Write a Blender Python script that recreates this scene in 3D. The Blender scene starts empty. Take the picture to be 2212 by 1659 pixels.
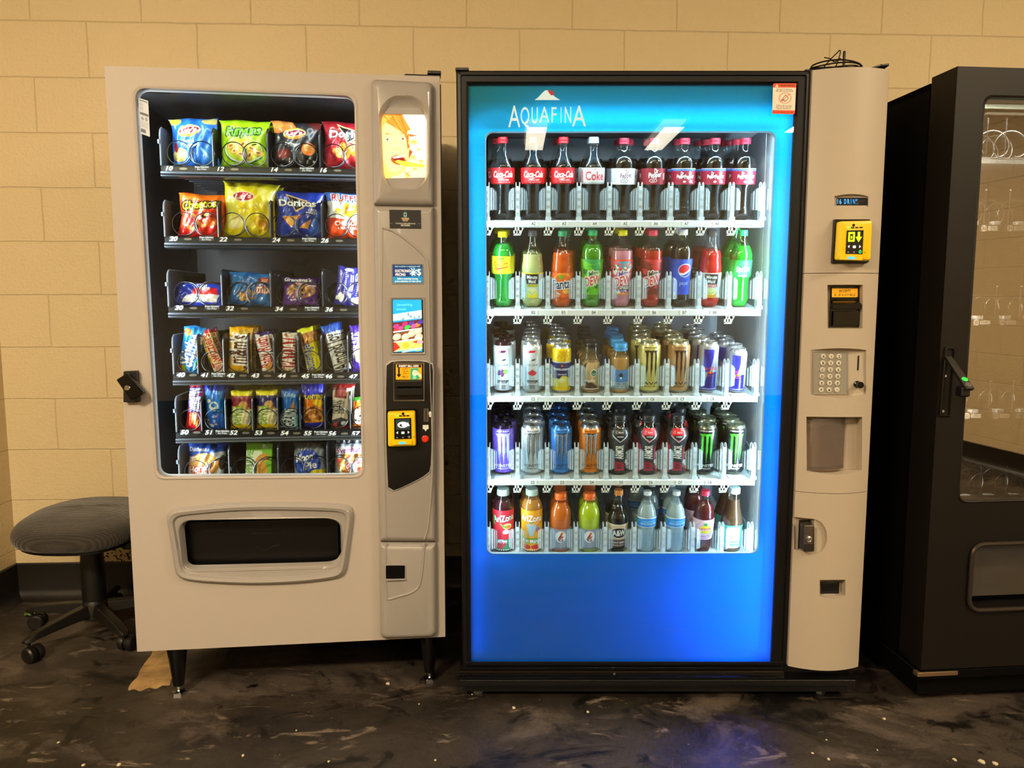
import bpy, bmesh, math, random
import numpy as np
from mathutils import Vector, Matrix
C = bpy.context.scene.collection
sc = bpy.context.scene
# ------------------------------------------------------------ camera, world, lights, exposure
CAM_D, CAM_H, CAM_F, PITCH = 2.2, 1.2, 1661.0, math.radians(6.3)
cam_data = bpy.data.cameras.new('camera'); cam = bpy.data.objects.new('camera', cam_data); C.objects.link(cam)
cam.location = (0, -CAM_D, CAM_H); cam.rotation_euler = (math.pi/2 - PITCH, 0, 0)
cam_data.sensor_width = 36; cam_data.lens = CAM_F/2212*36; cam_data.clip_start = .02
sc.camera = cam
sc.view_settings.view_transform = 'Standard'; sc.view_settings.look = 'None'
sc.view_settings.gamma = 1; sc.view_settings.use_curve_mapping = False
sc.view_settings.exposure = 0.0
sc.cycles.max_bounces = 8; sc.cycles.transparent_max_bounces = 40
sc.cycles.diffuse_bounces = 4; sc.cycles.glossy_bounces = 4; sc.cycles.transmission_bounces = 6
sc.cycles.caustics_reflective = False; sc.cycles.caustics_refractive = False
sc.cycles.sample_clamp_indirect = 4; sc.cycles.use_adaptive_sampling = True; sc.cycles.adaptive_threshold = .05; sc.cycles.adaptive_min_samples = 12
w = bpy.data.worlds.new('room_air'); sc.world = w; w.use_nodes = True
w.node_tree.nodes['Background'].inputs[0].default_value = (1, .72, .45, 1)
w.node_tree.nodes['Background'].inputs[1].default_value = .05

def area(name, loc, rot, sx, sy, power, col, parent=None, spread=None):
    l = bpy.data.lights.new(name, 'AREA'); l.shape = 'RECTANGLE'; l.size = sx; l.size_y = sy
    l.energy = power; l.color = col
    if spread: l.spread = math.radians(spread)
    o = bpy.data.objects.new(name, l); C.objects.link(o); o.location = loc; o.rotation_euler = rot
    if parent: o.parent = parent
    return o
WARM = (1, .82, .56)
area('ceiling_glow_corner', (-2.05, -.85, 2.67), (math.radians(10), 0, 0), .3, .3, 9, (1, .78, .50))
area('ceiling_glow_left', (-1.8, -3.0, 2.66), (math.radians(18), 0, math.radians(0)), 1.0, .3, 165, (1, .78, .50))
area('ceiling_glow_right', (2.5, -1.6, 2.66), (math.radians(18), 0, 0), 1.0, .3, 60, (1, .79, .50))
area('reflection_fill', (3.0, -4.6, 2.66), (0, 0, 0), 1.2, .3, 75, WARM)  # added fill, no fixture: brightens the wall mirrored in the dark machine's glass
area('ceiling_glow_middle', (0.0, -2.4, 2.66), (math.radians(10), 0, 0), 2.2, .3, 30, WARM)
for i, x in enumerate((.21, 1.36)):
    area('tube_light_glow', (x, -4.9, 2.63), (0, 0, 0), .17, 1.0, 6, (1, .86, .66))

# ------------------------------------------------------------ pixel -> place, machine frames
def ray(px, py):
    dx, dy = (px-1106)/CAM_F, (py-829.5)/CAM_F
    c, s = math.cos(PITCH), math.sin(PITCH)
    return Vector((dx, c-dy*s, -s-dy*c))
class Frame:
    def __init__(f, ox, oy, yaw):
        f.o = Vector((ox, oy, 0)); f.a = yaw
        f.u = Vector((math.cos(yaw), math.sin(yaw), 0)); f.n = Vector((-math.sin(yaw), math.cos(yaw), 0))
        f.cam = Vector((0, -CAM_D, CAM_H))
    def p(f, px, py, d=0.0):
        r = ray(px, py); t = (d-(f.cam-f.o).dot(f.n))/r.dot(f.n); q = f.cam+r*t-f.o
        return Vector((q.dot(f.u), d, q.z))
    def w(f, v):
        q = f.o+f.u*v[0]+f.n*v[1]; return Vector((q.x, q.y, v[2]))
    def floor(f, px, py, z=0.0):
        r = ray(px, py); t = (z-CAM_H)/r.z; q = f.cam+r*t-f.o
        return Vector((q.dot(f.u), q.dot(f.n), z))
    def scale(f, px, py, d):           # metres per pixel there
        a = f.p(px-5, py, d); b = f.p(px+5, py, d); return abs(b[0]-a[0])/10
F2 = Frame(0, 0, 0)
F1 = Frame(-1.107, -.03, math.radians(6.4))
F3 = Frame(1.21, -.03, math.radians(5.3))

# ------------------------------------------------------------ colours, materials
def lin(c):
    if isinstance(c, str):
        c = c.lstrip('#'); c = [int(c[i:i+2], 16)/255 for i in (0, 2, 4)]
    return tuple(x/12.92 if x <= .04045 else ((x+.055)/1.055)**2.4 for x in c)
MATS = {}
def mat(name, col='#808080', rough=.5, metal=0, coat=0, noise=None, bump=None, attr=False, emit=0, alpha=None, trans=0, spec=.5, sheen=0, sample=False):
    if name in MATS: return MATS[name]
    m = bpy.data.materials.new(name); m.use_nodes = True; N = m.node_tree.nodes; L = m.node_tree.links
    b = N['Principled BSDF']; out = N['Material Output']
    b.inputs['Base Color'].default_value = (*lin(col), 1); b.inputs['Roughness'].default_value = rough
    b.inputs['Metallic'].default_value = metal; b.inputs['Coat Weight'].default_value = coat; b.inputs['Coat Roughness'].default_value = .06
    b.inputs['Specular IOR Level'].default_value = spec
    if sheen: b.inputs['Sheen Weight'].default_value = sheen
    src = None
    if attr:
        a = N.new('ShaderNodeAttribute'); a.attribute_name = 'Col'; src = a.outputs['Color']
        L.new(src, b.inputs['Base Color'])
        if emit:
            L.new(src, b.inputs['Emission Color'])
    elif emit: b.inputs['Emission Color'].default_value = (*lin(col), 1)
    if emit: b.inputs['Emission Strength'].default_value = emit
    if noise:                                   # (scale, second colour, detail)
        t = N.new('ShaderNodeTexNoise'); t.inputs['Scale'].default_value = noise[0]; t.inputs['Detail'].default_value = noise[2] if len(noise) > 2 else 4
        tc = N.new('ShaderNodeTexCoord'); L.new(tc.outputs['Object'], t.inputs['Vector'])
        mx = N.new('ShaderNodeMix'); mx.data_type = 'RGBA'; mx.inputs[6].default_value = (*lin(col), 1); mx.inputs[7].default_value = (*lin(noise[1]), 1)
        L.new(t.outputs['Fac'], mx.inputs[0]); L.new(mx.outputs[2], b.inputs['Base Color'])
    if bump:                                    # (scale, strength, distance)
        t = N.new('ShaderNodeTexNoise'); t.inputs['Scale'].default_value = bump[0]; t.inputs['Detail'].default_value = 3
        tc = N.new('ShaderNodeTexCoord'); L.new(tc.outputs['Object'], t.inputs['Vector'])
        bp = N.new('ShaderNodeBump'); bp.inputs['Strength'].default_value = bump[1]; bp.inputs['Distance'].default_value = bump[2]
        L.new(t.outputs['Fac'], bp.inputs['Height']); L.new(bp.outputs[0], b.inputs['Normal'])
    if trans:                                   # part of the light goes through, scattered
        tr = N.new('ShaderNodeBsdfTranslucent'); tr.inputs[0].default_value = (*lin(col), 1)
        if src: L.new(src, tr.inputs[0])
        mxs = N.new('ShaderNodeMixShader'); mxs.inputs[0].default_value = trans
        L.new(b.outputs[0], mxs.inputs[1]); L.new(tr.outputs[0], mxs.inputs[2]); L.new(mxs.outputs[0], out.inputs[0])
    if alpha is not None:                       # clear plastic / pane: mostly see-through, tinted
        tp = N.new('ShaderNodeBsdfTransparent'); tp.inputs[0].default_value = (*lin(alpha[1]), 1)
        mxs = N.new('ShaderNodeMixShader')
        if len(alpha) > 2 and alpha[2] == 'fresnel':
            fr = N.new('ShaderNodeLayerWeight'); fr.inputs[0].default_value = .5
            pw = N.new('ShaderNodeMath'); pw.operation = 'POWER'; pw.inputs[1].default_value = 5; L.new(fr.outputs['Facing'], pw.inputs[0])
            ma = N.new('ShaderNodeMath'); ma.operation = 'MULTIPLY_ADD'; ma.inputs[1].default_value = .8; ma.inputs[2].default_value = .04+alpha[0]; L.new(pw.outputs[0], ma.inputs[0]); L.new(ma.outputs[0], mxs.inputs[0])
            g = N.new('ShaderNodeBsdfGlossy'); g.inputs[1].default_value = rough; g.inputs[0].default_value = (*lin(col), 1)
            L.new(tp.outputs[0], mxs.inputs[1]); L.new(g.outputs[0], mxs.inputs[2])
        else:
            mxs.inputs[0].default_value = alpha[0]
            L.new(tp.outputs[0], mxs.inputs[1]); L.new(b.outputs[0], mxs.inputs[2])
        L.new(mxs.outputs[0], out.inputs[0])
    if emit and not sample: m.cycles.emission_sampling = 'NONE'
    MATS[name] = m; return m
black = mat('black_satin', '#0b0b0c', .38, bump=(900, .08, .001))
black_gloss = mat('black_gloss', '#060607', .12)
black_matte = mat('black_matte', '#0a0a0a', .6)
greige = mat('greige_enamel', '#b2aaa4', .5, spec=.25, bump=(700, .05, .0005))
silver = mat('silver_plastic', '#9c9896', .3, coat=.4)
beige = mat('beige_moulded_plastic', '#b5a999', .5, bump=(500, .06, .0005))
chrome = mat('chrome', '#c9c9cc', .18, metal=1)
steel = mat('brushed_steel', '#8d9196', .35, metal=1)
wire = mat('coil_wire', '#50545a', .28, metal=1)
printed = mat('printed_film', attr=True, rough=.3, coat=.3)
paper = mat('printed_sticker', attr=True, rough=.5)
foil = mat('printed_foil', attr=True, rough=.3, coat=.35, bump=(45, .2, .002))
canprint = mat('printed_aluminium', attr=True, rough=.25, metal=.25)
screen = mat('lit_screen', attr=True, rough=.2, emit=1.0)
rail_m = mat('rail_steel', '#4a4e54', .35, metal=.9)
glass = mat('window_glass', '#ffffff', .0, alpha=(.0, '#f4fafa', 'fresnel'))
clear = mat('clear_plastic', '#eef6fa', .08, alpha=(.10, '#f4fbfd'), coat=.3)
ribclear = mat('clear_rib', '#f4fafc', .06, alpha=(.34, '#f6fcff'), coat=.3)
pet = mat('clear_bottle_plastic', '#ffffff', .05, alpha=(.0, '#f6fafa', 'fresnel'))
white_plastic = mat('white_plastic', '#dfe6e8', .35)

# ------------------------------------------------------------ mesh helpers
class MB:
    def __init__(s): s.v = []; s.f = []; s.c = None
    def add(s, vs, fs):
        k = len(s.v); s.v += [tuple(x) for x in vs]; s.f += [tuple(i+k for i in f) for f in fs]; return s
    def box(s, x0, x1, y0, y1, z0, z1):
        return s.add([(x0,y0,z0),(x1,y0,z0),(x1,y1,z0),(x0,y1,z0),(x0,y0,z1),(x1,y0,z1),(x1,y1,z1),(x0,y1,z1)],
                     [(0,3,2,1),(4,5,6,7),(0,1,5,4),(1,2,6,5),(2,3,7,6),(3,0,4,7)])
    def loft(s, loops, cap0=False, cap1=False, closed=False):
        n = len(loops[0]); vs = [p for l in loops for p in l]; fs = []
        m = len(loops)
        for i in range(m if closed else m-1):
            a, b = i*n, ((i+1) % m)*n
            for j in range(n):
                k = (j+1) % n; fs.append((a+j, a+k, b+k, b+j))
        if cap0: fs.append(tuple(range(n))[::-1])
        if cap1: fs.append(tuple(range((m-1)*n, m*n)))
        return s.add(vs, fs)
    def tube(s, pts, r, n=8, cap=True, closed=False):
        pts = [Vector(p) for p in pts]; loops = []; m = len(pts)
        rr = r if hasattr(r, '__len__') else [r]*m
        up = None
        for i, p in enumerate(pts):
            a = pts[(i-1) % m] if (i > 0 or closed) else p; b = pts[(i+1) % m] if (i < m-1 or closed) else p
            t = (b-a).normalized()
            if up is None: up = Vector((0,0,1)) if abs(t.z) < .9 else Vector((1,0,0))
            x = t.cross(up).normalized(); up = x.cross(t).normalized()
            loops.append([p+(x*math.cos(q)+up*math.sin(q))*rr[i] for q in [2*math.pi*k/n for k in range(n)]])
        return s.loft(loops, cap and not closed, cap and not closed, closed)
    def lathe(s, prof, n=32, axis=None, at=(0,0,0)):
        M = axis.to_matrix() if axis is not None else Matrix.Identity(3)
        loops = [[M @ Vector((r*math.cos(q), r*math.sin(q), z))+Vector(at) for q in [2*math.pi*k/n for k in range(n)]] for r, z in prof]
        return s.loft(loops, prof[0][0] > 1e-5, prof[-1][0] > 1e-5)
def obj(name, mb, m, parent=None, bevel=0, smooth=True, label=None, segs=2, angle=35):
    me = bpy.data.meshes.new(name); me.from_pydata([tuple(v) for v in mb.v], [], mb.f); me.materials.append(m)
    bm = bmesh.new(); bm.from_mesh(me); bmesh.ops.remove_doubles(bm, verts=bm.verts, dist=1e-6) if mb.c is None else None
    bmesh.ops.recalc_face_normals(bm, faces=bm.faces); bm.to_mesh(me); bm.free()
    if mb.c is not None:
        ca = me.color_attributes.new('Col', 'FLOAT_COLOR', 'POINT')
        ca.data.foreach_set('color', np.asarray(mb.c, dtype=np.float32).ravel())
    o = bpy.data.objects.new(name, me); C.objects.link(o)
    if bevel:
        b = o.modifiers.new('bevel', 'BEVEL'); b.width = bevel; b.segments = segs; b.harden_normals = True; b.limit_method = 'ANGLE'; b.angle_limit = math.radians(angle)
    if smooth:
        me.shade_smooth()
        if hasattr(me, 'set_sharp_from_angle'): me.set_sharp_from_angle(angle=math.radians(angle))
    if parent: o.parent = parent
    if label: o['label'] = label
    return o
def tag(o, label, cat, group=None):
    o['label'] = label; o['category'] = cat
    if group: o['group'] = group
    return o
def thing(name, label, cat, loc=(0,0,0), rz=0, group=None):
    o = bpy.data.objects.new(name, None); C.objects.link(o); o.location = loc; o.rotation_euler = (0,0,rz)
    o.empty_display_size = .05
    return tag(o, label, cat, group)
def struct(o): o['kind'] = 'structure'; return o
def dup(root):
    r = root.copy(); C.objects.link(r)
    for ch in root.children:
        c = ch.copy(); C.objects.link(c); c.parent = r
        for g in ch.children:
            d = g.copy(); C.objects.link(d); d.parent = c
    return r
def rloop(cs, r, n=6):
    """rounded polygon through corner points cs; r one radius or one for each corner"""
    cs = [Vector(c) for c in cs]; out = []; m = len(cs)
    rs = r if hasattr(r, '__len__') else [r]*m
    for i, c in enumerate(cs):
        a = (cs[i-1]-c); b = (cs[(i+1) % m]-c); rad = max(rs[i], 1e-4)
        la, lb = a.length, b.length; a.normalize(); b.normalize()
        ang = a.angle(b); k = min(rad/math.tan(ang/2), la*.49, lb*.49)
        p, q = c+a*k, c+b*k
        for j in range(n+1):
            t = j/n; w0, w1, w2 = (1-t)**2, 2*t*(1-t)*.85, t*t; sm = w0+w1+w2
            out.append((p*w0+c*w1+q*w2)/sm)
    return out
def rect(f, x0, y0, x1, y1, d=0):                # pixel rectangle -> four corners, anticlockwise from lower left
    return [f.p(x0, y1, d), f.p(x1, y1, d), f.p(x1, y0, d), f.p(x0, y0, d)]
def quad(f, pts, d=0): return [f.p(x, y, d) for x, y in pts]
def shift(loop, d): return [Vector((p[0], d, p[2])) for p in loop]
def inset(loop, k, d=None):
    """move a loop towards its centre by k metres in each axis (convex loops)"""
    xs = [p[0] for p in loop]; zs = [p[2] for p in loop]; cx, cz = (min(xs)+max(xs))/2, (min(zs)+max(zs))/2
    wx, wz = (max(xs)-min(xs))/2, (max(zs)-min(zs))/2
    return [Vector((cx+(p[0]-cx)*(1-k/wx), p[1] if d is None else d, cz+(p[2]-cz)*(1-k/wz))) for p in loop]
def slab(mb, loop, d0, d1, k=.002):              # a plate between depths d0 (front) and d1 with a softened front edge
    return mb.loft([shift(loop, d1), shift(loop, d0+k), inset(loop, k, d0)], True, True)

# ------------------------------------------------------------ glyph store and painted art
GL = {}
def load_glyphs():
    chars = "ABCDEFGHIJKLMNOPQRSTUVWXYZabcdefghijklmnopqrstuvwxyz0123456789&'-.,?!$/*%+:<>"
    tmp = []
    for st, off in ((0, 0.0), (1, .022)):
        for ch in chars:
            for suf in ('', 'I'):
                cu = bpy.data.curves.new('glyph', 'FONT'); cu.body = ch+suf; cu.offset = off; cu.resolution_u = 3
                o = bpy.data.objects.new('glyph', cu); C.objects.link(o); tmp.append((st, ch, suf, o))
    bpy.context.view_layer.update(); dg = bpy.context.evaluated_depsgraph_get(); adv = {}
    for st, ch, suf, o in tmp:
        me = bpy.data.meshes.new_from_object(o.evaluated_get(dg)); me.calc_loop_triangles()
        n = len(me.vertices); co = np.zeros(n*3); me.vertices.foreach_get('co', co); co = co.reshape(-1, 3)[:, :2]
        if suf == '':
            ti = np.zeros(len(me.loop_triangles)*3, dtype=np.int32); me.loop_triangles.foreach_get('vertices', ti)
            GL[(st, ch)] = [co, ti.reshape(-1, 3), 0]
        else: adv[(st, ch)] = co[:, 0].max()
        bpy.data.meshes.remove(me)
    for st in (0, 1):
        im = GL[(st, 'I')][0][:, 0].max()
        for ch in chars: GL[(st, ch)][2] = adv[(st, ch)]-im
    for st, ch, suf, o in tmp:
        cu = o.data; bpy.data.objects.remove(o); bpy.data.curves.remove(cu)
load_glyphs()
CAPH = GL[(0, 'H')][0][:, 1].max()
def text_tris(s, b=1):
    """(verts, tris, width) with cap height 1, x from 0"""
    vs, ts, x, k = [], [], 0.0, 0
    for ch in s:
        if (b, ch) in GL:
            co, ti, a = GL[(b, ch)]
            if len(co): vs.append(co+[x, 0]); ts.append(ti+k); k += len(co)
            x += a
        else: x += .3
    if not vs: return np.zeros((0, 2)), np.zeros((0, 3), int), 0
    return np.vstack(vs)/CAPH, np.vstack(ts), x/CAPH
class Art:
    SS = 2
    def __init__(s, nx, ny, base='#ffffff'):
        s.nx, s.ny = nx, ny; s.W, s.H = nx*s.SS, ny*s.SS; s.asp = nx/ny
        s.a = np.empty((s.H, s.W, 3)); s.a[:] = lin(base)
        s.X, s.Y = np.meshgrid((np.arange(s.W)+.5)/s.W, (np.arange(s.H)+.5)/s.H)
    def R(s, x0, y0, x1, y1, c): s.a[(s.X >= x0) & (s.X <= x1) & (s.Y >= y0) & (s.Y <= y1)] = lin(c); return s
    def E(s, cx, cy, rx, ry, c, rot=0):
        q = math.radians(rot); dx, dy = (s.X-cx)*s.asp, s.Y-cy
        u, v = dx*math.cos(q)+dy*math.sin(q), -dx*math.sin(q)+dy*math.cos(q)
        s.a[(u/(rx*s.asp))**2+(v/ry)**2 <= 1] = lin(c); return s
    def tri(s, P, c):
        P = np.asarray(P)*[s.W, s.H]; x0, y0 = np.floor(P.min(0)).astype(int); x1, y1 = np.ceil(P.max(0)).astype(int)+1
        x0, y0 = max(x0, 0), max(y0, 0); x1, y1 = min(x1, s.W), min(y1, s.H)
        if x1 <= x0 or y1 <= y0: return
        X, Y = np.meshgrid(np.arange(x0, x1)+.5, np.arange(y0, y1)+.5)
        (ax, ay), (bx, by), (cx, cy) = P
        d = (bx-ax)*(cy-ay)-(cx-ax)*(by-ay)
        if abs(d) < 1e-9: return
        w1 = ((X-ax)*(cy-ay)-(cx-ax)*(Y-ay))/d; w2 = ((bx-ax)*(Y-ay)-(X-ax)*(by-ay))/d
        s.a[y0:y1, x0:x1][(w1 >= -1e-3) & (w2 >= -1e-3) & (w1+w2 <= 1.001)] = c
    def P(s, pts, c):
        c = lin(c); m = np.zeros(s.X.shape, bool); n = len(pts)
        for i in range(n):
            (x1, y1), (x2, y2) = pts[i], pts[(i+1) % n]
            if y1 == y2: continue
            m ^= ((s.Y > y1) != (s.Y > y2)) & (s.X < (x2-x1)*(s.Y-y1)/(y2-y1)+x1)
        s.a[m] = c; return s
    def T(s, t, cx, cy, h, c, w=None, sh=0, rot=0, b=1, ol=None, ow=.12):
        v, ti, wd = text_tris(t, b); v = v.copy()
        if len(v) == 0: return s
        v[:, 1] -= .5; v[:, 0] -= wd/2; v[:, 0] += v[:, 1]*sh
        kx = h if w is None else w*s.asp/wd
        v[:, 0] *= kx; v[:, 1] *= h; q = math.radians(rot)
        u = np.stack([v[:, 0]*math.cos(q)-v[:, 1]*math.sin(q), v[:, 0]*math.sin(q)+v[:, 1]*math.cos(q)], 1)
        u[:, 0] /= s.asp; u += [cx, cy]
        if ol:
            lo = lin(ol)
            for ox, oy in ((1,0),(-1,0),(0,1),(0,-1),(.7,.7),(-.7,-.7),(.7,-.7),(-.7,.7)):
                for t3 in ti: s.tri(u[t3]+[ox*ow*h/s.asp, oy*ow*h], lo)
        c = lin(c)
        for t3 in ti: s.tri(u[t3], c)
        return s
    def S(s, cx, cy, rx, ry, cols, n, size, seed=1):
        rnd = random.Random(seed)
        for i in range(n):
            a, r = rnd.uniform(0, 6.28), rnd.random()**.5
            k = size*rnd.uniform(.7, 1.3)
            s.E(cx+math.cos(a)*r*rx, cy+math.sin(a)*r*ry, k/s.asp, k*rnd.uniform(.5, 1), rnd.choice(cols), rnd.uniform(0, 180))
        return s
    def out(s):
        a = s.a.reshape(s.ny, s.SS, s.nx, s.SS, 3).mean((1, 3))
        return np.concatenate([a, np.ones((s.ny, s.nx, 1))], 2)      # row 0 = bottom
def art_grid(name, art, fn, m, parent=None, back=None, label=None, smooth=True):
    """mesh of the painted art; fn(U, V) -> X, Y, Z arrays with U, V in 0..1; back: (fn, colour) a plain rear side"""
    a = art.out(); ny, nx = a.shape[:2]
    U, V = np.meshgrid(np.linspace(0, 1, nx), np.linspace(0, 1, ny))
    co = np.stack(fn(U, V), -1).reshape(-1, 3); idx = np.arange(nx*ny).reshape(ny, nx)
    q = np.stack([idx[:-1, :-1], idx[:-1, 1:], idx[1:, 1:], idx[1:, :-1]], -1).reshape(-1, 4)
    cols = a.reshape(-1, 4); n0 = len(co)
    if back:
        bf, bc = back; B = 24
        U, V = np.meshgrid(np.linspace(0, 1, B), np.linspace(0, 1, B)); cb = np.stack(bf(U, V), -1).reshape(-1, 3)
        ib = np.arange(B*B).reshape(B, B)+n0
        q = np.vstack([q, np.stack([ib[:-1, :-1], ib[1:, :-1], ib[1:, 1:], ib[:-1, 1:]], -1).reshape(-1, 4)])
        co = np.vstack([co, cb]); cols = np.vstack([cols, np.tile([*lin(bc), 1], (B*B, 1))])
    me = bpy.data.meshes.new(name); me.vertices.add(len(co)); me.vertices.foreach_set('co', co.astype(np.float32).ravel())
    me.loops.add(len(q)*4); me.loops.foreach_set('vertex_index', q.astype(np.int32).ravel())
    me.polygons.add(len(q)); me.polygons.foreach_set('loop_start', np.arange(0, len(q)*4, 4, dtype=np.int32))
    me.update(calc_edges=True); me.validate()
    ca = me.color_attributes.new('Col', 'FLOAT_COLOR', 'POINT'); ca.data.foreach_set('color', cols.astype(np.float32).ravel())
    me.materials.append(m)
    if smooth: me.shade_smooth()
    o = bpy.data.objects.new(name, me); C.objects.link(o)
    if parent: o.parent = parent
    if label: o['label'] = label
    return o
def sign(name, art, f, px, d, m, parent, label=None, thick=.001):
    """flat painted sign on a machine front: px = (x0,y0,x1,y1) or four corner pixels (bl, br, tr, tl)"""
    cs = rect(f, *px, d) if len(px) == 4 and not hasattr(px[0], '__len__') else quad(f, px, d)
    A, B, Cc, D = [np.array(c) for c in cs]
    def fn(U, V):
        P = (A[:, None, None]*(1-U)*(1-V)+B[:, None, None]*U*(1-V)+Cc[:, None, None]*U*V+D[:, None, None]*(1-U)*V); return P[0], P[1], P[2]
    def bk(U, V):
        x, y, z = fn(U, V); e = (np.minimum(np.minimum(U, 1-U), np.minimum(V, 1-V)) > 1e-6)
        return x, y+thick*e, z
    return art_grid(name, art, fn, m, parent, back=(bk, '#202020'), label=label, smooth=False)
def ttext(mb, s, cx, d, cz, h, b=1, sh=0, w=None, rot=0):
    v, ti, wd = text_tris(s, b); kx = h if w is None else w/wd; q = math.radians(rot); P = []
    for x, y in v:
        y -= .5; x = (x-wd/2+y*sh)*kx; y *= h
        P.append((cx+x*math.cos(q)-y*math.sin(q), d, cz+x*math.sin(q)+y*math.cos(q)))
    return mb.add(P, [tuple(int(i) for i in t) for t in ti])
def smooth_curve(pts, n=8):
    P = [Vector(p) for p in pts]; P = [P[0]*2-P[1]]+P+[P[-1]*2-P[-2]]; out = []
    for i in range(1, len(P)-2):
        for k in range(n):
            t = k/n; a, b, c, d = P[i-1:i+3]
            out.append(.5*((2*b)+(c-a)*t+(2*a-5*b+4*c-d)*t*t+(3*b-a-3*c+d)*t**3))
    return out+[P[-2]]
# ------------------------------------------------------------ room shell
WYAW = math.atan(.047)
FW = Frame(-1.99, .79, WYAW)           # back wall starts in the left corner
def block_wall(name, uvec):
    m = bpy.data.materials.new(name); m.use_nodes = True; N = m.node_tree.nodes; L = m.node_tree.links; b = N['Principled BSDF']
    tc = N.new('ShaderNodeTexCoord'); mp = N.new('ShaderNodeMapping'); mp.vector_type = 'POINT'
    sep = N.new('ShaderNodeSeparateXYZ'); com = N.new('ShaderNodeCombineXYZ')
    L.new(tc.outputs['Object'], sep.inputs[0])
    add = N.new('ShaderNodeMath'); add.operation = 'ADD'; add.inputs[1].default_value = uvec
    L.new(sep.outputs['X'], add.inputs[0]); L.new(add.outputs[0], com.inputs[0]); L.new(sep.outputs['Z'], com.inputs[1])
    wob = N.new('ShaderNodeTexNoise'); wob.inputs['Scale'].default_value = 9; L.new(com.outputs[0], wob.inputs['Vector'])
    wa = N.new('ShaderNodeVectorMath'); wa.operation = 'MULTIPLY_ADD'; wa.inputs[1].default_value = (.006, .006, 0); 
    L.new(wob.outputs['Color'], wa.inputs[0]); L.new(com.outputs[0], wa.inputs[2])
    br = N.new('ShaderNodeTexBrick'); br.offset = .5; br.squash = 1
    for k, v in (('Scale', 1), ('Mortar Size', .003), ('Mortar Smooth', .8), ('Brick Width', .4064), ('Row Height', .2032), ('Bias', 0)): br.inputs[k].default_value = v
    L.new(wa.outputs[0], br.inputs['Vector'])
    n1 = N.new('ShaderNodeTexNoise'); n1.inputs['Scale'].default_value = 2.2; n1.inputs['Detail'].default_value = 5; L.new(tc.outputs['Object'], n1.inputs['Vector'])
    mx = N.new('ShaderNodeMix'); mx.data_type = 'RGBA'; mx.inputs[6].default_value = (*lin('#dac69c'), 1); mx.inputs[7].default_value = (*lin('#e2d0a8'), 1)
    L.new(n1.outputs['Fac'], mx.inputs[0])
    mx2 = N.new('ShaderNodeMix'); mx2.data_type = 'RGBA'; mx2.inputs[7].default_value = (*lin('#c8b28a'), 1); L.new(mx.outputs[2], mx2.inputs[6])
    mm = N.new('ShaderNodeMath'); mm.operation = 'MULTIPLY'; mm.inputs[1].default_value = .12; L.new(br.outputs['Fac'], mm.inputs[0]); L.new(mm.outputs[0], mx2.inputs[0])
    L.new(mx2.outputs[2], b.inputs['Base Color']); b.inputs['Roughness'].default_value = .5
    n2 = N.new('ShaderNodeTexNoise'); n2.inputs['Scale'].default_value = 85; n2.inputs['Detail'].default_value = 4; n2.inputs['Distortion'].default_value = .6; L.new(tc.outputs['Object'], n2.inputs['Vector'])
    b1 = N.new('ShaderNodeBump'); b1.inputs['Strength'].default_value = .75; b1.inputs['Distance'].default_value = .003; L.new(n2.outputs['Fac'], b1.inputs['Height'])
    b2 = N.new('ShaderNodeBump'); b2.invert = True; b2.inputs['Strength'].default_value = .6; b2.inputs['Distance'].default_value = .006; L.new(br.outputs['Fac'], b2.inputs['Height']); L.new(b1.outputs[0], b2.inputs['Normal'])
    L.new(b2.outputs[0], b.inputs['Normal'])
    return m
def wall(name, a, b, h, off, thick=.12):
    a, b = Vector((*a, 0)), Vector((*b, 0)); L_ = (b-a).length
    o = obj(name, MB().box(0, L_, 0, thick, 0, h), block_wall(name+'_paint', off), smooth=False)
    o.location = a; o.rotation_euler = (0, 0, math.atan2(b.y-a.y, b.x-a.x)); return struct(o)
CH = 2.72
cw = FW.w((6.0, 0, 0)); cA = (-1.99, .79)
wall('wall_back', cA, (cw.x, cw.y), CH, -.196+.4064*2)
wall('wall_left', (-2.35, -6.2), cA, CH, .1)
wall('wall_right', (cw.x, cw.y), (cw.x, -6.2), CH, 0)
wall('wall_front', (cw.x, -6.2), (-2.35, -6.2), CH, 0)
fl = bpy.data.materials.new('worn_black_floor'); fl.use_nodes = True
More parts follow.
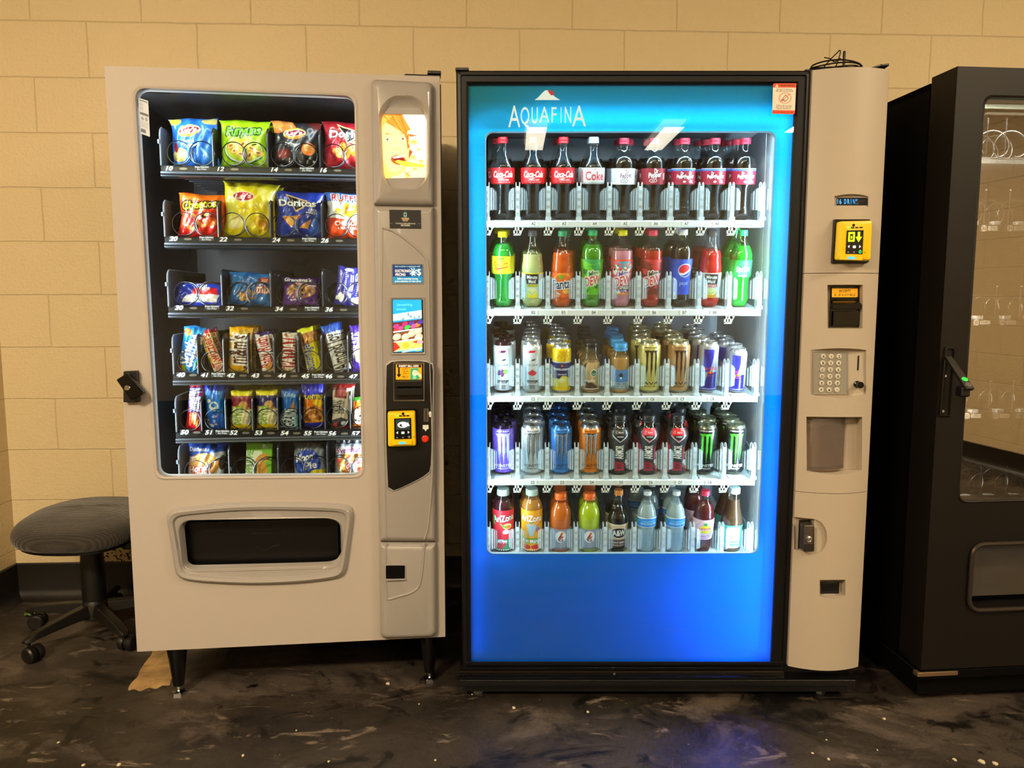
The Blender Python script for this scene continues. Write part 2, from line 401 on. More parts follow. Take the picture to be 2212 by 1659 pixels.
def floor_mat(m):
    N = m.node_tree.nodes; L = m.node_tree.links; b = N['Principled BSDF']; tc = N.new('ShaderNodeTexCoord')
    def noise(scale, detail, dist=0, st=(1, 1, 1)):
        mp = N.new('ShaderNodeMapping'); mp.inputs['Scale'].default_value = st; L.new(tc.outputs['Object'], mp.inputs[0])
        n = N.new('ShaderNodeTexNoise'); n.inputs['Scale'].default_value = scale; n.inputs['Detail'].default_value = detail; n.inputs['Distortion'].default_value = dist
        n.inputs['Roughness'].default_value = .65
        L.new(mp.outputs[0], n.inputs['Vector']); return n.outputs['Fac']
    def ramp(fac, p0, p1):
        r = N.new('ShaderNodeMapRange'); r.inputs[1].default_value = p0; r.inputs[2].default_value = p1; L.new(fac, r.inputs[0]); return r.outputs[0]
    def mix(f, a, c):
        x = N.new('ShaderNodeMix'); x.data_type = 'RGBA'; L.new(f, x.inputs[0])
        if isinstance(a, str): x.inputs[6].default_value = (*lin(a), 1)
        else: L.new(a, x.inputs[6])
        x.inputs[7].default_value = (*lin(c), 1); return x.outputs[2]
    c = mix(ramp(noise(1.1, 6, .4), .38, .66), '#171412', '#453d36')
    c = mix(ramp(noise(2.6, 9, .5, (1, 1.7, 1)), .53, .66), c, '#5a5048')
    c = mix(ramp(noise(6, 10, .8, (1, 2.2, 1)), .60, .68), c, '#76685a')
    c = mix(ramp(noise(19, 9, .6, (1, 1.5, 1)), .66, .72), c, '#86745e')
    c = mix(ramp(noise(1.9, 7, 1.0, (1, 1.6, 1)), .56, .66), c, '#0d0b0b')
    c = mix(ramp(noise(7.3, 9, .8), .58, .66), c, '#0b0a09')
    for ang, sc_ in ((.5, 3.1), (-.9, 2.3), (1.9, 2.7)):      # long thin scratches
        mp = N.new('ShaderNodeMapping'); mp.inputs['Rotation'].default_value = (0, 0, ang); mp.inputs['Scale'].default_value = (sc_, sc_*14, 1); L.new(tc.outputs['Object'], mp.inputs[0])
        nn = N.new('ShaderNodeTexNoise'); nn.inputs['Scale'].default_value = 1; nn.inputs['Detail'].default_value = 3; nn.inputs['Distortion'].default_value = .3; L.new(mp.outputs[0], nn.inputs['Vector'])
        c = mix(ramp(nn.outputs['Fac'], .735, .76), c, '#5c5044')
    g_ = N.new('ShaderNodeMix'); g_.data_type = 'RGBA'; g_.blend_type = 'OVERLAY'; g_.inputs[0].default_value = .75; L.new(c, g_.inputs[6]); L.new(noise(170, 6), g_.inputs[7]); c = g_.outputs[2]
    vo = N.new('ShaderNodeTexVoronoi'); vo.inputs['Scale'].default_value = 9; L.new(tc.outputs['Object'], vo.inputs['Vector'])
    c = mix(ramp(vo.outputs['Distance'], .03, .02), c, '#75685a')
    L.new(c, b.inputs['Base Color'])
    L.new(ramp(noise(4, 5), .2, .8), N.new('ShaderNodeMath').inputs[0])
    rr = N.new('ShaderNodeMapRange'); rr.inputs[1].default_value = .3; rr.inputs[2].default_value = .7; rr.inputs[3].default_value = .28; rr.inputs[4].default_value = .55
    L.new(noise(4, 5), rr.inputs[0]); L.new(rr.outputs[0], b.inputs['Roughness'])
    bp = N.new('ShaderNodeBump'); bp.inputs['Strength'].default_value = .3; bp.inputs['Distance'].default_value = .004
    L.new(noise(14, 8, 1), bp.inputs['Height']); L.new(bp.outputs[0], b.inputs['Normal'])
floor_mat(fl)
struct(obj('floor', MB().box(-2.8, 4.6, -6.3, 1.3, -.1, 0), fl, smooth=False))
struct(obj('ceiling', MB().box(-2.8, 4.6, -6.3, 1.3, CH, CH+.1), mat('ceiling_tile', '#b8ab95', .8, noise=(30, '#aa9c86')), smooth=False))
base_m = mat('black_cove_base', '#0d0b09', .45, noise=(8, '#1e1914'))
def base(name, a, b):
    a, b = Vector((*a, 0)), Vector((*b, 0)); L_ = (b-a).length
    mb = MB(); prof = [(0, 0), (-.045, 0), (-.03, .006), (-.014, .02), (-.008, .04), (-.007, .143), (-.004, .147), (0, .147)]
    mb.loft([[(u, y, z) for y, z in prof] for u in (0, L_)], True, True)
    o = obj(name, mb, base_m); o.location = a; o.rotation_euler = (0, 0, math.atan2(b.y-a.y, b.x-a.x)); return struct(o)
base('baseboard_back', cA, (cw.x, cw.y)); base('baseboard_left', (-2.35, -6.2), cA)
base('baseboard_front', (cw.x, -6.2), (-2.35, -6.2)); base('baseboard_right', (cw.x, cw.y), (cw.x, -6.2))
# flat marks on the floor: bare wood patch by the snack machine's leg, and a few dropped chips
def floor_patch(name, pts, m, z=.0012):
    P = smooth_curve([FW0.floor(x, y) for x, y in pts]+[FW0.floor(*pts[0])], 5)[:-1]; mb = MB()
    mb.loft([[Vector((p.x, p.y, .0001)) for p in P], [Vector((p.x, p.y, z)) for p in P]], False, True)
    return obj(name, mb, m, smooth=False)
FW0 = F2
wood = mat('bare_plywood', '#e0b87c', .6, noise=(15, '#140c06', 12), bump=(60, .6, .004))
tag(floor_patch('plywood_patch', [(392,1396),(340,1396),(326,1416),(318,1426),(303,1447),(297,1462),(282,1478),(277,1491),(290,1489),(303,1493),(322,1486),(338,1488),(352,1481),(366,1480),(371,1466),(382,1450),(386,1430),(396,1416)], wood), 'bare plywood patch showing through black floor beside the snack machine front leg', 'floor patch')
rnd = random.Random(5)
crumb = mat('plaster_crumb', '#c9bb9c', .7)
spots = [(838,1477,7),(1910,1553,6),(905,1521,3),(1110,1529,6),(640,1578,3),(525,1632,5),(710,1645,4),(940,1642,4),(1755,1627,4),(1785,1598,3),(1895,1620,3),(1790,1640,5),(2062,1641,6),(2120,1645,9),(2150,1650,8),(256,1652,6),(180,1653,5),(126,1604,4),(1270,1538,5),(1020,1500,3)]
where = ['below the snack machine', 'in front of the gap beside the dark machine', 'on the black floor, left of centre', 'in front of the drink machine corner']
for i, (x, y, s) in enumerate(spots):
    p = F2.floor(x, y); k = s*.00085; mb = MB(); n = 9
    rad = [k*rnd.uniform(.7, 1.2) for _ in range(n)]
    mb.loft([[(math.cos(j*6.283/n)*rad[j]*q, math.sin(j*6.283/n)*rad[j]*1.3*q, z) for j in range(n)] for q, z in ((1, 0), (.9, k*.35), (.4, k*.6))], True, True)
    o = obj('floor_crumb', mb, crumb); o.location = (p.x, p.y, .0); tag(o, 'tiny pale plaster crumb scattered on the black floor', 'debris', 'pale crumbs on the floor')
# ceiling tube lights behind the camera, seen only mirrored in the glass
for i, x in enumerate((.21, 1.36)):
    t = thing('ceiling_tube_light', ('long white ceiling tube light mirrored in the blue glass near the logo', 'long white ceiling tube light mirrored in the blue glass near the warning sticker')[i], 'ceiling light', (x, -4.9, CH), 0)
    obj('housing', MB().box(-.13, .13, -.55, .55, -.03, 0), white_plastic, t, bevel=.004)
    mb = MB(); mb.loft([[(math.cos(q)*.095, y, -.03+math.sin(q)*.035) for q in [math.pi+math.pi*k/10 for k in range(11)]] for y in (-.5, .5)], True, True)
    obj('diffuser', mb, mat('lit_diffuser', '#fff0d8', .4, emit=2), t)
# ------------------------------------------------------------ snack machine (left)
M1 = thing('snack_vending_machine', 'beige enamel snack vending machine on four black tapered legs beside the grey stool', 'vending machine', F1.w((0, 0, 0)), F1.a)
f = F1; W1 = f.p(950, 165).x; TOP1 = 1.83; BOT1 = .165; DEP1 = .72; XR = W1
TL, TR, BR, BL = Vector((0, 0, TOP1)), Vector((XR, 0, TOP1)), Vector((XR, 0, BOT1)), Vector((0, 0, BOT1))
xs = .735*XR/.907                                          # seam between door sheet and control column
win = rloop(quad(f, [(340,1030),(782,1027),(765,207),(291,190)]), [.028,.03,.03,.028], 6)
binl = rloop(quad(f, [(395,1231),(738,1221),(738,1119),(388,1125)]), [.035,.045,.04,.03], 6)
door = MB(); zs = (win[0].z+binl[-1].z)/2+.02
zs = f.p(560, 1055).z
def plate(mb, outer, hole, d0, d1, lip=0, lipw=.008):
    n = len(hole)
    O = rloop(outer, .0005, n//len(outer)-1)
    ls = [shift(O, d1), shift(O, d0), shift(inset(hole, -lipw) if lip else hole, d0)]
    if lip: ls += [inset(hole, -lipw*.5, d0-lip), inset(hole, 0, d0-lip*.3)]
    ls += [shift(hole, d1)]
    mb.loft(ls, closed=True)
v = lambda x, z: Vector((x, 0, z))
plate(door, [v(0, zs), v(xs, zs), v(xs, TOP1), v(0, TOP1)], win, 0, .035, .0025, .010)
plate(door, [v(0, BOT1), v(xs, BOT1), v(xs, zs), v(0, zs)], binl, 0, .035)
door.box(xs, XR, 0, .035, BOT1, TOP1)
dr = obj('door', door, greige, M1, bevel=.0015, segs=2, angle=14)
obj('glass_pane', MB().loft([shift(inset(win, -.004), .012), shift(inset(win, -.004), .018)], True, True), glass, M1, smooth=False)
# cabinet shell, black
cab = MB(); cx0, cx1 = .012, XR+.004
cab.box(cx0, cx1, .037, DEP1, TOP1-.03, TOP1-.012); cab.box(cx0, cx1, .037, DEP1, BOT1+.0, BOT1+.02)
cab.box(cx0, cx0+.018, .037, DEP1, BOT1+.02, TOP1-.03); cab.box(cx1-.018, cx1, .037, DEP1, BOT1+.02, TOP1-.03)
cab.box(cx0, cx1, DEP1-.015, DEP1, BOT1+.02, TOP1-.03)
obj('cabinet', cab, mat('cabinet_black', '#101011', .45), M1, smooth=False)
inn = MB(); L0, R0 = f.p(322, 600, .10).x-.02, XR-.145     # liner around the trays
inn.box(L0, L0+.004, .05, .66, .2, 1.78); inn.box(R0, R0+.004, .05, .66, .2, 1.78); inn.box(L0, R0, .65, .66, .2, 1.78); inn.box(L0, R0, .05, .66, 1.775, 1.785)
obj('liner', inn, mat('liner_grey', '#2a2a2c', .35, metal=.3), M1, smooth=False)
# hinges and top details
mb = MB(); mb.box(XR-.10, XR+.002, .005, .06, TOP1, TOP1+.006); mb.box(XR-.035, XR+.004, .0, .05, TOP1+.006, TOP1+.016)
obj('hinge', mb, black, M1, bevel=.003)
# legs
for k, (lx, ly) in enumerate(((.095, .055), (XR-.05, .055), (.095, .62), (XR-.05, .62))):
    mb = MB(); mb.lathe([(.033, BOT1), (.031, BOT1-.005), (.0165, .032), (.014, .028)], 24, at=(lx, ly, 0))
    lg = obj('leg', mb, black_gloss, M1)
    obj('levelling_foot', MB().lathe([(.0055, .028), (.0055, .013), (.012, .012), (.021, .008), (.021, .0), (.0, .0)], 6, at=(lx, ly, 0)), chrome, lg, smooth=False)
# delivery bin
def ringloft(pts_o, rad_o, steps, hole, m, name, dep):
    O = rloop(quad(f, pts_o), rad_o, 6); ls = []
    for k, d in steps: ls.append(inset(O, k, d))
    ls += [shift(hole, dep), shift(hole, .03)]
    return obj(name, MB().loft(ls), m, M1)
def arcquad(pts, bow_t, bow_b, n=6):
    """outline with bowed top and bottom edges, 4*(n+1) points"""
    bl, br, tr, tl = pts; out = []
    def edge(a, b, bow):
        return [(a[0]+(b[0]-a[0])*t, a[1]+(b[1]-a[1])*t+bow*4*t*(1-t)) for t in [i/7 for i in range(8)]]
    return edge(bl, br, bow_b)[:-1]+edge(br, tr, 0)[:-1]+edge(tr, tl, -bow_t)[:-1]+edge(tl, bl, 0)[:-1]
def smooth_loop(f, pix, d, it=2, keep=28):
    P = [f.p(x, y, d) for x, y in pix]
    for _ in range(it):                     # Chaikin corner cutting
        Q = []
        for i in range(len(P)):
            a, b = P[i], P[(i+1) % len(P)]; Q += [a*.75+b*.25, a*.25+b*.75]
        P = Q
    # resample evenly
    n = len(P); seg = [(P[(i+1) % n]-P[i]).length for i in range(n)]; tot = sum(seg); out = []; i = 0; acc = 0
    for k in range(keep*2):
        t = k/(keep*2)*tot
        while acc+seg[i] < t: acc += seg[i]; i += 1
        out.append(P[i].lerp(P[(i+1) % n], (t-acc)/seg[i]))
    return out
O = smooth_loop(f, [(385,1247),(410,1254),(470,1259),(560,1262),(650,1258),(710,1251),(745,1244),(752,1215),(760,1150),(766,1105),(760,1092),(735,1087),(660,1084),(560,1083),(480,1086),(400,1094),(370,1098),(359,1112),(362,1130),(372,1190),(378,1232)], 0, 3, 60)
H = smooth_loop(f, [(400,1231),(450,1230),(700,1224),(722,1221),(737,1210),(737,1190),(736,1150),(735,1130),(715,1120),(680,1120),(420,1124),(400,1125),(388,1138),(390,1160),(394,1200),(396,1222)], 0, 3, 60)
k0 = min(range(len(H)), key=lambda i: (H[i]-O[0]).length)
H = H[k0:]+H[:k0]
mid = [o.lerp(h, .55) for o, h in zip(O, H)]
mb = MB().loft([shift(O, .0), inset(O, .004, -.012), inset(O, .011, -.019), inset(O, .020, -.016), inset(O, .024, -.008), shift([o.lerp(h, .75) for o, h in zip(inset(O, .024), H)], -.006), inset(H, -.004, -.008), shift(H, -.002), inset(H, .004, .03)])
obj('delivery_frame', mb, silver, M1)
mb = MB(); zc0, zc1 = H[0].z-.05, f.p(560, 1118).z+.03; xa, xb = min(p.x for p in H)-.015, max(p.x for p in H)+.015
mb.box(xa, xb, .036, .25, zc0+.03, zc0+.034); mb.box(xa, xb, .25, .254, zc0+.03, zc1); mb.box(xa, xa+.004, .036, .25, zc0+.03, zc1); mb.box(xb-.004, xb, .036, .25, zc0+.03, zc1); mb.box(xa, xb, .036, .25, zc1, zc1+.004)
bn = obj('delivery_bin', mb, black, M1, smooth=False)
mb = MB(); a, b = f.p(398, 1222, .05), f.p(730, 1122, .05)
mb.box(a.x, b.x, .055, .060, a.z-.01, b.z+.004)
c = f.p(570, 1170, .05)
fp = obj('delivery_flap', mb, mat('flap_black', '#08080a', .3), M1, bevel=.002)
mb = MB(); P = [f.p(x, y, .0545) for x, y in ((545,1152),(600,1152),(600,1172),(604,1177),(590,1180),(572,1190),(556,1182),(540,1180))]
mb.tube(P, .0006, 5, closed=True); obj('flap_emblem', mb, mat('embossed_line', '#1c1c1e', .3), fp)
# lock handle
mb = MB(); slab(mb, rloop(quad(f, [(272,867),(305,867),(300,800),(272,801)], 0), .002), -.02, 0)
lk = obj('lock_housing', mb, black, M1)
mb = MB(); slab(mb, rloop(quad(f, [(281,866),(308,852),(272,807),(249,821)], -.05), .004), -.045, -.018)
h = obj('lock_handle', mb, black_gloss, lk)
kc = f.p(276, 838, -.045); mb = MB().lathe([(.008, 0), (.008, .004), (.006, .006), (.0, .006)], 20, at=(0, 0, 0)); 
ky = obj('key_cylinder', mb, chrome, lk); ky.location = kc; ky.rotation_euler = (math.pi/2, 0, 0)
# sticker inside the window
a = Art(26, 84, '#c9d3e6'); a.R(.1, .92, .9, .96, '#59627a')
for i in range(9): a.R(.1, .86-i*.025, .4+.05*(i % 3), .868-i*.025, '#7b839a')
a.R(.1, .55, .95, .62, '#4b5061'); a.E(.32, .45, .14, .05, '#8a92a8'); a.E(.7, .46, .13, .06, '#8a92a8').R(.1, .06, .6, .16, '#565d72')
for i in range(8): a.R(.1, .36-i*.022, .9, .368-i*.022, '#8d95aa')
sign('sticker', a, f, [(303,288),(324,296),(320,218),(299,211)], .0112, paper, M1, 'white barcode sticker behind glass')
# ---- control column
def bulge(px_pts, rad, d1=-.028, name='panel', m=silver, extra=None):
    O = rloop(quad(f, px_pts), rad, 13 if extra else 6)
    ls = [shift(O, .002), shift(O, -.010), inset(O, .004, -.019), inset(O, .010, d1+.003), inset(O, .018, d1)]
    if extra: ls += extra(O); mb = MB().loft(ls)
    else: mb = MB().loft(ls, False, True)
    return obj(name, mb, m, M1, angle=60)
PD = -.028
def head_extra(O):
    ov = rloop(quad(f, [(826,407),(925,405),(925,212),(818,212)], PD), [.045,.045,.05,.05], 13)
    cz_ = sum(p.z for p in ov)/len(ov)
    top, bot = max(p.z for p in ov), min(p.z for p in ov); cx = sum(p.x for p in ov)/len(ov)
    def bow(p):
        t = (p.x-cx)/.055; q = Vector(p); s = 1 if p.z > (top+bot)/2 else -1
        q.z += s*.010*(1-min(1, t*t))-s*.004; return q
    ov = [bow(p) for p in ov]
    scr = rloop(quad(f, [(825,386),(921,384),(921,248),(821,247)], PD+.02), .003, 13)
    ov2 = [Vector((p[0], p[1], p[2]-(.011 if p[2] > cz_ else 0)*min(1, (p[2]-cz_)/.05))) for p in inset(ov, .005, PD+.014)]
    return [inset(ov, -.004, PD-.004), inset(ov, -.001, PD-.005), inset(ov, .003, PD+.002), ov2, [a.lerp(b, .5) for a, b in zip(ov2, shift(scr, PD+.014))], shift(scr, PD+.014), shift(scr, PD+.022)]
hp = bulge([(807,443),(938,445),(936,180),(802,173)], [.004,.004,.018,.018], extra=head_extra, name='header_panel')
cp = bulge([(820,1166),(942,1166),(938,448),(807,446)], [.003,.003,.003,.003], name='control_panel')
bp_ = bulge([(822,1376),(943,1372),(942,1170),(820,1169)], [.02,.02,.003,.003], name='lower_panel')
# picture screen: laughing red-haired woman eating a french fry, lit from behind
a = Art(98, 140, '#ffe9a0')
a.P([(0,0),(.62,0),(.64,1),(0,1)], '#ffd76a'); a.P([(.5,0),(1,0),(1,1),(.45,1)], '#fffbe0'); a.P([(.2,.0),(1,.0),(1,.25),(.55,.35)], '#fff0b8')
a.E(.3,.5,.34,.46,'#ffd27a'); a.E(.3,.52,.3,.42,'#ffe09a'); a.P([(0,1),(.0,.78),(.1,.88),(.3,.80),(.5,.70),(.56,.60),(.58,.74),(.66,.76),(.55,.90),(.48,1)], '#f08a2a')
a.P([(0,.8),(.0,1),(.3,1),(.15,.9)], '#ffb04a')
for k in range(7): a.P([(.04+.06*k,1),(.07+.06*k,1),(.24+.055*k,.86-.02*k),(.5+.015*k,.72-.02*k),(.30+.04*k,.80-.01*k)], ('#e8741c', '#ffa040', '#f08a2a')[k % 3])
a.P([(0,.78),(.06,.86),(.14,.90),(.08,.95),(0,1)], '#ffc060'); a.P([(.55,.66),(.62,.70),(.6,.55),(.64,.5),(.58,.45)], '#d96a1e')
a.P([(.06,.68),(.16,.71),(.25,.68),(.16,.69)], '#a8743a'); a.P([(.40,.69),(.5,.72),(.56,.68),(.5,.70)], '#a8743a')
a.E(.15,.61,.075,.02,'#fff6e0').E(.15,.61,.03,.02,'#7a6a3a').E(.48,.62,.07,.02,'#fff6e0').E(.48,.62,.03,.02,'#7a6a3a')
a.P([(.3,.48),(.36,.46),(.42,.48),(.36,.445)], '#e09a4a'); a.E(.38,.29,.17,.075,'#c8501e',-12).E(.38,.305,.13,.045,'#7c1c10',-12).P([(.25,.34),(.5,.37),(.48,.335),(.28,.315)], '#fffbe8').E(.4,.26,.09,.03,'#f07a5a',-10)
a.P([(.30,.27),(.36,.29),(.95,.21),(.95,.17),(.5,.19)], '#ffd640')
for k, (x, y, s) in enumerate(((.72,.57,.09),(.7,.33,.08),(.74,.15,.07),(.82,.45,.05),(.88,.27,.06))): a.E(x, y, s, s*.5, '#f0d890').E(x, y, s*.6, s*.3, '#e8b070')
a.P([(.6,.7),(.82,.67),(.64,.65)], '#b06030').P([(.6,.3),(.7,.42),(.62,.46)], '#9c4a24'); a.P([(.5,.05),(.62,.12),(.6,0),(.55,0)], '#d8b860'); a.P([(.5,.12),(.66,.03),(.64,.02),(.49,.10)], '#a89060')
sign('picture_screen', a, f, [(825,386),(921,384),(921,248),(821,247)], PD+.0205, screen, hp, 'glowing poster of red-haired person biting a fry')
# stickers on the column
a = Art(82, 46, '#0c0c0c'); a.R(.45,.62,.55,.86,'#7fb4cc').R(.475,.70,.525,.80,'#10242c'); a.T('VENDING',.5,.53,.09,'#e8c9a0',w=.24).T('KINGS',.5,.43,.08,'#d8b890',w=.16)
a.T('For Service or refunds please contact',.5,.28,.07,'#c9c9c9',w=.62).T('857-225-5840',.5,.17,.08,'#dddddd',w=.28); a.R(.02,.27,.1,.285,'#aaaaaa').R(.9,.27,.98,.285,'#aaaaaa')
sign('sticker', a, f, [(842,493),(910,494),(909,454),(841,453)], PD-.0015, paper, cp, 'black service contact sticker')
mb = MB(); O = rloop(quad(f, [(848,612),(914,612),(913,571),(847,571)], PD), .003, 6)
mb.loft([shift(O, PD+.002), inset(O, -.003, PD-.0005), inset(O, -.001, PD-.0025), inset(O, .001, PD-.001)], False, True); bz = obj('pricing_bezel', mb, silver, cp)
a = Art(84, 50, '#1c6aa8'); a.R(0,.8,1,1,'#123f74').T('This machine is equipped with',.5,.9,.08,'#9fd0ee',w=.85); a.P([(0,.35),(.62,.35),(.55,.8),(0,.8)],'#15357f')
a.T('ELECTRONIC',.33,.66,.14,'#ffffff',w=.5,sh=.15).T('PRICING',.26,.46,.14,'#ffffff',w=.34,sh=.15)
for k in range(8): a.T('-',.69+.09*math.cos(k*.785),.6+.16*math.sin(k*.785),.3,'#bfe6ff',rot=k*45)
a.E(.69,.58,.05,.1,'#ffffff').P([(.62,.42),(.7,.44),(.76,.62),(.66,.6)],'#eaf6ff').T('$',.88,.6,.34,'#ffffff',b=0)
a.R(0,0,1,.33,'#1f8fd0').T('Before inserting money,',.5,.24,.1,'#e8f8ff',w=.7).T('press selection to view price',.5,.1,.1,'#e8f8ff',w=.86)
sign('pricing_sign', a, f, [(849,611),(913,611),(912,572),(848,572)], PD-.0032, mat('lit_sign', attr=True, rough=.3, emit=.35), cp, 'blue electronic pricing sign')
mb = MB(); O = rloop(quad(f, [(847,764),(917,763),(915,645),(845,645)], PD), .003, 6)
mb.loft([shift(O, PD+.003), inset(O, -.004, PD-.0005), inset(O, -.002, PD-.0045), inset(O, .002, PD-.001)], False, True); obj('display_bezel', mb, silver, cp)
a = Art(72, 120, '#101418'); a.R(.03,.015,.95,.99,'#1f9fee').T('Something',.4,.90,.045,'#6fe0f0',w=.5,b=0).T('sweet?',.30,.82,.045,'#6fe0f0',w=.32,b=0)
a.P([(.03,.60),(.95,.65),(.95,.80),(.03,.72)],'#bfe0ee'); a.S(.5,.69,.4,.05,['#e6f2f6','#a9c8d4','#7ea2b0'],30,.03,3)
a.P([(.03,.40),(.95,.47),(.95,.63),(.03,.57)],'#5a2a3a')
for x,y,cc in ((.12,.50,'#e23a8a'),(.26,.46,'#f04a9a'),(.40,.54,'#e8327a'),(.48,.48,'#3ad04a'),(.62,.55,'#5a3a9a'),(.8,.52,'#ff8a1e'),(.9,.57,'#4a3aa0'),(.12,.42,'#e83a3a'),(.68,.50,'#f05aa0')): a.E(x,y,.10,.035,cc,20)
a.P([(.03,.38),(.95,.45),(.95,.47),(.03,.40)],'#ffffff'); a.P([(.03,.21),(.95,.28),(.95,.45),(.03,.38)],'#6a4a3a')
for x,y in ((.14,.30),(.42,.30),(.62,.36),(.82,.40),(.84,.29)): a.E(x,y,.14,.06,'#d9bba4',25).E(x-.03,y+.01,.07,.03,'#f0dccb',25)
a.P([(.03,.19),(.95,.26),(.95,.28),(.03,.21)],'#ffffff'); a.P([(.03,.02),(.95,.10),(.95,.26),(.03,.19)],'#e8dc7a'); a.P([(.03,.02),(.25,.1),(.1,.2),(.03,.2)],'#e8322a').E(.8,.1,.15,.07,'#b8d83a').E(.8,.1,.10,.045,'#e8f08a').E(.88,.2,.1,.04,'#f0a0a8').E(.42,.14,.13,.06,'#f0b83a').P([(.62,.2),(.8,.24),(.78,.17)],'#e84038')
a.P([(.3,.0),(.95,.07),(.95,.1),(.3,.03)],'#a8e8f8')
sign('display_screen', a, f, [(849,762),(915,761),(913,647),(847,647)], PD-.003, mat('lcd_screen', attr=True, rough=.15, emit=.9), cp, 'lit display reading Something sweet with candies')
# groove: raised S-shaped rib of the column
mb = MB(); P = smooth_curve([f.p(x, y, PD) for x, y in ((826,492),(850,500),(880,520),(912,548),(924,572),(926,640),(928,770),(932,900),(933,1020),(925,1130),(917,1164))], 6)
mb.tube(P, [.0035]*len(P), 8); P = [f.p(x, y, PD) for x, y in ((826,492),(824,700),(828,900),(832,1060),(834,1164))]; mb.tube(P, .002, 8)
obj('moulded_rib', mb, silver, cp)
mb = MB(); P = smooth_curve([f.p(x, y, PD) for x, y in ((917,1172),(912,1230),(905,1265),(888,1280),(862,1288),(840,1294),(835,1285),(833,1240),(834,1172))], 6); mb.tube(P, [.0035]*40+[.002]*(len(P)-40), 8); obj('moulded_rib', mb, silver, bp_)
# black instrument plate
bpix = [(836,1050),(845,1060),(858,1058),(925,1025),(932,1010),(936,800),(935,787),(925,780),(842,780),(833,788)]
O = smooth_loop(f, bpix, PD, 1, 24)
mb = MB().loft([inset(O, -.003, PD+.002), inset(O, -.0025, PD-.003), inset(O, .0, PD-.004), inset(O, .001, PD-.002)], False, True)
rim = obj('instrument_rim', mb, silver, M1)
mb = MB().loft([inset(O, .001, PD-.001), inset(O, .001, PD-.0028), inset(O, .002, PD-.003)], False, True)
ip = obj('instrument_plate', mb, black, M1)
# bill acceptor
mb = MB(); mb.loft([shift(rloop(rect(f, 850, 783, 917, 866, PD), .002), PD-.003), shift(rloop(rect(f, 850, 783, 917, 866, PD), .002), PD-.006), inset(rloop(rect(f, 850, 783, 917, 866, PD), .002), .0015, PD-.006), inset(rloop(rect(f, 850, 783, 917, 866, PD), .002), .002, PD-.004)], False, True)
ba = obj('bill_acceptor', mb, chrome, M1)
mb = MB(); a0, a1 = f.p(852, 864, PD-.005), f.p(914, 785, PD-.005); mb.box(a0.x, a1.x, PD-.008, PD-.004, a0.z, a1.z)
p0, p1 = f.p(854, 850, PD-.03), f.p(912, 823, PD-.03)
mb.box(p0.x, p1.x, PD-.030, PD-.008, (p0.z+p1.z)/2+.002, p1.z); mb.box(p0.x, p1.x, PD-.034, PD-.008, p0.z-.005, (p0.z+p1.z)/2-.003)
obj('bill_slot', mb, black, ba, bevel=.0015)
a = Art(72, 44, '#f0a818'); a.R(.05,.78,.97,.98,'#101010').T('INSERT BILL HERE',.5,.88,.11,'#ffffff',w=.76,sh=.2); a.R(.09,.35,.16,.78,'#101010').P([(.03,.35),(.22,.35),(.125,.14)],'#101010')
a.T('ACCEPTS',.36,.68,.08,'#201000',w=.22).T('1,5,10',.36,.54,.1,'#201000',w=.22).T('& 20',.36,.40,.1,'#201000',w=.14).T('BILLS',.36,.2,.12,'#201000',w=.22)
a.P([(.56,.02),(.9,.02),(.86,.76),(.56,.72)],'#2fa878').E(.72,.42,.09,.2,'#bfe8cc').E(.72,.14,.08,.1,'#7fd0a4').P([(.66,.6),(.78,.62),(.99,.3),(.99,.1),(.8,.34),(.68,.42)],'#f4d8b8')
sign('bill_sign', a, f, (855, 787, 911, 820), PD-.0085, mat('lit_sign'), ba, 'yellow insert bill here sign')
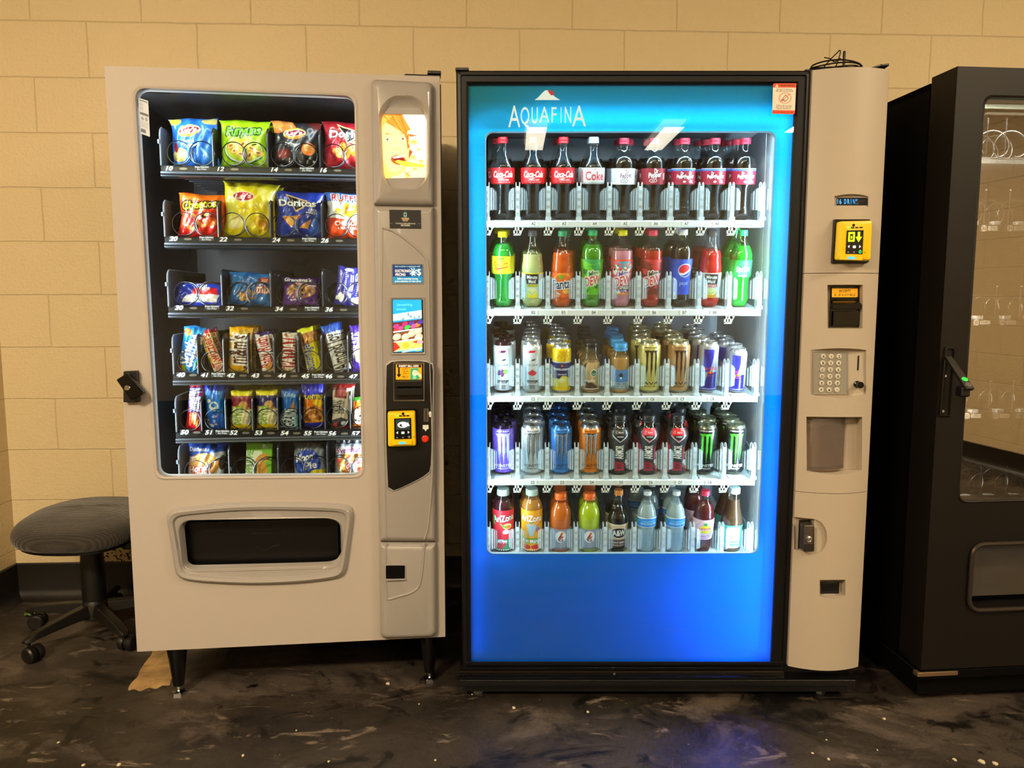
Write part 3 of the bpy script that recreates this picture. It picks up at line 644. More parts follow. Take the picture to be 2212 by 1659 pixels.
# card reader, used on both machines
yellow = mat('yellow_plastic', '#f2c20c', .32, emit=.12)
def card_reader(f, parent, quadpx, d, mode):
    """quadpx: bl, br, tr, tl of the yellow body"""
    O = rloop(quad(f, quadpx, d), .006, 6)
    back = rloop([p+Vector((0, 0, 0)) for p in inset(O, -.006, d)], .003, 6)
    mb = MB().loft([shift(inset(O, -.005), d+.001), shift(inset(O, -.005), d-.004)], False, True); pl = obj('reader_mount', mb, black_gloss, parent)
    mb = MB().loft([shift(O, d-.003), shift(O, d-.022), inset(O, .003, d-.028), inset(O, .008, d-.030)], False, True)
    rd = obj('card_reader', mb, yellow, parent)
    cs = quad(f, quadpx, d-.0305); bl, br, tr, tl = cs
    q = lambda u, w_, dd=0: (bl*(1-u)*(1-w_)+br*u*(1-w_)+tr*u*w_+tl*(1-u)*w_)+Vector((0, dd, 0))
    mb = MB(); n = 12; A_ = [q(.16+.68*i/n, .02+.0*i) for i in range(n+1)]; B_ = [q(.16+.68*i/n, .13+.035*math.sin(math.pi*i/n)) for i in range(n+1)]
    mb.loft([A_+B_[::-1], [p+Vector((0, -.006, 0)) for p in A_+B_[::-1]]], False, True); obj('card_lip', mb, yellow, rd)
    mb = MB(); mb.loft([[q(.5+.11*math.cos(t)*1.2, .065+.035*math.sin(t), -.0062) for t in [k*.5236 for k in range(12)]], [q(.5+.11*math.cos(t)*1.2, .065+.035*math.sin(t), -.0068) for t in [k*.5236 for k in range(12)]]], False, True)
    obj('card_light', mb, mat('blue_led', '#3c9cff', .3, emit=1.6), rd)
    a = Art(60, 70, '#0a0c0c')
    if mode == 0:
        a.R(.1,.45,.9,.95,'#2a3436').E(.5,.68,.3,.14,'#e8f0f0').E(.5,.66,.2,.08,'#2a3436').E(.56,.68,.12,.08,'#e8f0f0').P([(.6,.6),(.8,.8),(.9,.62)],'#e8f0f0')
    else:
        a.R(.12,.52,.5,.92,'#c8e818').R(.22,.6,.4,.84,'#20280c').E(.31,.7,.05,.06,'#c8e818').R(.66,.72,.8,.92,'#c8e818').P([(.54,.72),(.92,.72),(.73,.5)],'#c8e818')
    a.P([(.12,.32),(.22,.38),(.22,.26)],'#ffffff').R(.42,.26,.58,.36,'#ffffff').P([(.88,.32),(.78,.38),(.78,.26)],'#ffffff')
    a.T('x',.16,.1,.08,'#8a9090').T('o',.5,.1,.08,'#8a9090')
    if mode: a.E(.85,.11,.08,.07,'#20d070').E(.85,.11,.035,.03,'#0a2a1a')
    else: a.E(.85,.1,.06,.05,'#606868')
    u0, u1 = (.22, .84) if mode == 0 else (.34, .86)
    cs2 = [q(u0, .17), q(u1, .17), q(u1, .78), q(u0, .78)]
    def fn(U, V):
        A, B, Cc, D = [np.array(c)[:, None, None] for c in cs2]; P = A*(1-U)*(1-V)+B*U*(1-V)+Cc*U*V+D*(1-U)*V; return P[0], P[1]-.001, P[2]
    art_grid('reader_screen', a, fn, mat('reader_lcd', attr=True, rough=.15, emit=.8), rd, smooth=False)
    for k in range(4):
        c = q(.33+.13*k+(.06 if mode else 0), .85); mb = MB().box(c.x-.004, c.x+.004, c.y-.0012, c.y, c.z-.0016, c.z+.0016)
        obj('indicator_light', mb, mat('green_led', '#58e838', .3, emit=1.6) if k == 0 else black, rd)
    c = q(.55, .91); cd_ = obj('camera_dot', MB().lathe([(.004, 0), (.0, .001)], 12, at=(0, 0, 0)), black_gloss, rd); cd_.location = c; cd_.rotation_euler = (math.pi/2, 0, 0)
    mb = MB(); ttext(mb, 'nayax', q(.52, .14).x, q(.52, .14).y-.0002, q(.52, .14).z, .0028); obj('reader_lettering', mb, black, rd, smooth=False); mb = MB(); ttext(mb, '<<', q(.93, .22).x, q(.93, .22).y-.0002, q(.93, .22).z, .0035); obj('reader_symbol', mb, black, rd, smooth=False)
    return rd
card_reader(f, M1, [(839,962),(899,960),(897,886),(838,888)], PD-.004, 0)
# coin slot, reject button, arrow
mb = MB().loft([shift(rloop(rect(f, 915, 882, 926, 910, PD), .0015), PD-.003), shift(rloop(rect(f, 915, 882, 926, 910, PD), .0015), PD-.0055)], False, True); cs_ = obj('coin_slot', mb, chrome, M1)
c = f.p(920.5, 896, PD-.0056); obj('slot_gap', MB().box(c.x-.0016, c.x+.0016, PD-.0058, PD-.005, c.z-.015, c.z+.015), black_matte, cs_)
mb = MB(); c = f.p(929, 893, PD-.004)
for k, (dx, dz, r) in enumerate(((0, 0, .006), (.0005, -.006, .005))): mb.loft([[(c.x+dx+r*.7*math.cos(t), PD-dd, c.z+dz+r*math.sin(t)) for t in [j*.3927 for j in range(16)]] for dd in (.003, .006)], False, True)
mb2 = MB(); q0 = f.p(919.5, 926, PD-.0035); mb2.box(q0.x-.0085, q0.x+.0085, PD-.0045, PD-.003, q0.z-.001, q0.z+.011)
mb2.add([(q0.x-.0045, PD-.0045, q0.z-.001), (q0.x+.0045, PD-.0045, q0.z-.001), (q0.x, PD-.0045, q0.z-.008)], [(0, 2, 1)])
obj('coin_symbol', mb, white_plastic, ip); obj('return_symbol', mb2, white_plastic, ip, smooth=False)
c = f.p(918.5, 948, PD-.003); bt = obj('reject_button', MB().lathe([(.0105, 0), (.0105, .004), (.009, .005), (.0082, .005), (.0082, .009), (.0066, .0105), (.0, .0105)], 24), mat('red_button', '#d8331c', .35), M1); bt.location = c; bt.rotation_euler = (math.pi/2, 0, 0)
# change cup
cu = rloop(rect(f, 833, 1221, 875, 1250, PD), .002); mb = MB().loft([inset(cu, -.0025, PD+.001), inset(cu, -.002, PD-.002), inset(cu, .0, PD-.002), shift(cu, PD-.0005)], False, True)
cc = obj('change_cup', mb, silver, M1); obj('cup_door', MB().loft([inset(cu, .001, PD-.0004), inset(cu, .001, PD-.0022)], False, True), black_gloss, cc)
c0, c1 = f.p(834, 1254, PD-.004), f.p(876, 1250, PD-.004); obj('cup_lip', MB().box(c0.x, c1.x, PD-.008, PD, c0.z, c1.z), silver, cc, bevel=.001)
# ---- interior: light strips, trays
strip_m = mat('led_strip', '#eaf2ff', .3, emit=3)
zt, zb = 1.70, .42
xl = f.p(297, 400, .03).x+.012
for x, nm in ((L0+.012, 'led_strip'), (XR-.165, 'led_strip')):
    obj(nm, MB().box(x-.004, x+.004, .042, .048, zb, zt), strip_m, M1)
area('interior_glow', (L0+.02, .055, 1.1), (0, math.radians(-90), math.radians(35)), 1.3, .02, 6.5, (.88, .94, 1), M1)
area('interior_glow', (XR-.17, .055, 1.1), (0, math.radians(90), math.radians(-35)), 1.3, .02, 7.0, (.88, .94, 1), M1)
area('interior_glow', (.36, .045, 1.745), (math.radians(28), 0, 0), .6, .02, .9, (.88, .94, 1), M1)
DT = .10                                    # depth of the tray fronts
trayblack = mat('tray_black', '#151517', .3)
plateg = mat('divider_grey', '#5c6066', .4)
def num_label(art_s, f, x0, x1, y0, y1, d, parent):
    a = Art(26, 12, '#131315'); a.T(art_s, .5, .5, .72, '#f4f4f4', sh=.25, w=.8); sign('number_label', a, f, (x0, y0, x1, y1), d, paper, parent)
def note_label(f, x0, x1, y0, y1, d, parent):
    a = Art(44, 14, '#3a3c40'); a.T('Press Selection', .5, .72, .3, '#e8e8e8', w=.92).T('For Price', .5, .28, .3, '#e8e8e8', w=.6); sign('price_label', a, f, (x0, y0, x1, y1), d, paper, parent)
def tray(x0, x1, y, slope, nums, cols, coils, rail=14, hgt=95, divs=None):
    """y: pixel height of the top of the label strip at x0; cols: pixel x of dividers; coils: pixel x centres"""
    Y = lambda x: y+(x-x0)*slope
    a, b = f.p(x0, Y(x0), DT), f.p(x1, Y(x1), DT); a2, b2 = f.p(x0, Y(x0)+14, DT), f.p(x1, Y(x1)+14, DT)
    z, z2 = (a.z+b.z)/2, (a2.z+b2.z)/2; xe = R0-.006
    t = obj('tray', MB().box(a.x-.006, xe, DT, .60, z-.006, z-.002).box(a.x-.006, xe, DT, DT+.003, z2, z-.002), trayblack, M1, smooth=False)
    mb = MB(); prof = [(DT+.004, z2), (DT-.004, z2-.001), (DT-.007, z2-.006), (DT-.003, z2-.009), (DT-.006, z2-.014), (DT+.002, z2-.017), (DT+.03, z2-.017), (DT+.03, z2-.012), (DT+.004, z2-.010)]
    mb.loft([[(u, d, q) for d, q in prof] for u in (a.x-.006, xe)], True, True); obj('front_rail', mb, rail_m, t)
    for k in range(7): pass
    mb = MB()
    for k in range(9): mb.box(a.x, xe, DT+.05+k*.05, DT+.065+k*.05, z-.012, z-.0061)
    obj('tray_rib', mb, mat('tray_metal', '#3c4046', .4, metal=.8), t)
    for s, nx in nums:
        yy = Y(nx); num_label(s, f, nx-13, nx+7, yy+1, yy+12, DT-.0008, t)
    for k in range(len(nums)):
        nx = nums[k][1]
        if k % 2 == 0 and len(nums) < 6 or (len(nums) > 6 and k in (1, 5)): note_label(f, nx+(52 if len(nums) < 6 else 10), nx+(84 if len(nums) < 6 else 41), Y(nx)+1, Y(nx)+11, DT-.0008, t)
        ex = nx+(22 if len(nums) < 6 else 17)
        if not (len(nums) > 6 and k in (1, 5)):
            c = f.p(ex+6, Y(ex)+7, DT-.001); mb = MB().loft([[(c.x+.011*math.copysign(abs(math.cos(t_))**.6, math.cos(t_)), DT-dd, c.z+.0035*math.sin(t_)) for t_ in [j*.3927 for j in range(16)]] for dd in (.0, .0012)], False, True)
            obj('label_window', mb, mat('label_window_metal', '#8d8578', .25, metal=.6), t)
    for k, cx in enumerate(cols):               # divider plates with a rounded upper front corner
        c = f.p(cx, Y(cx), DT+.01); hh = hgt*f.scale(cx, y, DT)
        prof = [(DT+.006, z-.002), (DT+.006, z+hh*.80), (DT+.010, z+hh*.92), (DT+.022, z+hh), (.5, z+hh), (.5, z-.002)]
        mb = MB().loft([[(c.x+o_, d, q) for d, q in prof] for o_ in (-.0012, .0012)], True, True)
        dv = obj('divider', mb, plateg if k == 0 else trayblack, t, smooth=False)
        mb = MB().tube([(c.x, d-.002, q) for d, q in prof[:5]], .0026, 6)
        mb.box(c.x-.006, c.x-.001, DT-.002, DT+.004, z+hh*.55, z+hh*.66) if k == 0 else None
        obj('divider_edge', mb, plateg if k == 0 else mat('edge_black', '#222326', .25), t)
    for (cx, r, sgn) in coils:
        c = f.p(cx, Y(cx), DT+.012); mb = MB(); P = []
        turns, pitch = 5, .052
        for i in range(turns*26+1):
            q = -math.pi*.55+sgn*i/26*2*math.pi; P.append((c.x+r*math.cos(q), DT+.003+(.012*i/26 if i < 26 else .012+pitch*(i/26-1)), z+.002+r+r*math.sin(q)))
        mb.tube(P, .0015, 6); obj('coil', mb, wire, t)
    return t, z
def pair(c1, c2, r=.034): return [(c1, r, 1), (c2, r, -1)]
T1 = tray(352, 768, 357, .012, (('10',368),('12',479),('14',595),('16',701)), (350,463,580,692), pair(388,438)+pair(506,552)+pair(612,661)+pair(721,768), hgt=84)
T2 = tray(360, 772, 509, .012, (('20',378),('22',486),('24',600),('26',705)), (358,474,586,696), pair(399,448)+pair(504,557)+pair(613,665)+pair(728,776), hgt=80)
T3 = tray(368, 774, 658, .012, (('30',390),('32',500),('34',606),('36',714)), (366,482,587,698), pair(402,454)+pair(517,560)+pair(623,669)+pair(727,775), hgt=80)
T4 = tray(378, 776, 803, .010, (('40',394),('41',446),('42',502),('43',555),('44',612),('45',663),('46',713),('47',766)), (377,430,486,538,594,646,696,752), [(407,.031,1),(461,.031,-1),(516,.031,1),(569,.031,1),(621,.031,-1),(672,.031,1),(728,.034,1),(782,.034,1)], hgt=86)
T5 = tray(384, 778, 927, .008, (('50',402),('51',455),('52',508),('53',562),('54',618),('55',668),('56',721),('57',771)), (383,438,490,548,602,650,703,757), [(412,.031,1),(468,.031,-1),(521,.031,1),(578,.031,1),(630,.031,-1),(678,.031,1),(730,.033,1),(785,.033,1)], hgt=78)
T6 = tray(392, 780, 1040, .004, (('60',410),('62',512),('64',618),('66',724)), (390,498,603,708), pair(425,475)+pair(528,575)+pair(634,682)+pair(735,785), hgt=84)
# ------------------------------------------------------------ snack packets: each one a thing of its own
def packet(name, art, w_, h_, t_, seed=1, flare=.09, backcol='#888888', m=None, box=False):
    rs = random.Random(seed); ph = [rs.uniform(0, 6.28) for _ in range(8)]
    nb = art.nx
    def shape(U, V, sgn):
        side = np.clip(1-np.abs(2*U-1)**2.6, 0, 1)**.55; up = np.clip(1-np.abs(2*V-1)**5, 0, 1)**.8
        wid = 1-flare*np.clip(np.sin(math.pi*V), 0, 1)**.45
        x = (U-.5)*w_*wid+w_*.012*np.sin(V*9+ph[0])*(1 if not box else 0)
        bulge_ = t_/2*side*up
        wr = t_*.05*np.sin(U*17+V*9+ph[1])+t_*.035*np.sin(U*31-V*13+ph[2])+t_*.05*np.sin(V*21+U*5+ph[3])*np.abs(2*V-1)**1.5
        wr = wr+t_*.10*np.sin(U*26+ph[4])*np.exp(-((1-np.abs(2*V-1))/.16)**2)+t_*.045*np.abs(np.sin((U+V*.6)*11+ph[5]))
        if box: wr = wr*0; bulge_ = t_/2*(np.abs(2*U-1) < .97)*(np.abs(2*V-1) < .99)
        y = -sgn*(bulge_+wr*side*(.3+.7*up)*(sgn > 0))
        z = V*h_+h_*.012*np.sin(U*9+ph[6])*(V > .9)*(0 if box else 1)
        return x, y, z
    return art_grid(name, art, lambda U, V: shape(U, V, 1), m or foil, back=(lambda U, V: shape(U, V, -1), backcol))
def put(o, f, x, y, d, lean=0, back=.10, dz=0, z=None):
    """stand packet o with its base centre at pixel (x, y) on depth d of frame f"""
    p = f.p(x, y, d); 
    if z is not None: p.z = z
    o.location = f.w(p+Vector((0, 0, dz))); o.rotation_euler = Matrix.Rotation(f.a, 4, 'Z').to_4x4() and (Matrix.Rotation(f.a, 4, 'Z') @ Matrix.Rotation(math.radians(lean), 4, 'Y') @ Matrix.Rotation(-back, 4, 'X')).to_euler()
    return o
def lean_of(xt, yt, xb, yb): return math.degrees(math.atan2(xt-xb, yb-yt))
ORD = ['front', 'second', 'third', 'fourth', 'fifth', 'sixth', 'seventh', 'eighth']
def rowof(o, f, desc, tail, cat, n, x, y, d, lean, back, z, step=.052, grp=None):
    put(o, f, x, y, d, lean, back, z=z); tag(o, (desc+', front one of its column, '+tail) if n > 1 and len((desc+tail).split()) < 11 else desc.rstrip(',')+', '+tail, cat, 'snack packets '+tail)
    base_loc = o.location.copy()
    for k in range(1, n):
        q = o.copy(); C.objects.link(q); q.location = base_loc+f.n*step*k+f.u*(.004*math.sin(k*2.3)); q['label'] = '%s, %s back %s' % (desc.rstrip(','), ORD[k], tail)
    return o
def mk(f, px, art, **k):                      # size from the pixel box (x0, y0, x1, y1) at depth d
    x0, y0, x1, y1 = px; s = f.scale((x0+x1)/2, (y0+y1)/2, .13); return (x1-x0)*s, (y1-y0)*s*1.02
def chips(art, bx, cols, n=14, s=.05, seed=3): return art.S(*bx, cols, n, s, seed)
B1 = .152
z1, z2, z3, z4, z5, z6 = T1[1]-.001, T2[1]-.001, T3[1]-.001, T4[1]-.001, T5[1]-.001, T6[1]-.001
def lays(a, cx, cy, s, red='#8c1c24'):
    a.E(cx, cy, .25*s, .115*s, '#f4d84a', 8).E(cx, cy-.03*s, .22*s, .085*s, '#f0942a', 8).E(cx, cy+.012*s, .24*s, .07*s, '#ffffff', 8).E(cx, cy+.012*s, .232*s, .062*s, red, 8)
    return a.T("Lay's", cx, cy+.015*s, .072*s, '#ffffff', w=.36*s, sh=.2, rot=5)
# row one
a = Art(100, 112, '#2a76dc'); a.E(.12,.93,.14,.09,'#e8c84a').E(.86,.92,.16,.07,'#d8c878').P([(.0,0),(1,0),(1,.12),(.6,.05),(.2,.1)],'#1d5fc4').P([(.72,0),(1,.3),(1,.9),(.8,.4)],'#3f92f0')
lays(a,.42,.72,1); a.T('Salt &',.42,.52,.055,'#e8f6ff',w=.26,b=1).T('Vinegar',.42,.445,.055,'#e8f6ff',w=.36,b=1).T('FLAVORED',.40,.395,.02,'#bfe4ff',w=.2)
a.E(.2,.25,.17,.13,'#f0d878',20).E(.17,.26,.12,.08,'#f8ea9a',20).E(.12,.4,.05,.1,'#a82a30'); a.T('8 3.3g',.2,.07,.03,'#e8f4ff'); a.E(.75,.28,.03,.12,'#90c8f8',30)
w_, h_ = mk(f, (372,247,482,356), a)
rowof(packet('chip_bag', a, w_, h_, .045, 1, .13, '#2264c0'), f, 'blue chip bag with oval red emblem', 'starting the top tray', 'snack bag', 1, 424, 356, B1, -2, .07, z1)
a = Art(100, 106, '#a8d818'); a.P([(0,0),(1,0),(1,.10),(0,.14)],'#8cc010'); a.E(.5,.36,.42,.28,'#1d7a2c').E(.5,.37,.40,.26,'#ffffff').E(.5,.38,.385,.245,'#c8e848')
for x,y,r in ((.32,.34,10),(.5,.48,40),(.68,.40,-20),(.45,.28,0),(.25,.44,30),(.62,.26,60),(.8,.32,0)): a.E(x,y,.12,.075,'#e8b83a',r).E(x,y,.085,.05,'#f8dc80',r).E(x,y,.045,.022,'#b06a24',r)
a.T('Funyuns',.5,.76,.17,'#7fe01a',w=.72,sh=.15,rot=5,ol='#14401c',ow=.16).T('180',.83,.12,.04,'#dff0a0').R(.77,.05,.90,.06,'#dff0a0').R(.77,.18,.90,.19,'#dff0a0'); a.T('FLAVORED ONION RINGS',.35,.10,.025,'#e8f890')
w_, h_ = mk(f, (472,252,587,358), a)
rowof(packet('chip_bag', a, w_, h_, .045, 2, .13, '#8cc010'), f, 'lime green bag of yellow onion ring snacks', 'on the top tray', 'snack bag', 2, 529, 358, B1, 1, .07, z1)
a = Art(100, 104, '#2b2b2f'); a.P([(0,.98),(0,.75),(.12,.72),(.5,.85),(.42,1),(0,1)],'#e08038').E(.12,.9,.12,.08,'#f0a050').E(.33,.93,.1,.07,'#e89048').P([(.62,1),(1,1),(1,.72),(.8,.9)],'#5c1c1c').P([(0,.15),(0,0),(1,0),(1,.3),(.5,.2)],'#1a1a1d')
lays(a,.46,.72,.95); a.T('Barbecue',.44,.51,.05,'#e8e8e8',w=.34).T('FLAVORED',.44,.465,.022,'#d8d8d8',w=.18)
a.E(.78,.42,.14,.13,'#f08030',-15).E(.78,.44,.10,.08,'#f8a050',-15).E(.25,.3,.14,.10,'#7c2424',25).S(.8,.2,.1,.1,['#e8f0f4','#8a9298'],6,.02,4); a.T('100',.2,.07,.03,'#d8d8d8')
w_, h_ = mk(f, (581,257,694,361), a)
rowof(packet('chip_bag', a, w_, h_, .045, 3, .12, '#202022'), f, 'black barbecue chip bag with oval red emblem', 'on the top tray', 'snack bag', 1, 640, 360, B1, 2, .07, z1)
def doritos(a, cx, cy, s, tri='#101010'):
    a.P([(cx-.22*s,cy+.18*s),(cx+.30*s,cy+.02*s),(cx-.02*s,cy-.20*s)],'#f4c890').P([(cx-.19*s,cy+.145*s),(cx+.25*s,cy+.015*s),(cx-.02*s,cy-.165*s)],tri).T('Doritos',cx,cy,.13*s,'#ffffff',w=.80*s,ol=tri,ow=.1)
    return a
a = Art(104, 104, '#a81c2c'); a.P([(0,0),(1,0),(1,.2),(0,.1)],'#8c1220'); doritos(a,.52,.72,1.05); a.S(.5,.38,.26,.13,['#f08828','#e06a18','#f8a848'],22,.06,5); a.P([(.2,.42),(.62,.47),(.4,.22)],'#f09030').P([(.5,.4),(.8,.42),(.66,.25)],'#e87a20'); a.T('NACHO CHEESE',.68,.56,.04,'#ffe0a0',w=.3)
w_, h_ = mk(f, (694,258,808,363), a)
rowof(packet('chip_bag', a, w_, h_, .045, 4, .1, '#8c1220'), f, 'dark red tortilla chip bag with black triangle emblem', 'at the end of the top tray', 'snack bag', 1, 752, 362, B1, 1, .07, z1)
# row two
a = Art(104, 100, '#e8501c'); a.P([(0,.82),(1,.84),(1,1),(0,1)],'#f0761c').P([(0,0),(1,0),(1,.28),(.6,.35),(0,.16)],'#d41c1c').P([(.1,.1),(.9,.1),(.95,.6),(.5,.65),(.15,.5)],'#e42a20')
a.S(.48,.36,.36,.20,['#f08838','#e86020','#f8a860','#f4e8e0','#c81c18'],46,.055,7); a.E(.6,.5,.1,.05,'#1c1410',20).E(.62,.52,.07,.03,'#e8c060',20)
a.T('Cheetos',.46,.74,.17,'#f8e020',w=.78,sh=.2,rot=8,ol='#181008',ow=.2).T('Crunchy',.46,.61,.06,'#f0a818',w=.32,sh=.2,rot=8)
w_, h_ = mk(f, (383,413,493,509), a)
rowof(packet('chip_bag', a, w_, h_, .046, 5, .12, '#d03a18'), f, 'orange and red bag of crunchy cheese puffs', 'starting the second tray', 'snack bag', 1, 437, 509, B1, 3, .06, z2)
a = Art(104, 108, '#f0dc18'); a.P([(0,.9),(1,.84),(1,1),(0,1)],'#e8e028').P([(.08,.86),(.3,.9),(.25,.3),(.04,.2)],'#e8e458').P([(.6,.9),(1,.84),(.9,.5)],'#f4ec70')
a.E(.40,.70,.24,.11,'#f8e86a').E(.40,.72,.21,.085,'#ffffff').E(.40,.72,.20,.075,'#c8202c').T("Lay's",.40,.725,.08,'#ffffff',w=.32,sh=.2,rot=4).T('Classic',.40,.52,.055,'#b89818',w=.26,b=0)
a.E(.25,.26,.17,.12,'#f8ec90',20).E(.27,.25,.12,.07,'#fff6b8',20).E(.75,.28,.17,.13,'#e0b818',-20).E(.78,.25,.10,.07,'#c88a10',-20).S(.8,.15,.1,.06,['#e8c030','#b88010'],8,.03,4)
w_, h_ = mk(f, (478,390,606,512), a)
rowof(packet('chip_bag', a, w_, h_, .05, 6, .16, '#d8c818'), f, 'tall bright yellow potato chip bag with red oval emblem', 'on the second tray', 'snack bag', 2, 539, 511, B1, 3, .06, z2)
a = Art(104, 100, '#1c3cb4'); a.P([(0,0),(1,0),(1,.12),(0,.08)],'#16309a').P([(.7,0),(1,.2),(1,.7),(.8,.4)],'#2a66d8'); doritos(a,.45,.74,1.0); a.T('COOL',.78,.60,.05,'#f0f4ff',w=.18).T('RANCH',.76,.54,.05,'#f0f4ff',w=.24)
a.P([(.15,.44),(.58,.48),(.36,.22)],'#e89a38').P([(.22,.41),(.5,.44),(.36,.28)],'#f4b860').P([(.52,.22),(.78,.42),(.7,.2)],'#e8a040').S(.4,.08,.3,.04,['#90b8f0','#3a66d0'],8,.025,4)
w_, h_ = mk(f, (592,411,706,512), a)
rowof(packet('chip_bag', a, w_, h_, .046, 7, .12, '#16309a'), f, 'royal blue tortilla chip bag with black triangle emblem', 'on the second tray', 'snack bag', 1, 647, 511, B1, 2, .06, z2)
a = Art(104, 98, '#e8eef4'); a.P([(0,.8),(1,.72),(1,1),(0,1)],'#2a6ac8').P([(0,0),(1,0),(1,.30),(.5,.40),(0,.46)],'#e8481c').T('RUFFLES',.5,.86,.14,'#c8203a',w=.78,rot=-2,ol='#ffffff',ow=.12)
a.S(.55,.60,.32,.10,['#f4c838','#e8a820','#f8dc70'],16,.08,5); a.T('CHEDDAR',.5,.32,.09,'#ffffff',w=.6).T('& SOUR CREAM',.5,.22,.05,'#ffffff',w=.5)
w_, h_ = mk(f, (702,415,812,514), a)
rowof(packet('chip_bag', a, w_, h_, .046, 8, .1, '#d0441c'), f, 'blue, white and orange ridged chip bag', 'ending the second tray', 'snack bag', 1, 756, 513, B1, 1, .06, z2)
# row three
a = Art(110, 46, '#1a3cc0'); a.P([(.35,.35),(.9,.35),(.85,.72),(.42,.72)],'#d8182a').P([(.22,.12),(.88,.12),(.92,.42),(.28,.42)],'#f0e8e0').S(.6,.26,.24,.1,['#d8c8c0','#ffffff'],12,.06,2); a.T('Pop',.58,.88,.17,'#ffffff',w=.2,rot=-6).T('Tarts',.62,.70,.15,'#ffffff',w=.22); a.T('KEY',.13,.3,.12,'#90b0ff',rot=60)
w_, h_ = mk(f, (368,608,484,656), a)
rowof(packet('pastry_packet', a, w_, h_*1.15, .03, 9, .04, '#16309a'), f, 'low blue toaster pastry packet with red and white frosting', 'starting the third tray', 'snack packet', 1, 427, 656, B1, 0, .45, z3)
a = Art(96, 78, '#2a78cc'); a.P([(.1,0),(.32,0),(.62,1),(.4,1)],'#1c58a8').T('ULTRA DAY',.36,.52,.10,'#80c0f0',w=.66,rot=62,b=0); a.E(.82,.78,.14,.08,'#a82a1c').T('Peanut',.82,.80,.05,'#f8c8b0').T('Mixed',.82,.745,.05,'#f8c8b0')
a.T('mix',.80,.52,.24,'#ffffff',w=.34,ol='#c8403a',ow=.1).S(.45,.28,.18,.16,['#d8a060','#b07838','#f0c890','#8c5424'],26,.055,5).T('trail',.72,.66,.08,'#f0d8d0')
w_, h_ = mk(f, (489,583,592,657), a)
rowof(packet('nut_packet', a, w_, h_, .035, 10, .1, '#2060a8'), f, 'medium blue trail mix packet picturing nuts', 'on the third tray', 'snack packet', 2, 540, 656, B1, 4, .15, z3)
a = Art(84, 70, '#5c2c90'); a.P([(0,.8),(1,.8),(1,1),(0,1)],'#3c1c6c').T("Grandma's",.45,.90,.12,'#ffffff',w=.75,sh=.2,rot=-3); a.E(.52,.52,.40,.26,'#c89060').S(.5,.5,.34,.22,['#d8a068','#6c3c24','#e8b880','#b8783c','#8a5ab0'],40,.05,8); a.P([(0,0),(1,0),(1,.12),(0,.18)],'#7a4ab0').T('Oatmeal',.8,.7,.07,'#f0e0ff').S(.3,.22,.15,.05,['#e8d8f4','#4a2080'],8,.03,2)
w_, h_ = mk(f, (609,595,690,657), a)
rowof(packet('cookie_packet', a, w_, h_, .03, 11, .06, '#4a2080'), f, 'purple cookie packet with white script on top', 'on the third tray', 'snack packet', 2, 650, 656, B1, 0, .12, z3)
a = Art(70, 84, '#33308c'); a.P([(.1,.1),(.9,.1),(.9,.9),(.1,.9)],'#2a2a84')
for k in range(12): a.R(.30,.28+k*.05,.34,.30+k*.05,'#d8d8f0').R(.72,.28+k*.05,.76,.30+k*.05,'#d8d8f0')
a.T('II',.53,.70,.16,'#f0f0ff').T('II',.53,.46,.16,'#f0f0ff').T('II',.53,.26,.12,'#f0f0ff').S(.2,.2,.10,.1,['#f4f0e0','#d8d0c0'],8,.06,3).S(.8,.15,.15,.1,['#f4f0e0','#d8d0c0'],10,.06,4).E(.4,.92,.15,.05,'#d8d8e8').T('THE MOVIE',.14,.6,.06,'#c8c8f0',rot=88)
w_, h_ = mk(f, (728,573,792,657), a)
rowof(packet('popcorn_packet', a, w_, h_, .022, 12, .02, '#2a2a70'), f, 'indigo movie popcorn packet with film strip border', 'ending the third tray', 'snack packet', 1, 752, 656, B1, 8, .1, z3)
# row four: eight leaning candy bars
def bar(name, art, px, top, bot, z, desc, n=1, t=.02, seed=1, back=.06, backcol='#777777', wpx=40, row='on the candy bar tray', step=.05):
    s = f.scale(bot[0], bot[1], .13); L_ = math.hypot(top[0]-bot[0], top[1]-bot[1])*s*1.02
    o = packet(name, art, wpx*s, L_, t, seed, .06, backcol)
    return rowof(o, f, desc, row, 'candy bar', n, bot[0], bot[1], .138, lean_of(*top, *bot), back, z, step)
a = Art(44, 104, '#1c8cdc'); a.S(.2,.88,.15,.06,['#e83a2a','#f0c020','#58c038','#f07818'],16,.035,3).S(.75,.5,.2,.35,['#e85a3a','#e8c040','#48b048','#f08828'],26,.03,5).S(.25,.1,.2,.06,['#e83a2a','#f0c020','#58c038'],14,.04,6); a.T('Skittles',.45,.5,.30,'#ffffff',w=1.65,rot=76,ol='#1460b0',ow=.08)
bar('candy_bag', a, 0, (424,700), (408,800), z4, 'sky blue fruit candy packet with white upright lettering', 2, .028, 21, backcol='#1870b4', wpx=48)
a = Art(34, 96, '#e8b828'); a.P([(0,.9),(1,.9),(1,1),(0,1)],'#c81c2c').P([(.55,0),(1,0),(1,.5),(.7,.3)],'#e82a30').P([(0,0),(1,0),(1,.18),(0,.22)],'#f0e0d0').T('Twizzlers',.5,.52,.26,'#d8382a',w=2.1,rot=90,ol='#f8f0d0',ow=.08).T('CANDY',.5,.12,.1,'#d82a30',w=.6)
bar('candy_bar', a, 0, (441,707), (477,799), z4, 'yellow and red candy bar leaning strongly,', 3, .018, 22, wpx=28, backcol='#5c2018')
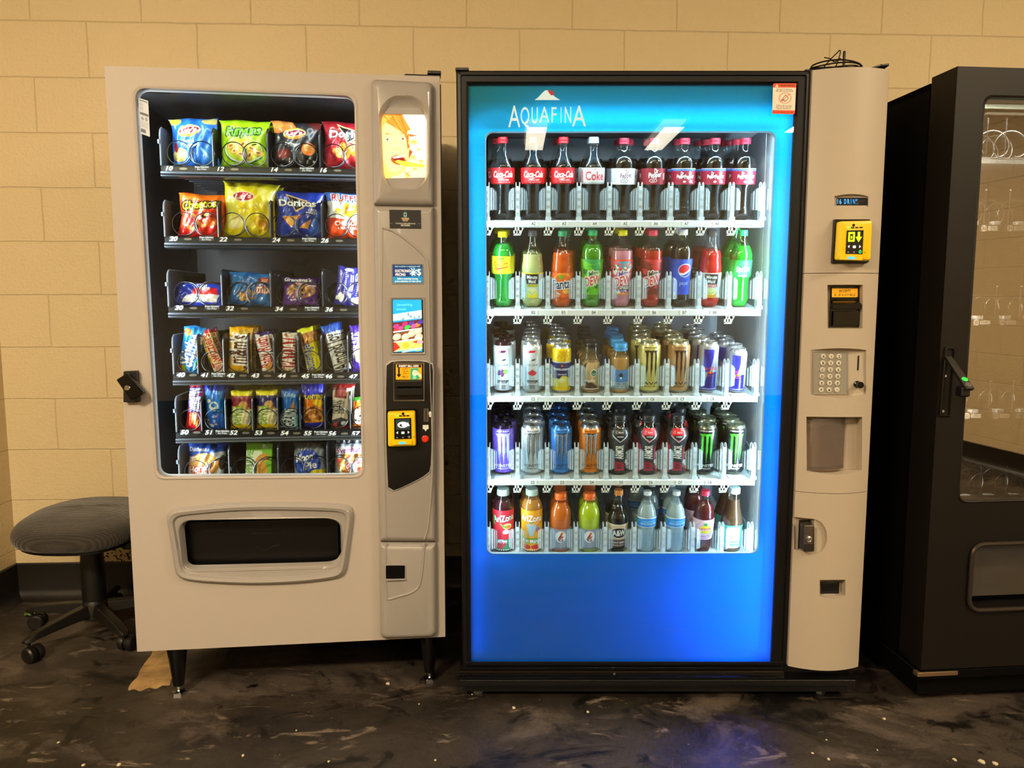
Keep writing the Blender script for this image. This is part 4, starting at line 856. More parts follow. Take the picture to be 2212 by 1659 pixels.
a = Art(52, 104, '#f4b418'); a.S(.7,.88,.2,.05,['#c8a030','#f8d860','#a87818'],14,.04,3).E(.85,.55,.1,.05,'#48b038').E(.9,.38,.08,.04,'#c82818').S(.8,.2,.1,.1,['#e8c838','#6c3818'],8,.04,2); a.T("m&m's",.42,.5,.42,'#5c2c14',w=1.25,rot=88,ol='#ffffff',ow=.1).T('PEANUT',.88,.5,.08,'#5c2c14',rot=88); a.P([(0,0),(1,0),(1,.08),(0,.05)],'#f0c830')
bar('candy_bag', a, 0, (523,702), (518,801), z4, 'golden yellow peanut candy packet with brown lettering', 4, .03, 23, backcol='#e0a818', wpx=52)
a = Art(38, 96, '#2c1c6c'); a.P([(0,.05),(.75,.0),(.7,.93),(.1,.97)],'#e8e0e8').P([(.35,.6),(.9,.6),(.9,.97),(.4,.95)],'#3a2070').T('Baby Ruth',.42,.5,.34,'#c82038',w=1.9,rot=90,ol='#ffffff',ow=.1).S(.6,.12,.25,.08,['#e8a030','#c87820','#fff0d0'],16,.04,3)
bar('candy_bar', a, 0, (566,715), (584,801), z4, 'silver and navy peanut bar with red script', 4, .02, 24, wpx=34, backcol='#201450')
a = Art(34, 90, '#e8e4e8'); a.R(.18,.12,.82,.86,'#d82030').T('PAYDAY',.5,.5,.5,'#ffffff',w=1.85,rot=90,ol='#b01020',ow=.06).S(.5,.93,.3,.03,['#d8a048','#a8641c'],10,.03,2).S(.4,.06,.3,.04,['#e8c040','#b88828'],10,.03,2)
bar('candy_bar', a, 0, (627,716), (623,800), z4, 'white wrapped bar with tall red block lettering', 2, .018, 25, wpx=31, backcol='#c8c8d0')
a = Art(38, 96, '#e8dc18'); a.P([(0,.6),(1,.66),(1,.9),(0,.86)],'#b8701c').P([(0,.86),(1,.9),(1,1),(0,1)],'#e0e020').S(.5,.74,.35,.07,['#e89838','#8c4c14','#f0b860'],16,.04,2).P([(.0,.0),(.12,0),(.12,.6),(.0,.6)],'#f8f0a0').T('Butterfinger',.26,.36,.24,'#1c4cb0',w=1.6,rot=88)
bar('candy_bar', a, 0, (660,706), (682,800), z4, 'lemon yellow bar with small blue upright lettering', 4, .022, 26, wpx=36, backcol='#c8c020')
a = Art(44, 104, '#e8eef4'); a.P([(0,.82),(1,.82),(1,1),(0,1)],'#1c5cd0').P([(.5,0),(1,.0),(1,.5),(.72,.5)],'#2060c8').P([(0,.7),(.3,.82),(0,.82)],'#8c5030').T('Almond Joy',.48,.42,.36,'#2c1c20',w=1.75,rot=92,ol='#f8f8f8',ow=.1)
bar('candy_bar', a, 0, (712,700), (742,801), z4, 'white and blue coconut bar with dark lettering', 6, .02, 27, wpx=38, backcol='#1c50b8', step=.028)
a = Art(36, 90, '#4a28a8'); a.E(.5,.35,.4,.16,'#d8c8b8').P([(.2,.5),(.8,.8),(.7,.5)],'#f0e8f4').T('MOUNDS',.4,.6,.3,'#e8dcf8',w=1.2,rot=90)
bar('candy_bar', a, 0, (775,702), (780,801), z4, 'violet candy bar cut off by the window edge', 1, .02, 28, wpx=38, backcol='#38208c')
# row five
R5 = 'on the fifth tray'
a = Art(34, 96, '#d81c2c'); a.R(0,.0,1,.05,'#b8141f').S(.6,.30,.25,.12,['#f0a060','#f8d8b0','#e87838'],12,.05,3).E(.3,.15,.1,.06,'#f05020').E(.72,.14,.08,.06,'#f0b030'); a.T('Nutter',.45,.70,.3,'#ffffff',w=1.0,rot=-80,sh=.2,ol='#4a3a9a',ow=.1).T('Butter',.62,.55,.3,'#ffffff',w=.9,rot=-80,sh=.2,ol='#4a3a9a',ow=.1)
bar('cookie_packet', a, 0, (430,823), (417,927), z5, 'red peanut cookie packet with white slanted script', 1, .024, 31, wpx=34, row=R5, backcol='#b8141f')
a = Art(42, 98, '#1c78d8'); a.P([(0,.85),(1,.85),(1,1),(0,1)],'#1c4cc8').E(.5,.18,.42,.22,'#1c5cd0').E(.5,.52,.24,.10,'#e8f0f8').E(.5,.54,.14,.05,'#1c78d8').E(.26,.64,.1,.04,'#e8f0f8').S(.4,.2,.3,.12,['#f0a8a8','#90c0f0','#c8e0f8'],10,.03,3)
bar('cookie_packet', a, 0, (464,824), (468,923), z5, 'bright blue mini cookie packet with rounded belly', 3, .03, 32, wpx=43, row=R5, backcol='#1848b0')
for k, (tx, bx, c2, cl) in enumerate(((524,522,'#8c2c3c','maroon'),(578,578,'#38306c','indigo'))):
    a = Art(48, 86, '#e8d858'); a.P([(0,.60),(1,.52),(1,.86),(0,.86)],c2).P([(0,.86),(1,.86),(1,1),(0,1)],'#e8dc18').E(.6,.62,.22,.10,'#d8a868',30).E(.72,.48,.2,.08,'#c89050',40).P([(0,.0),(1,.0),(.9,.12),(0,.2)],'#f0cc18').P([(.1,.15),(.9,.12),(.95,.5),(.1,.55)],'#f4ecc8'); a.T('belVita',.32,.36,.26,'#7cb030',w=.9,rot=85).E(.75,.24,.18,.12,'#e0d0a0').E(.8,.2,.1,.06,'#b8b0a0')
    bar('biscuit_packet', a, 0, (tx,836), (bx,920), z5, 'yellow breakfast biscuit packet with %s band' % cl, 4, .026, 33+k, wpx=48, row=R5, backcol='#c8b818')
a = Art(40, 86, '#2468c0'); a.P([(0,.0),(1,.0),(1,.34),(0,.3)],'#7cc0d8').P([(0,.0),(.45,.0),(.45,.42),(0,.4)],'#e8f0f4').P([(.5,.5),(.72,.72),(.9,.4)],'#a87850').T('NUTRI',.20,.27,.26,'#1c1c2c',w=.95,rot=86).T('GRAIN',.52,.25,.26,'#1c1c2c',w=.95,rot=86,ol='#d8ecf4',ow=.08).T('Kellogg',.5,.84,.07,'#90c0f0')
bar('cereal_bar', a, 0, (629,837), (625,922), z5, 'blue and white cereal bar with black upright lettering', 3, .022, 35, wpx=40, row=R5, backcol='#184c98')
a = Art(48, 100, '#1c28d0'); a.P([(.05,.12),(.95,.12),(.9,.62),(.1,.62)],'#f0a018').S(.5,.3,.34,.19,['#d89048','#b86c28','#e8b070','#8c4c1c'],46,.055,4).S(.5,.54,.34,.06,['#f8d020','#e07818'],12,.06,4).T('PLANTERS',.5,.66,.08,'#f8e030',w=.9,ol='#101040',ow=.14).P([(0,0),(1,0),(1,.1),(0,.12)],'#1c28a8'); a.T('6',.65,.8,.06,'#6080f0')
bar('peanut_packet', a, 0, (677,822), (679,923), z5, 'deep blue peanut packet picturing roasted nuts', 2, .03, 36, wpx=50, row=R5, backcol='#1820a0')
a = Art(42, 98, '#d8ccb8'); a.P([(.1,.7),(.75,.68),(.7,.95),(.15,.95)],'#8c2c30').S(.42,.82,.22,.1,['#a84048','#6c1c20','#c06060'],22,.05,2).P([(0,.94),(1,.94),(1,1),(0,1)],'#c82830').P([(0,0),(1,0),(1,.16),(.5,.24),(0,.16)],'#3c3c44').R(0,0,1,.03,'#c82830').T('ORIGINAL',.22,.48,.18,'#2c2c2c',w=.75,rot=88).T('BEEF STRIP',.5,.48,.1,'#4c4c4c',w=.75,rot=88).P([(.1,.05),(.3,.14),(.3,.03)],'#e84038').E(.65,.1,.14,.05,'#d8e0e8')
bar('jerky_packet', a, 0, (742,830), (737,921), z5, 'cream meat jerky packet with red top and grey base', 2, .02, 37, wpx=44, row=R5, backcol='#a02830')
a = Art(36, 76, '#f08020'); a.P([(0,.85),(1,.9),(1,1),(0,1)],'#48a030').P([(.1,.1),(1,.1),(1,.6),(.1,.6)],'#f4ece0').T('Sunion',.5,.4,.25,'#1c1c1c',w=1.0,rot=80)
bar('snack_packet', a, 0, (782,856), (780,920), z5, 'orange and white snack packet at the tray end', 1, .02, 38, wpx=38, row=R5, backcol='#c86018')
# bottom tray
R6 = 'on the bottom tray'
def big(name, a, px, z, desc, n, seed, step=.05, back=.1, lean=0, t=.035, col='#888888', box=False, flare=.06):
    x0, y0, x1, y1 = px; w_, h_ = mk(f, px, a)
    return rowof(packet(name, a, w_, h_, t, seed, flare, col, m=paper if box else None, box=box), f, desc, R6, 'snack packet', n, (x0+x1)/2, y1, B1, lean, back, z, step)
a = Art(84, 80, '#c0c8d4'); a.P([(0,.62),(.85,.78),(1,.8),(1,1),(0,1)],'#2450b0').T('Duchess',.28,.84,.10,'#ffffff',w=.48,sh=.25,rot=2); a.E(.45,.42,.42,.32,'#d8943c').E(.42,.46,.34,.24,'#e8b060').P([(.1,.55),(.5,.74),(.12,.62)],'#f4ecd8').P([(.5,.74),(.3,.4),(.34,.4),(.55,.72)],'#f4f0e8').T('Honey',.36,.34,.17,'#ffffff',w=.6,sh=.2,rot=12,ol='#c83030',ow=.14).T('BUN',.5,.16,.14,'#ffffff',w=.4,ol='#c83030',ow=.14).E(.94,.5,.08,.2,'#4c3424')
big('honey_bun_packet', a, (404,958,488,1040), z6, 'clear and blue honey bun packet', 3, 41, .09, .12, 3, .045, '#2c3c70')
a = Art(60, 84, '#7cc828'); a.P([(0,.0),(.75,.0),(.6,.78),(0,.78)],'#e8f0dc').R(0,.8,1,1,'#8cd038').R(.62,.86,.72,.95,'#e0f0e8').R(.68,.83,.8,.9,'#a8d8c8').E(.62,.55,.28,.13,'#d89a3c',40).E(.6,.3,.22,.22,'#e8a83c',20).E(.62,.52,.18,.08,'#f0c070',40).T('APPLE PIE',.16,.42,.16,'#68b838',w=1.05,rot=88)
big('apple_pie_box', a, (529,962,590,1042), z6, 'green and white boxed apple pie', 5, 42, .052, .1, 3, .022, '#5c9c20', box=True)
a = Art(76, 86, '#8890a0'); a.P([(.0,.75),(1,.8),(1,1),(0,1)],'#6c7480').E(.45,.42,.42,.38,'#1c48b8').P([(.7,.0),(1,.3),(1,0)],'#e8d020').E(.75,.12,.25,.12,'#e8d028').T('Moon',.36,.58,.19,'#ffffff',w=.56,sh=.15,rot=10).T('Pie',.55,.36,.19,'#ffffff',w=.4,sh=.15,rot=10)
big('moon_pie_packet', a, (634,962,706,1040), z6, 'round blue marshmallow pie packet in clear film', 5, 43, .05, .12, 0, .04, '#2040a0')
a = Art(80, 90, '#9aa2ae'); a.P([(.0,.8),(1,.8),(1,1),(0,1)],'#30343c').S(.5,.9,.45,.07,['#e8eef4','#20242c','#606870'],30,.05,3); a.E(.55,.32,.46,.3,'#c88c48').S(.5,.32,.4,.25,['#e0a860','#8c5424','#f0d8b0','#c04038'],50,.05,5); a.R(.0,.56,1,.74,'#c8c8d8').T('Svenhards',.52,.66,.13,'#8c2c8c',w=.95,rot=4,sh=.15,ol='#f0e8f4',ow=.08).T('Pecan',.6,.35,.16,'#c83040',w=.5,sh=.2,rot=30,ol='#ffffff',ow=.08)
big('pastry_packet', a, (722,952,800,1042), z6, 'clear pastry packet with purple script, half hidden', 3, 44, .06, .12, 0, .045, '#50342c')
# ------------------------------------------------------------ drink machine (middle)
M2 = thing('drink_vending_machine', 'black framed drink vending machine with glowing blue glass front and beige coin panel', 'vending machine', (0, 0, 0), 0)
f = F2; TOP2 = f.p(1300, 152, 0).z
frame_m = mat('black_aluminium', '#0b0a0c', .42, spec=.3, bump=(500, .05, .0004))
H2 = rloop(quad(f, [(1017,1436),(1668,1436),(1722,180),(1011,180)]), .002, 6)
O2 = rloop(quad(f, [(1000,1440),(1699,1440),(1753,152),(985,152)]), .006, 6)
mb = MB().loft([shift(O2, .055), shift(O2, .004), inset(O2, .004, 0), inset(O2, .012, -.001), inset(O2, .014, .004), inset(H2, -.006, .004), inset(H2, -.003, .007), shift(H2, .010), shift(H2, .055)], closed=True)
obj('door_frame', mb, frame_m, M2)
obj('glass_pane', MB().loft([inset(H2, -.001, .011), inset(H2, -.001, .016)], True, True), glass, M2, smooth=False)
# printed translucent graphic with the window left clear
WIN = rloop(quad(f, [(1052,1196),(1637,1195),(1675,284),(1049,285)], .02), .022, 6)
gm = bpy.data.materials.new('printed_blue_film'); gm.use_nodes = True
N = gm.node_tree.nodes; L = gm.node_tree.links; N.remove(N['Principled BSDF']); out = N['Material Output']
tc = N.new('ShaderNodeTexCoord'); sp = N.new('ShaderNodeSeparateXYZ'); L.new(tc.outputs['Object'], sp.inputs[0])
mr = N.new('ShaderNodeMapRange'); mr.inputs[1].default_value = .25; mr.inputs[2].default_value = 1.8; L.new(sp.outputs['Z'], mr.inputs[0])
rp = N.new('ShaderNodeValToRGB'); L.new(mr.outputs[0], rp.inputs[0])
rp.color_ramp.elements[0].position = 0; rp.color_ramp.elements[0].color = (*lin('#2a94f0'), 1)
rp.color_ramp.elements[1].position = 1; rp.color_ramp.elements[1].color = (*lin('#44ccea'), 1)
e = rp.color_ramp.elements.new(.45); e.color = (*lin('#28b0f6'), 1); e = rp.color_ramp.elements.new(.75); e.color = (*lin('#34dcfa'), 1)
tr = N.new('ShaderNodeBsdfTranslucent'); di = N.new('ShaderNodeBsdfDiffuse'); mx = N.new('ShaderNodeMixShader'); mx.inputs[0].default_value = .3
L.new(rp.outputs[0], tr.inputs[0]); L.new(rp.outputs[0], di.inputs[0]); L.new(tr.outputs[0], mx.inputs[1]); L.new(di.outputs[0], mx.inputs[2]); L.new(mx.outputs[0], out.inputs[0])
GH = inset(H2, -.001, .020)
n = len(WIN)
G = MB().loft([shift(GH, .0205), shift(GH, .020), shift(WIN, .020), shift(WIN, .0205)], closed=True)
gr = obj('printed_graphic', G, gm, M2, smooth=False)
obj('window_trim', MB().loft([inset(WIN, -.0012, .0195), inset(WIN, .0, .0192), inset(WIN, .001, .020), inset(WIN, .001, .030), inset(WIN, -.001, .030)]), mat('window_trim_grey', '#8fb0c4', .3), M2)
# name and mountain on the graphic
lm = mat('logo_white', '#dfe8ea', .4, emit=.45)  # glow put into the print in place of tube light shining through
def gtext(s, cx, cy, hpx, wpx, b=0, d=.0190):
    mb = MB(); c = f.p(cx, cy, d); k = f.scale(cx, cy, d); ttext(mb, s, c.x, d, c.z, hpx*k, b, w=wpx*k)
    mb2 = MB(); mb2.v = list(mb.v)+[(x, y+.0009, z) for x, y, z in mb.v]; mb2.f = mb.f+[tuple(i+len(mb.v) for i in g[::-1]) for g in mb.f]
    return mb2
lg = MB()
for ch, cx, cw_, top, bot in (('A',1111,26,229,274),('Q',1134,21,232,268),('U',1155,16,232,266),('A',1176,22,231,264),('F',1196,14,232,264),('I',1212,4,232,264),('N',1227,17,231,265),('A',1251,30,229,272)):
    m_ = gtext(ch, cx, (top+bot)/2, bot-top, cw_); lg.add(m_.v, m_.f)
obj('brand_lettering', lg, lm, gr, smooth=False)
def flat(f, pts, d, th=.0008):
    P = [f.p(x, y, d) for x, y in pts]; return MB().loft([[p+Vector((0, th, 0)) for p in P], P], True, True)
obj('mountain_mark', flat(f, [(1155,216),(1163,210),(1172,200),(1178,195),(1184,195),(1192,203),(1200,210),(1210,216)], .0190), lm, gr, smooth=False)
obj('sun_mark', flat(f, [(1183,196),(1189,195),(1195,197),(1198,202),(1196,205),(1191,206),(1187,202)], .0185), mat('logo_red', '#c0202c', .4, emit=.3), gr, smooth=False)
# warning sticker on the frame corner
a = Art(70, 92, '#f0e6d8'); a.R(0,.86,1,1,'#f0501c').R(0,0,1,.13,'#f0501c').T('WARNING',.62,.93,.075,'#1c0c08',w=.62).P([(.1,.875),(.24,.875),(.17,.975)],'#f8f0e0').T('!',.17,.915,.06,'#1c0c08')
a.T('DO NOT TIP OR ROCK',.5,.80,.035,'#2c2420',w=.66).T('THIS VENDING MACHINE',.5,.745,.035,'#2c2420',w=.74)
a.E(.54,.52,.27,.18,'#f0785a').E(.54,.52,.235,.157,'#f0e6d8').P([(.42,.5),(.56,.64),(.70,.52),(.56,.40)],'#2c2420').P([(.45,.5),(.56,.61),(.67,.52),(.56,.43)],'#f0e6d8').P([(.36,.46),(.5,.50),(.48,.43),(.38,.42)],'#2c2420').P([(.34,.40),(.36,.38),(.76,.66),(.74,.68)],'#f0785a')
a.T('TIPPING OR ROCKING',.5,.28,.032,'#2c2420',w=.68).T('MAY CAUSE SERIOUS',.5,.23,.032,'#2c2420',w=.68).T('INJURY OR DEATH',.5,.18,.032,'#2c2420',w=.6).T('DO NOT REMOVE THIS LABEL',.5,.065,.035,'#5c1408',w=.85)
sign('warning_sticker', a, f, [(1668,246),(1717,247),(1720,180),(1670,180)], -.0022, paper, M2, 'orange and white tipping warning sticker')
# cabinet shell
X0, X1 = O2[0].x, f.p(1925, 157, 0).x; XP = f.p(1752, 160, 0).x
X0 = f.p(985, 152, 0).x
shell = MB(); D2 = .78
shell.box(X0+.002, X1-.01, .056, D2, TOP2-.02, TOP2); shell.box(X0+.002, X0+.02, .056, D2, .10, TOP2-.02); shell.box(X1-.03, X1-.01, .056, D2, .10, TOP2-.02)
shell.box(X0+.002, X1-.01, D2-.01, D2, .10, TOP2-.02); shell.box(X0+.002, X1-.01, .056, D2, .08, .10); shell.box(XP+.0, XP+.01, .02, D2-.01, .1, TOP2-.02)
shell.box(XP-.0, X1-.012, .03, .056, .09, TOP2)
obj('cabinet', shell, black, M2, smooth=False)
mb = MB(); a0 = f.p(1055, 150, .10); mb.box(a0.x, XP-.005, .04, D2-.05, TOP2, TOP2+.010); mb.box(XP-.005, X1-.06, .03, D2-.1, TOP2, TOP2+.012)
obj('top_cover', mb, black_matte, M2, bevel=.002)
mb = MB(); mb.box(X0-.002, X0+.035, .0, .07, TOP2+.0, TOP2+.008); mb.box(X0+.035, X0+.075, .02, .07, TOP2, TOP2+.004); obj('hinge', mb, black, M2, bevel=.003)
mb = MB(); mb.loft([[(X1-.055, .01, TOP2+.006), (X1-.03, -.004, TOP2+.010), (X1-.006, .0, TOP2+.012), (X1-.004, .03, TOP2+.012), (X1-.03, .05, TOP2+.010)], [(X1-.055, .01, TOP2+.010), (X1-.03, -.004, TOP2+.016), (X1-.006, .0, TOP2+.019), (X1-.004, .03, TOP2+.019), (X1-.03, .05, TOP2+.014)]], True, True)
obj('hinge_cap', mb, black_gloss, M2, bevel=.002)
# lower sill and plinth
mb = MB(); s0, s1 = f.p(1003, 1441, -.004), f.p(1698, 1470, -.004)
prof = [(.05, s0.z+.001), (.002, s0.z+.001), (-.004, s0.z-.003), (-.004, s0.z-.008), (-.010, s0.z-.010), (-.012, s0.z-.016), (-.012, s0.z-.022), (-.018, s0.z-.025), (-.018, s0.z-.031), (.05, s0.z-.033)]
mb.loft([[(u, d, z) for d, z in prof] for u in (X0-.002, f.p(1690, 1450, 0).x)], True, True); obj('sill', mb, black_gloss, M2)
mb = MB().lathe([(.004, 0), (.003, .002), (.0, .0025)], 10); sc_ = obj('screw', mb, chrome, M2); sc_.location = f.p(1327, 1456, -.0115); sc_.rotation_euler = (math.pi/2, 0, 0)
PZ = s0.z-.033
mb = MB(); mb.box(X0-.002, X1-.02, -.02, .03, PZ-.018, PZ); mb.box(X0+.004, X1-.03, .03, D2-.02, .018, .10); mb.box(X0+.004, X1-.03, .012, .03, .018, PZ-.018)
obj('plinth', mb, black, M2, bevel=.002)
for x in (X0+.05, X1-.10):
    for y in (.05, .65): obj('levelling_foot', MB().lathe([(.008, .03), (.008, .012), (.02, .01), (.02, 0), (0, 0)], 8, at=(x, y, 0)), steel, M2, smooth=False)
# light tubes behind the graphic
tube_m = mat('light_tube', '#b9e4ff', .3, emit=38, sample=True); tube_dim = mat('light_tube_dim', '#a9d8ff', .3, emit=5, sample=True)
tx = f.p(1686, 300, .04).x; ZL0 = f.p(1400, 1405, .04).z
obj('light_tube', MB().tube([(tx, .040, ZL0), (tx, .040, 1.72)], .006, 8), tube_m, M2)
tl_ = f.p(1029, 600, .04).x
obj('light_tube', MB().tube([(tl_, .040, ZL0), (tl_, .040, 1.70)], .005, 8), tube_dim, M2)
zt_ = f.p(1400, 258, .04).z
obj('light_tube', MB().tube([(tl_+.15, .040, zt_), (tx-.02, .040, zt_)], .005, 8), mat('light_tube_top', '#b9ecff', .3, emit=22, sample=True), M2)
area('compartment_glow', (tx-.02, .052, 1.02), (0, math.radians(90), math.radians(-38)), 1.15, .02, 7, (.80, .93, 1), M2)
area('compartment_glow', (tl_+.02, .052, 1.02), (0, math.radians(-90), math.radians(38)), 1.15, .02, 4, (.80, .93, 1), M2)
area('compartment_glow', ((tl_+tx)/2, .052, zt_-.01), (math.radians(30), 0, 0), .9, .02, 3.5, (.80, .93, 1), M2)
area('panel_glow', (tx-.012, .075, (ZL0+.50)/2), (0, math.radians(90), 0), .30, .04, 5, (.80, .93, 1), M2)
# white reflector box behind the graphic margins, open at the window
refl = mat('reflector_white', '#dfe9ef', .6)
wl, wr, wb, wt = f.p(1050, 700, .06).x, f.p(1676, 290, .06).x, f.p(1300, 1197, .06).z, f.p(1300, 283, .06).z
gl_, gr_ = min(p.x for p in H2)-.004, max(p.x for p in H2)+.003; gb, gt = min(p.z for p in H2), max(p.z for p in H2)
mb = MB(); mb.box(gl_, gr_, .140, .144, gb, wb-.03); mb.box(gl_, gr_, .062, .144, wb-.034, wb-.03); mb.box(gl_-.003, gl_, .06, .144, gb, wb-.03); mb.box(gr_, gr_+.003, .06, .144, gb, wb-.03); mb.box(gl_, gr_, .06, .144, gb-.003, gb); mb.box(gl_, wl-.0, .062, .066, wb-.03, gt); mb.box(gl_, gr_, .062, .066, wt+.012, gt); mb.box(gl_-.003, gl_, .022, .066, gb, gt); mb.box(gr_, gr_+.003, .022, .066, gb, gt); mb.box(gl_, gr_, .022, .066, gb-.003, gb); mb.box(gl_, gr_, .022, .066, gt, gt+.003)
zb_ = f.p(1400, 238, .022).z; mb.box(gl_, gr_, .036, .062, zb_, zb_+.002); obj('reflector', mb, refl, M2, smooth=False)
# cold compartment
CL, CR = wl-.012, f.p(1650, 482, .085).x+.022; CB, CT = .27, f.p(1300, 283, .07).z+.03
lin_m = mat('liner_light_grey', '#aab4bb', .5, noise=(20, '#98a2aa'))
mb = MB(); mb.box(CL-.01, CL, .068, .66, CB, CT); mb.box(CR, CR+.01, .068, .66, CB, CT); mb.box(CL, CR, .65, .66, CB, CT); mb.box(CL-.01, CR+.01, .068, .66, CT, CT+.01); mb.box(CL-.01, CR+.01, .068, .66, CB-.01, CB)
obj('compartment', mb, lin_m, M2, smooth=False)
obj('ceiling_duct', MB().box(CL+.01, CR-.16, .30, .64, CT-.075, CT-.002), lin_m, M2, bevel=.006)
obj('guide_rod', MB().tube([(CR-.012, .12, CB), (CR-.012, .12, CT)], .0015, 6), steel, M2)
# ---- shelves
TILT = math.radians(9); LX0, LP = f.p(1086.5, 780, .14).x, .0894; SD = .085
tray_w = mat('tray_white', '#d5dde0', .35)
tw = bpy.data.materials.new('ridged_glide_white'); tw.use_nodes = True
def glide(m):
    N = m.node_tree.nodes; L = m.node_tree.links; b = N['Principled BSDF']; b.inputs['Base Color'].default_value = (*lin('#dfe4e2'), 1); b.inputs['Roughness'].default_value = .4
    tc = N.new('ShaderNodeTexCoord'); wv = N.new('ShaderNodeTexWave'); wv.inputs['Scale'].default_value = 85; L.new(tc.outputs['Object'], wv.inputs['Vector'])
    bp = N.new('ShaderNodeBump'); bp.inputs['Strength'].default_value = .8; bp.inputs['Distance'].default_value = .002; L.new(wv.outputs['Fac'], bp.inputs['Height']); L.new(bp.outputs[0], b.inputs['Normal'])
glide(tw)
LANES = [LX0+LP*k for k in range(9)]
def deckp(z0, s, h=0): return Vector((0, SD+.006+s*math.cos(TILT)-h*math.sin(TILT), z0+s*math.sin(TILT)+h*math.cos(TILT)))
def shelf(letter, y0, y1, gate_top, gate_bot):
    zt, zb = f.p(1300, y0, SD).z, f.p(1300, y1, SD).z; xl, xr = CL+.001, f.p(1650, 482, SD).x
    t = obj('shelf', MB().loft([[(u, SD+d, z) for d, z in ((0, zb), (0, zt-.003), (.003, zt), (.008, zt), (.008, zb+.004), (.03, zb+.002), (.03, zb))] for u in (xl, xr)], True, True), tray_w, M2)
    mb = MB(); L_ = .54; c = [deckp(zt-.003, .0), deckp(zt-.003, L_), deckp(zt-.007, L_), deckp(zt-.007, .0)]
    mb.loft([[(u, p.y, p.z) for p in c] for u in (xl, xr)], True, True); obj('glide_deck', mb, tw, t, smooth=False)
    for k, x in enumerate(LANES):
        mb = MB(); p = [deckp(zt-.003, .004), deckp(zt-.003, .034), deckp(zt-.003, .034, .0025), deckp(zt-.003, .006, .0025)]
        mb.loft([[(x+o_, q.y, q.z) for q in p] for o_ in (-.026, .026)], True, True); obj('glide_tip', mb, tray_w, t, bevel=.0008)
        a = Art(28, 12, '#e2eaee'); a.T('%s%d' % (letter, k+1), .5, .5, .62, '#2c3034', w=.44)
        cx, cz = x+.001, (zt+zb)/2
        def fn(U, V, cx=cx, cz=cz): return cx+(U-.5)*.026, SD-.0006+U*0, cz+(V-.5)*.0125
        art_grid('number_label', a, fn, paper, t, back=(lambda U, V, cx=cx, cz=cz: (cx+(U-.5)*.026, SD-.0001+U*0, cz+(V-.5)*.0125), '#e2eaee'), smooth=False)
    for k in range(10):
        x = LX0-LP/2+LP*k; gate(t, x, zt, k); 
        if k < 9:                              # clip hanging under the front edge
            mb = MB(); mb.box(x-.013, x-.009, SD+.004, SD+.012, zb-.022, zb); mb.box(x+.004, x+.008, SD+.004, SD+.012, zb-.022, zb); mb.box(x-.013, x+.012, SD+.004, SD+.012, zb-.010, zb); mb.box(x-.004, x-.001, SD+.004, SD+.012, zb-.022, zb); mb.box(x-.013, x+.008, SD+.004, SD+.012, zb-.024, zb-.019)
            mb.loft([[(x+.008, SD+.004+o_, zb-.024), (x+.013, SD+.004+o_, zb-.010), (x+.018, SD+.004+o_, zb-.002), (x+.008, SD+.004+o_, zb-.002)] for o_ in (0, .008)], True, True)
            obj('clip', mb, white_plastic, t, smooth=False)
    return zt
GATE = {}
def gate(t, x, zt, k):
    """clear lane gate: centre post, two curved wings, long low divider; built once and copied"""
    if not GATE:
        mb = MB(); h = .112
        p = [(.004, .0), (.004, h*.9), (.010, h*.985), (.018, h), (.026, h*.96), (.030, h*.7), (.030, 0)]
        base = deckp(0, 0)
        mb.loft([[(o_, SD+d, z) for d, z in p] for o_ in (-.0065, -.004)], True, True); mb.loft([[(o_, SD+d, z) for d, z in p] for o_ in (.004, .0065)], True, True)
        mb.box(-.004, .004, SD+.004, SD+.008, 0, h*.88); mb.box(-.0085, .0085, SD+.0, SD+.010, .0, .010)
        for j in range(4): mb.box(-.0045, .0045, SD+.0025, SD+.0042, .022+.021*j, .034+.021*j)
        GATE['post'] = mb
        for s in (-1, 1):
            mb = MB(); z0_, z1_ = .028, .094
            for (ra, rb, q0, q1, dd) in ((.008, .010, 0, 1, .0),):
                inner = []; outer = []
                pts = [(.0065, .006), (.012, .004), (.018, .008), (.0235, .017), (.027, .030)]
                loops = []
                for i, (u, d) in enumerate(pts):
                    top = z1_-.0025*max(0, i-1)**1.6
                    loops.append([(s*u, SD+d, z0_+.001*i), (s*(u+.0015), SD+d-.0022, z0_+.001*i), (s*(u+.0015), SD+d-.0022, top), (s*u, SD+d, top)])
                mb.loft(loops, True, True)
            for j, (u, d) in enumerate(((.012, .002), (.0185, .006), (.0238, .0145))): GATE['post'].box(min(s*u, s*(u+.0016)), max(s*u, s*(u+.0016)), SD+d-.003, SD+d+.001, z0_+.003, z1_-.004-.003*j)
            GATE[s] = mb
        mb = MB(); q = [deckp(-.003, .03), deckp(-.003, .03, .085), deckp(-.003, .10, .092), deckp(-.003, .50, .06), deckp(-.003, .50)]
        mb.loft([[(o_, v_.y, v_.z) for v_ in q] for o_ in (-.0014, .0014)], True, True); GATE['div'] = mb
        for kk in ('post', 1, -1, 'div'):
            o = obj({'post': 'gate_post', 'div': 'lane_divider'}.get(kk, 'gate_wing'), GATE[kk], ribclear if kk == 'post' else clear, t, bevel=.0006 if kk != 'div' else 0, smooth=False); GATE[kk] = o; o.location = (x, 0, zt)
        return
    for kk in ('post', 1, -1, 'div'):
        if (k == 0 and kk == -1) or (k == 9 and kk == 1): continue
        o = GATE[kk].copy(); C.objects.link(o); o.parent = t; o.location = (x, 0, zt)
SH = {}
for L_, y0, y1 in (('A',476,490),('B',668,682),('C',856,868),('D',1036,1048),('E',1207,1219)): SH[L_] = shelf(L_, y0, y1, 0, 0)
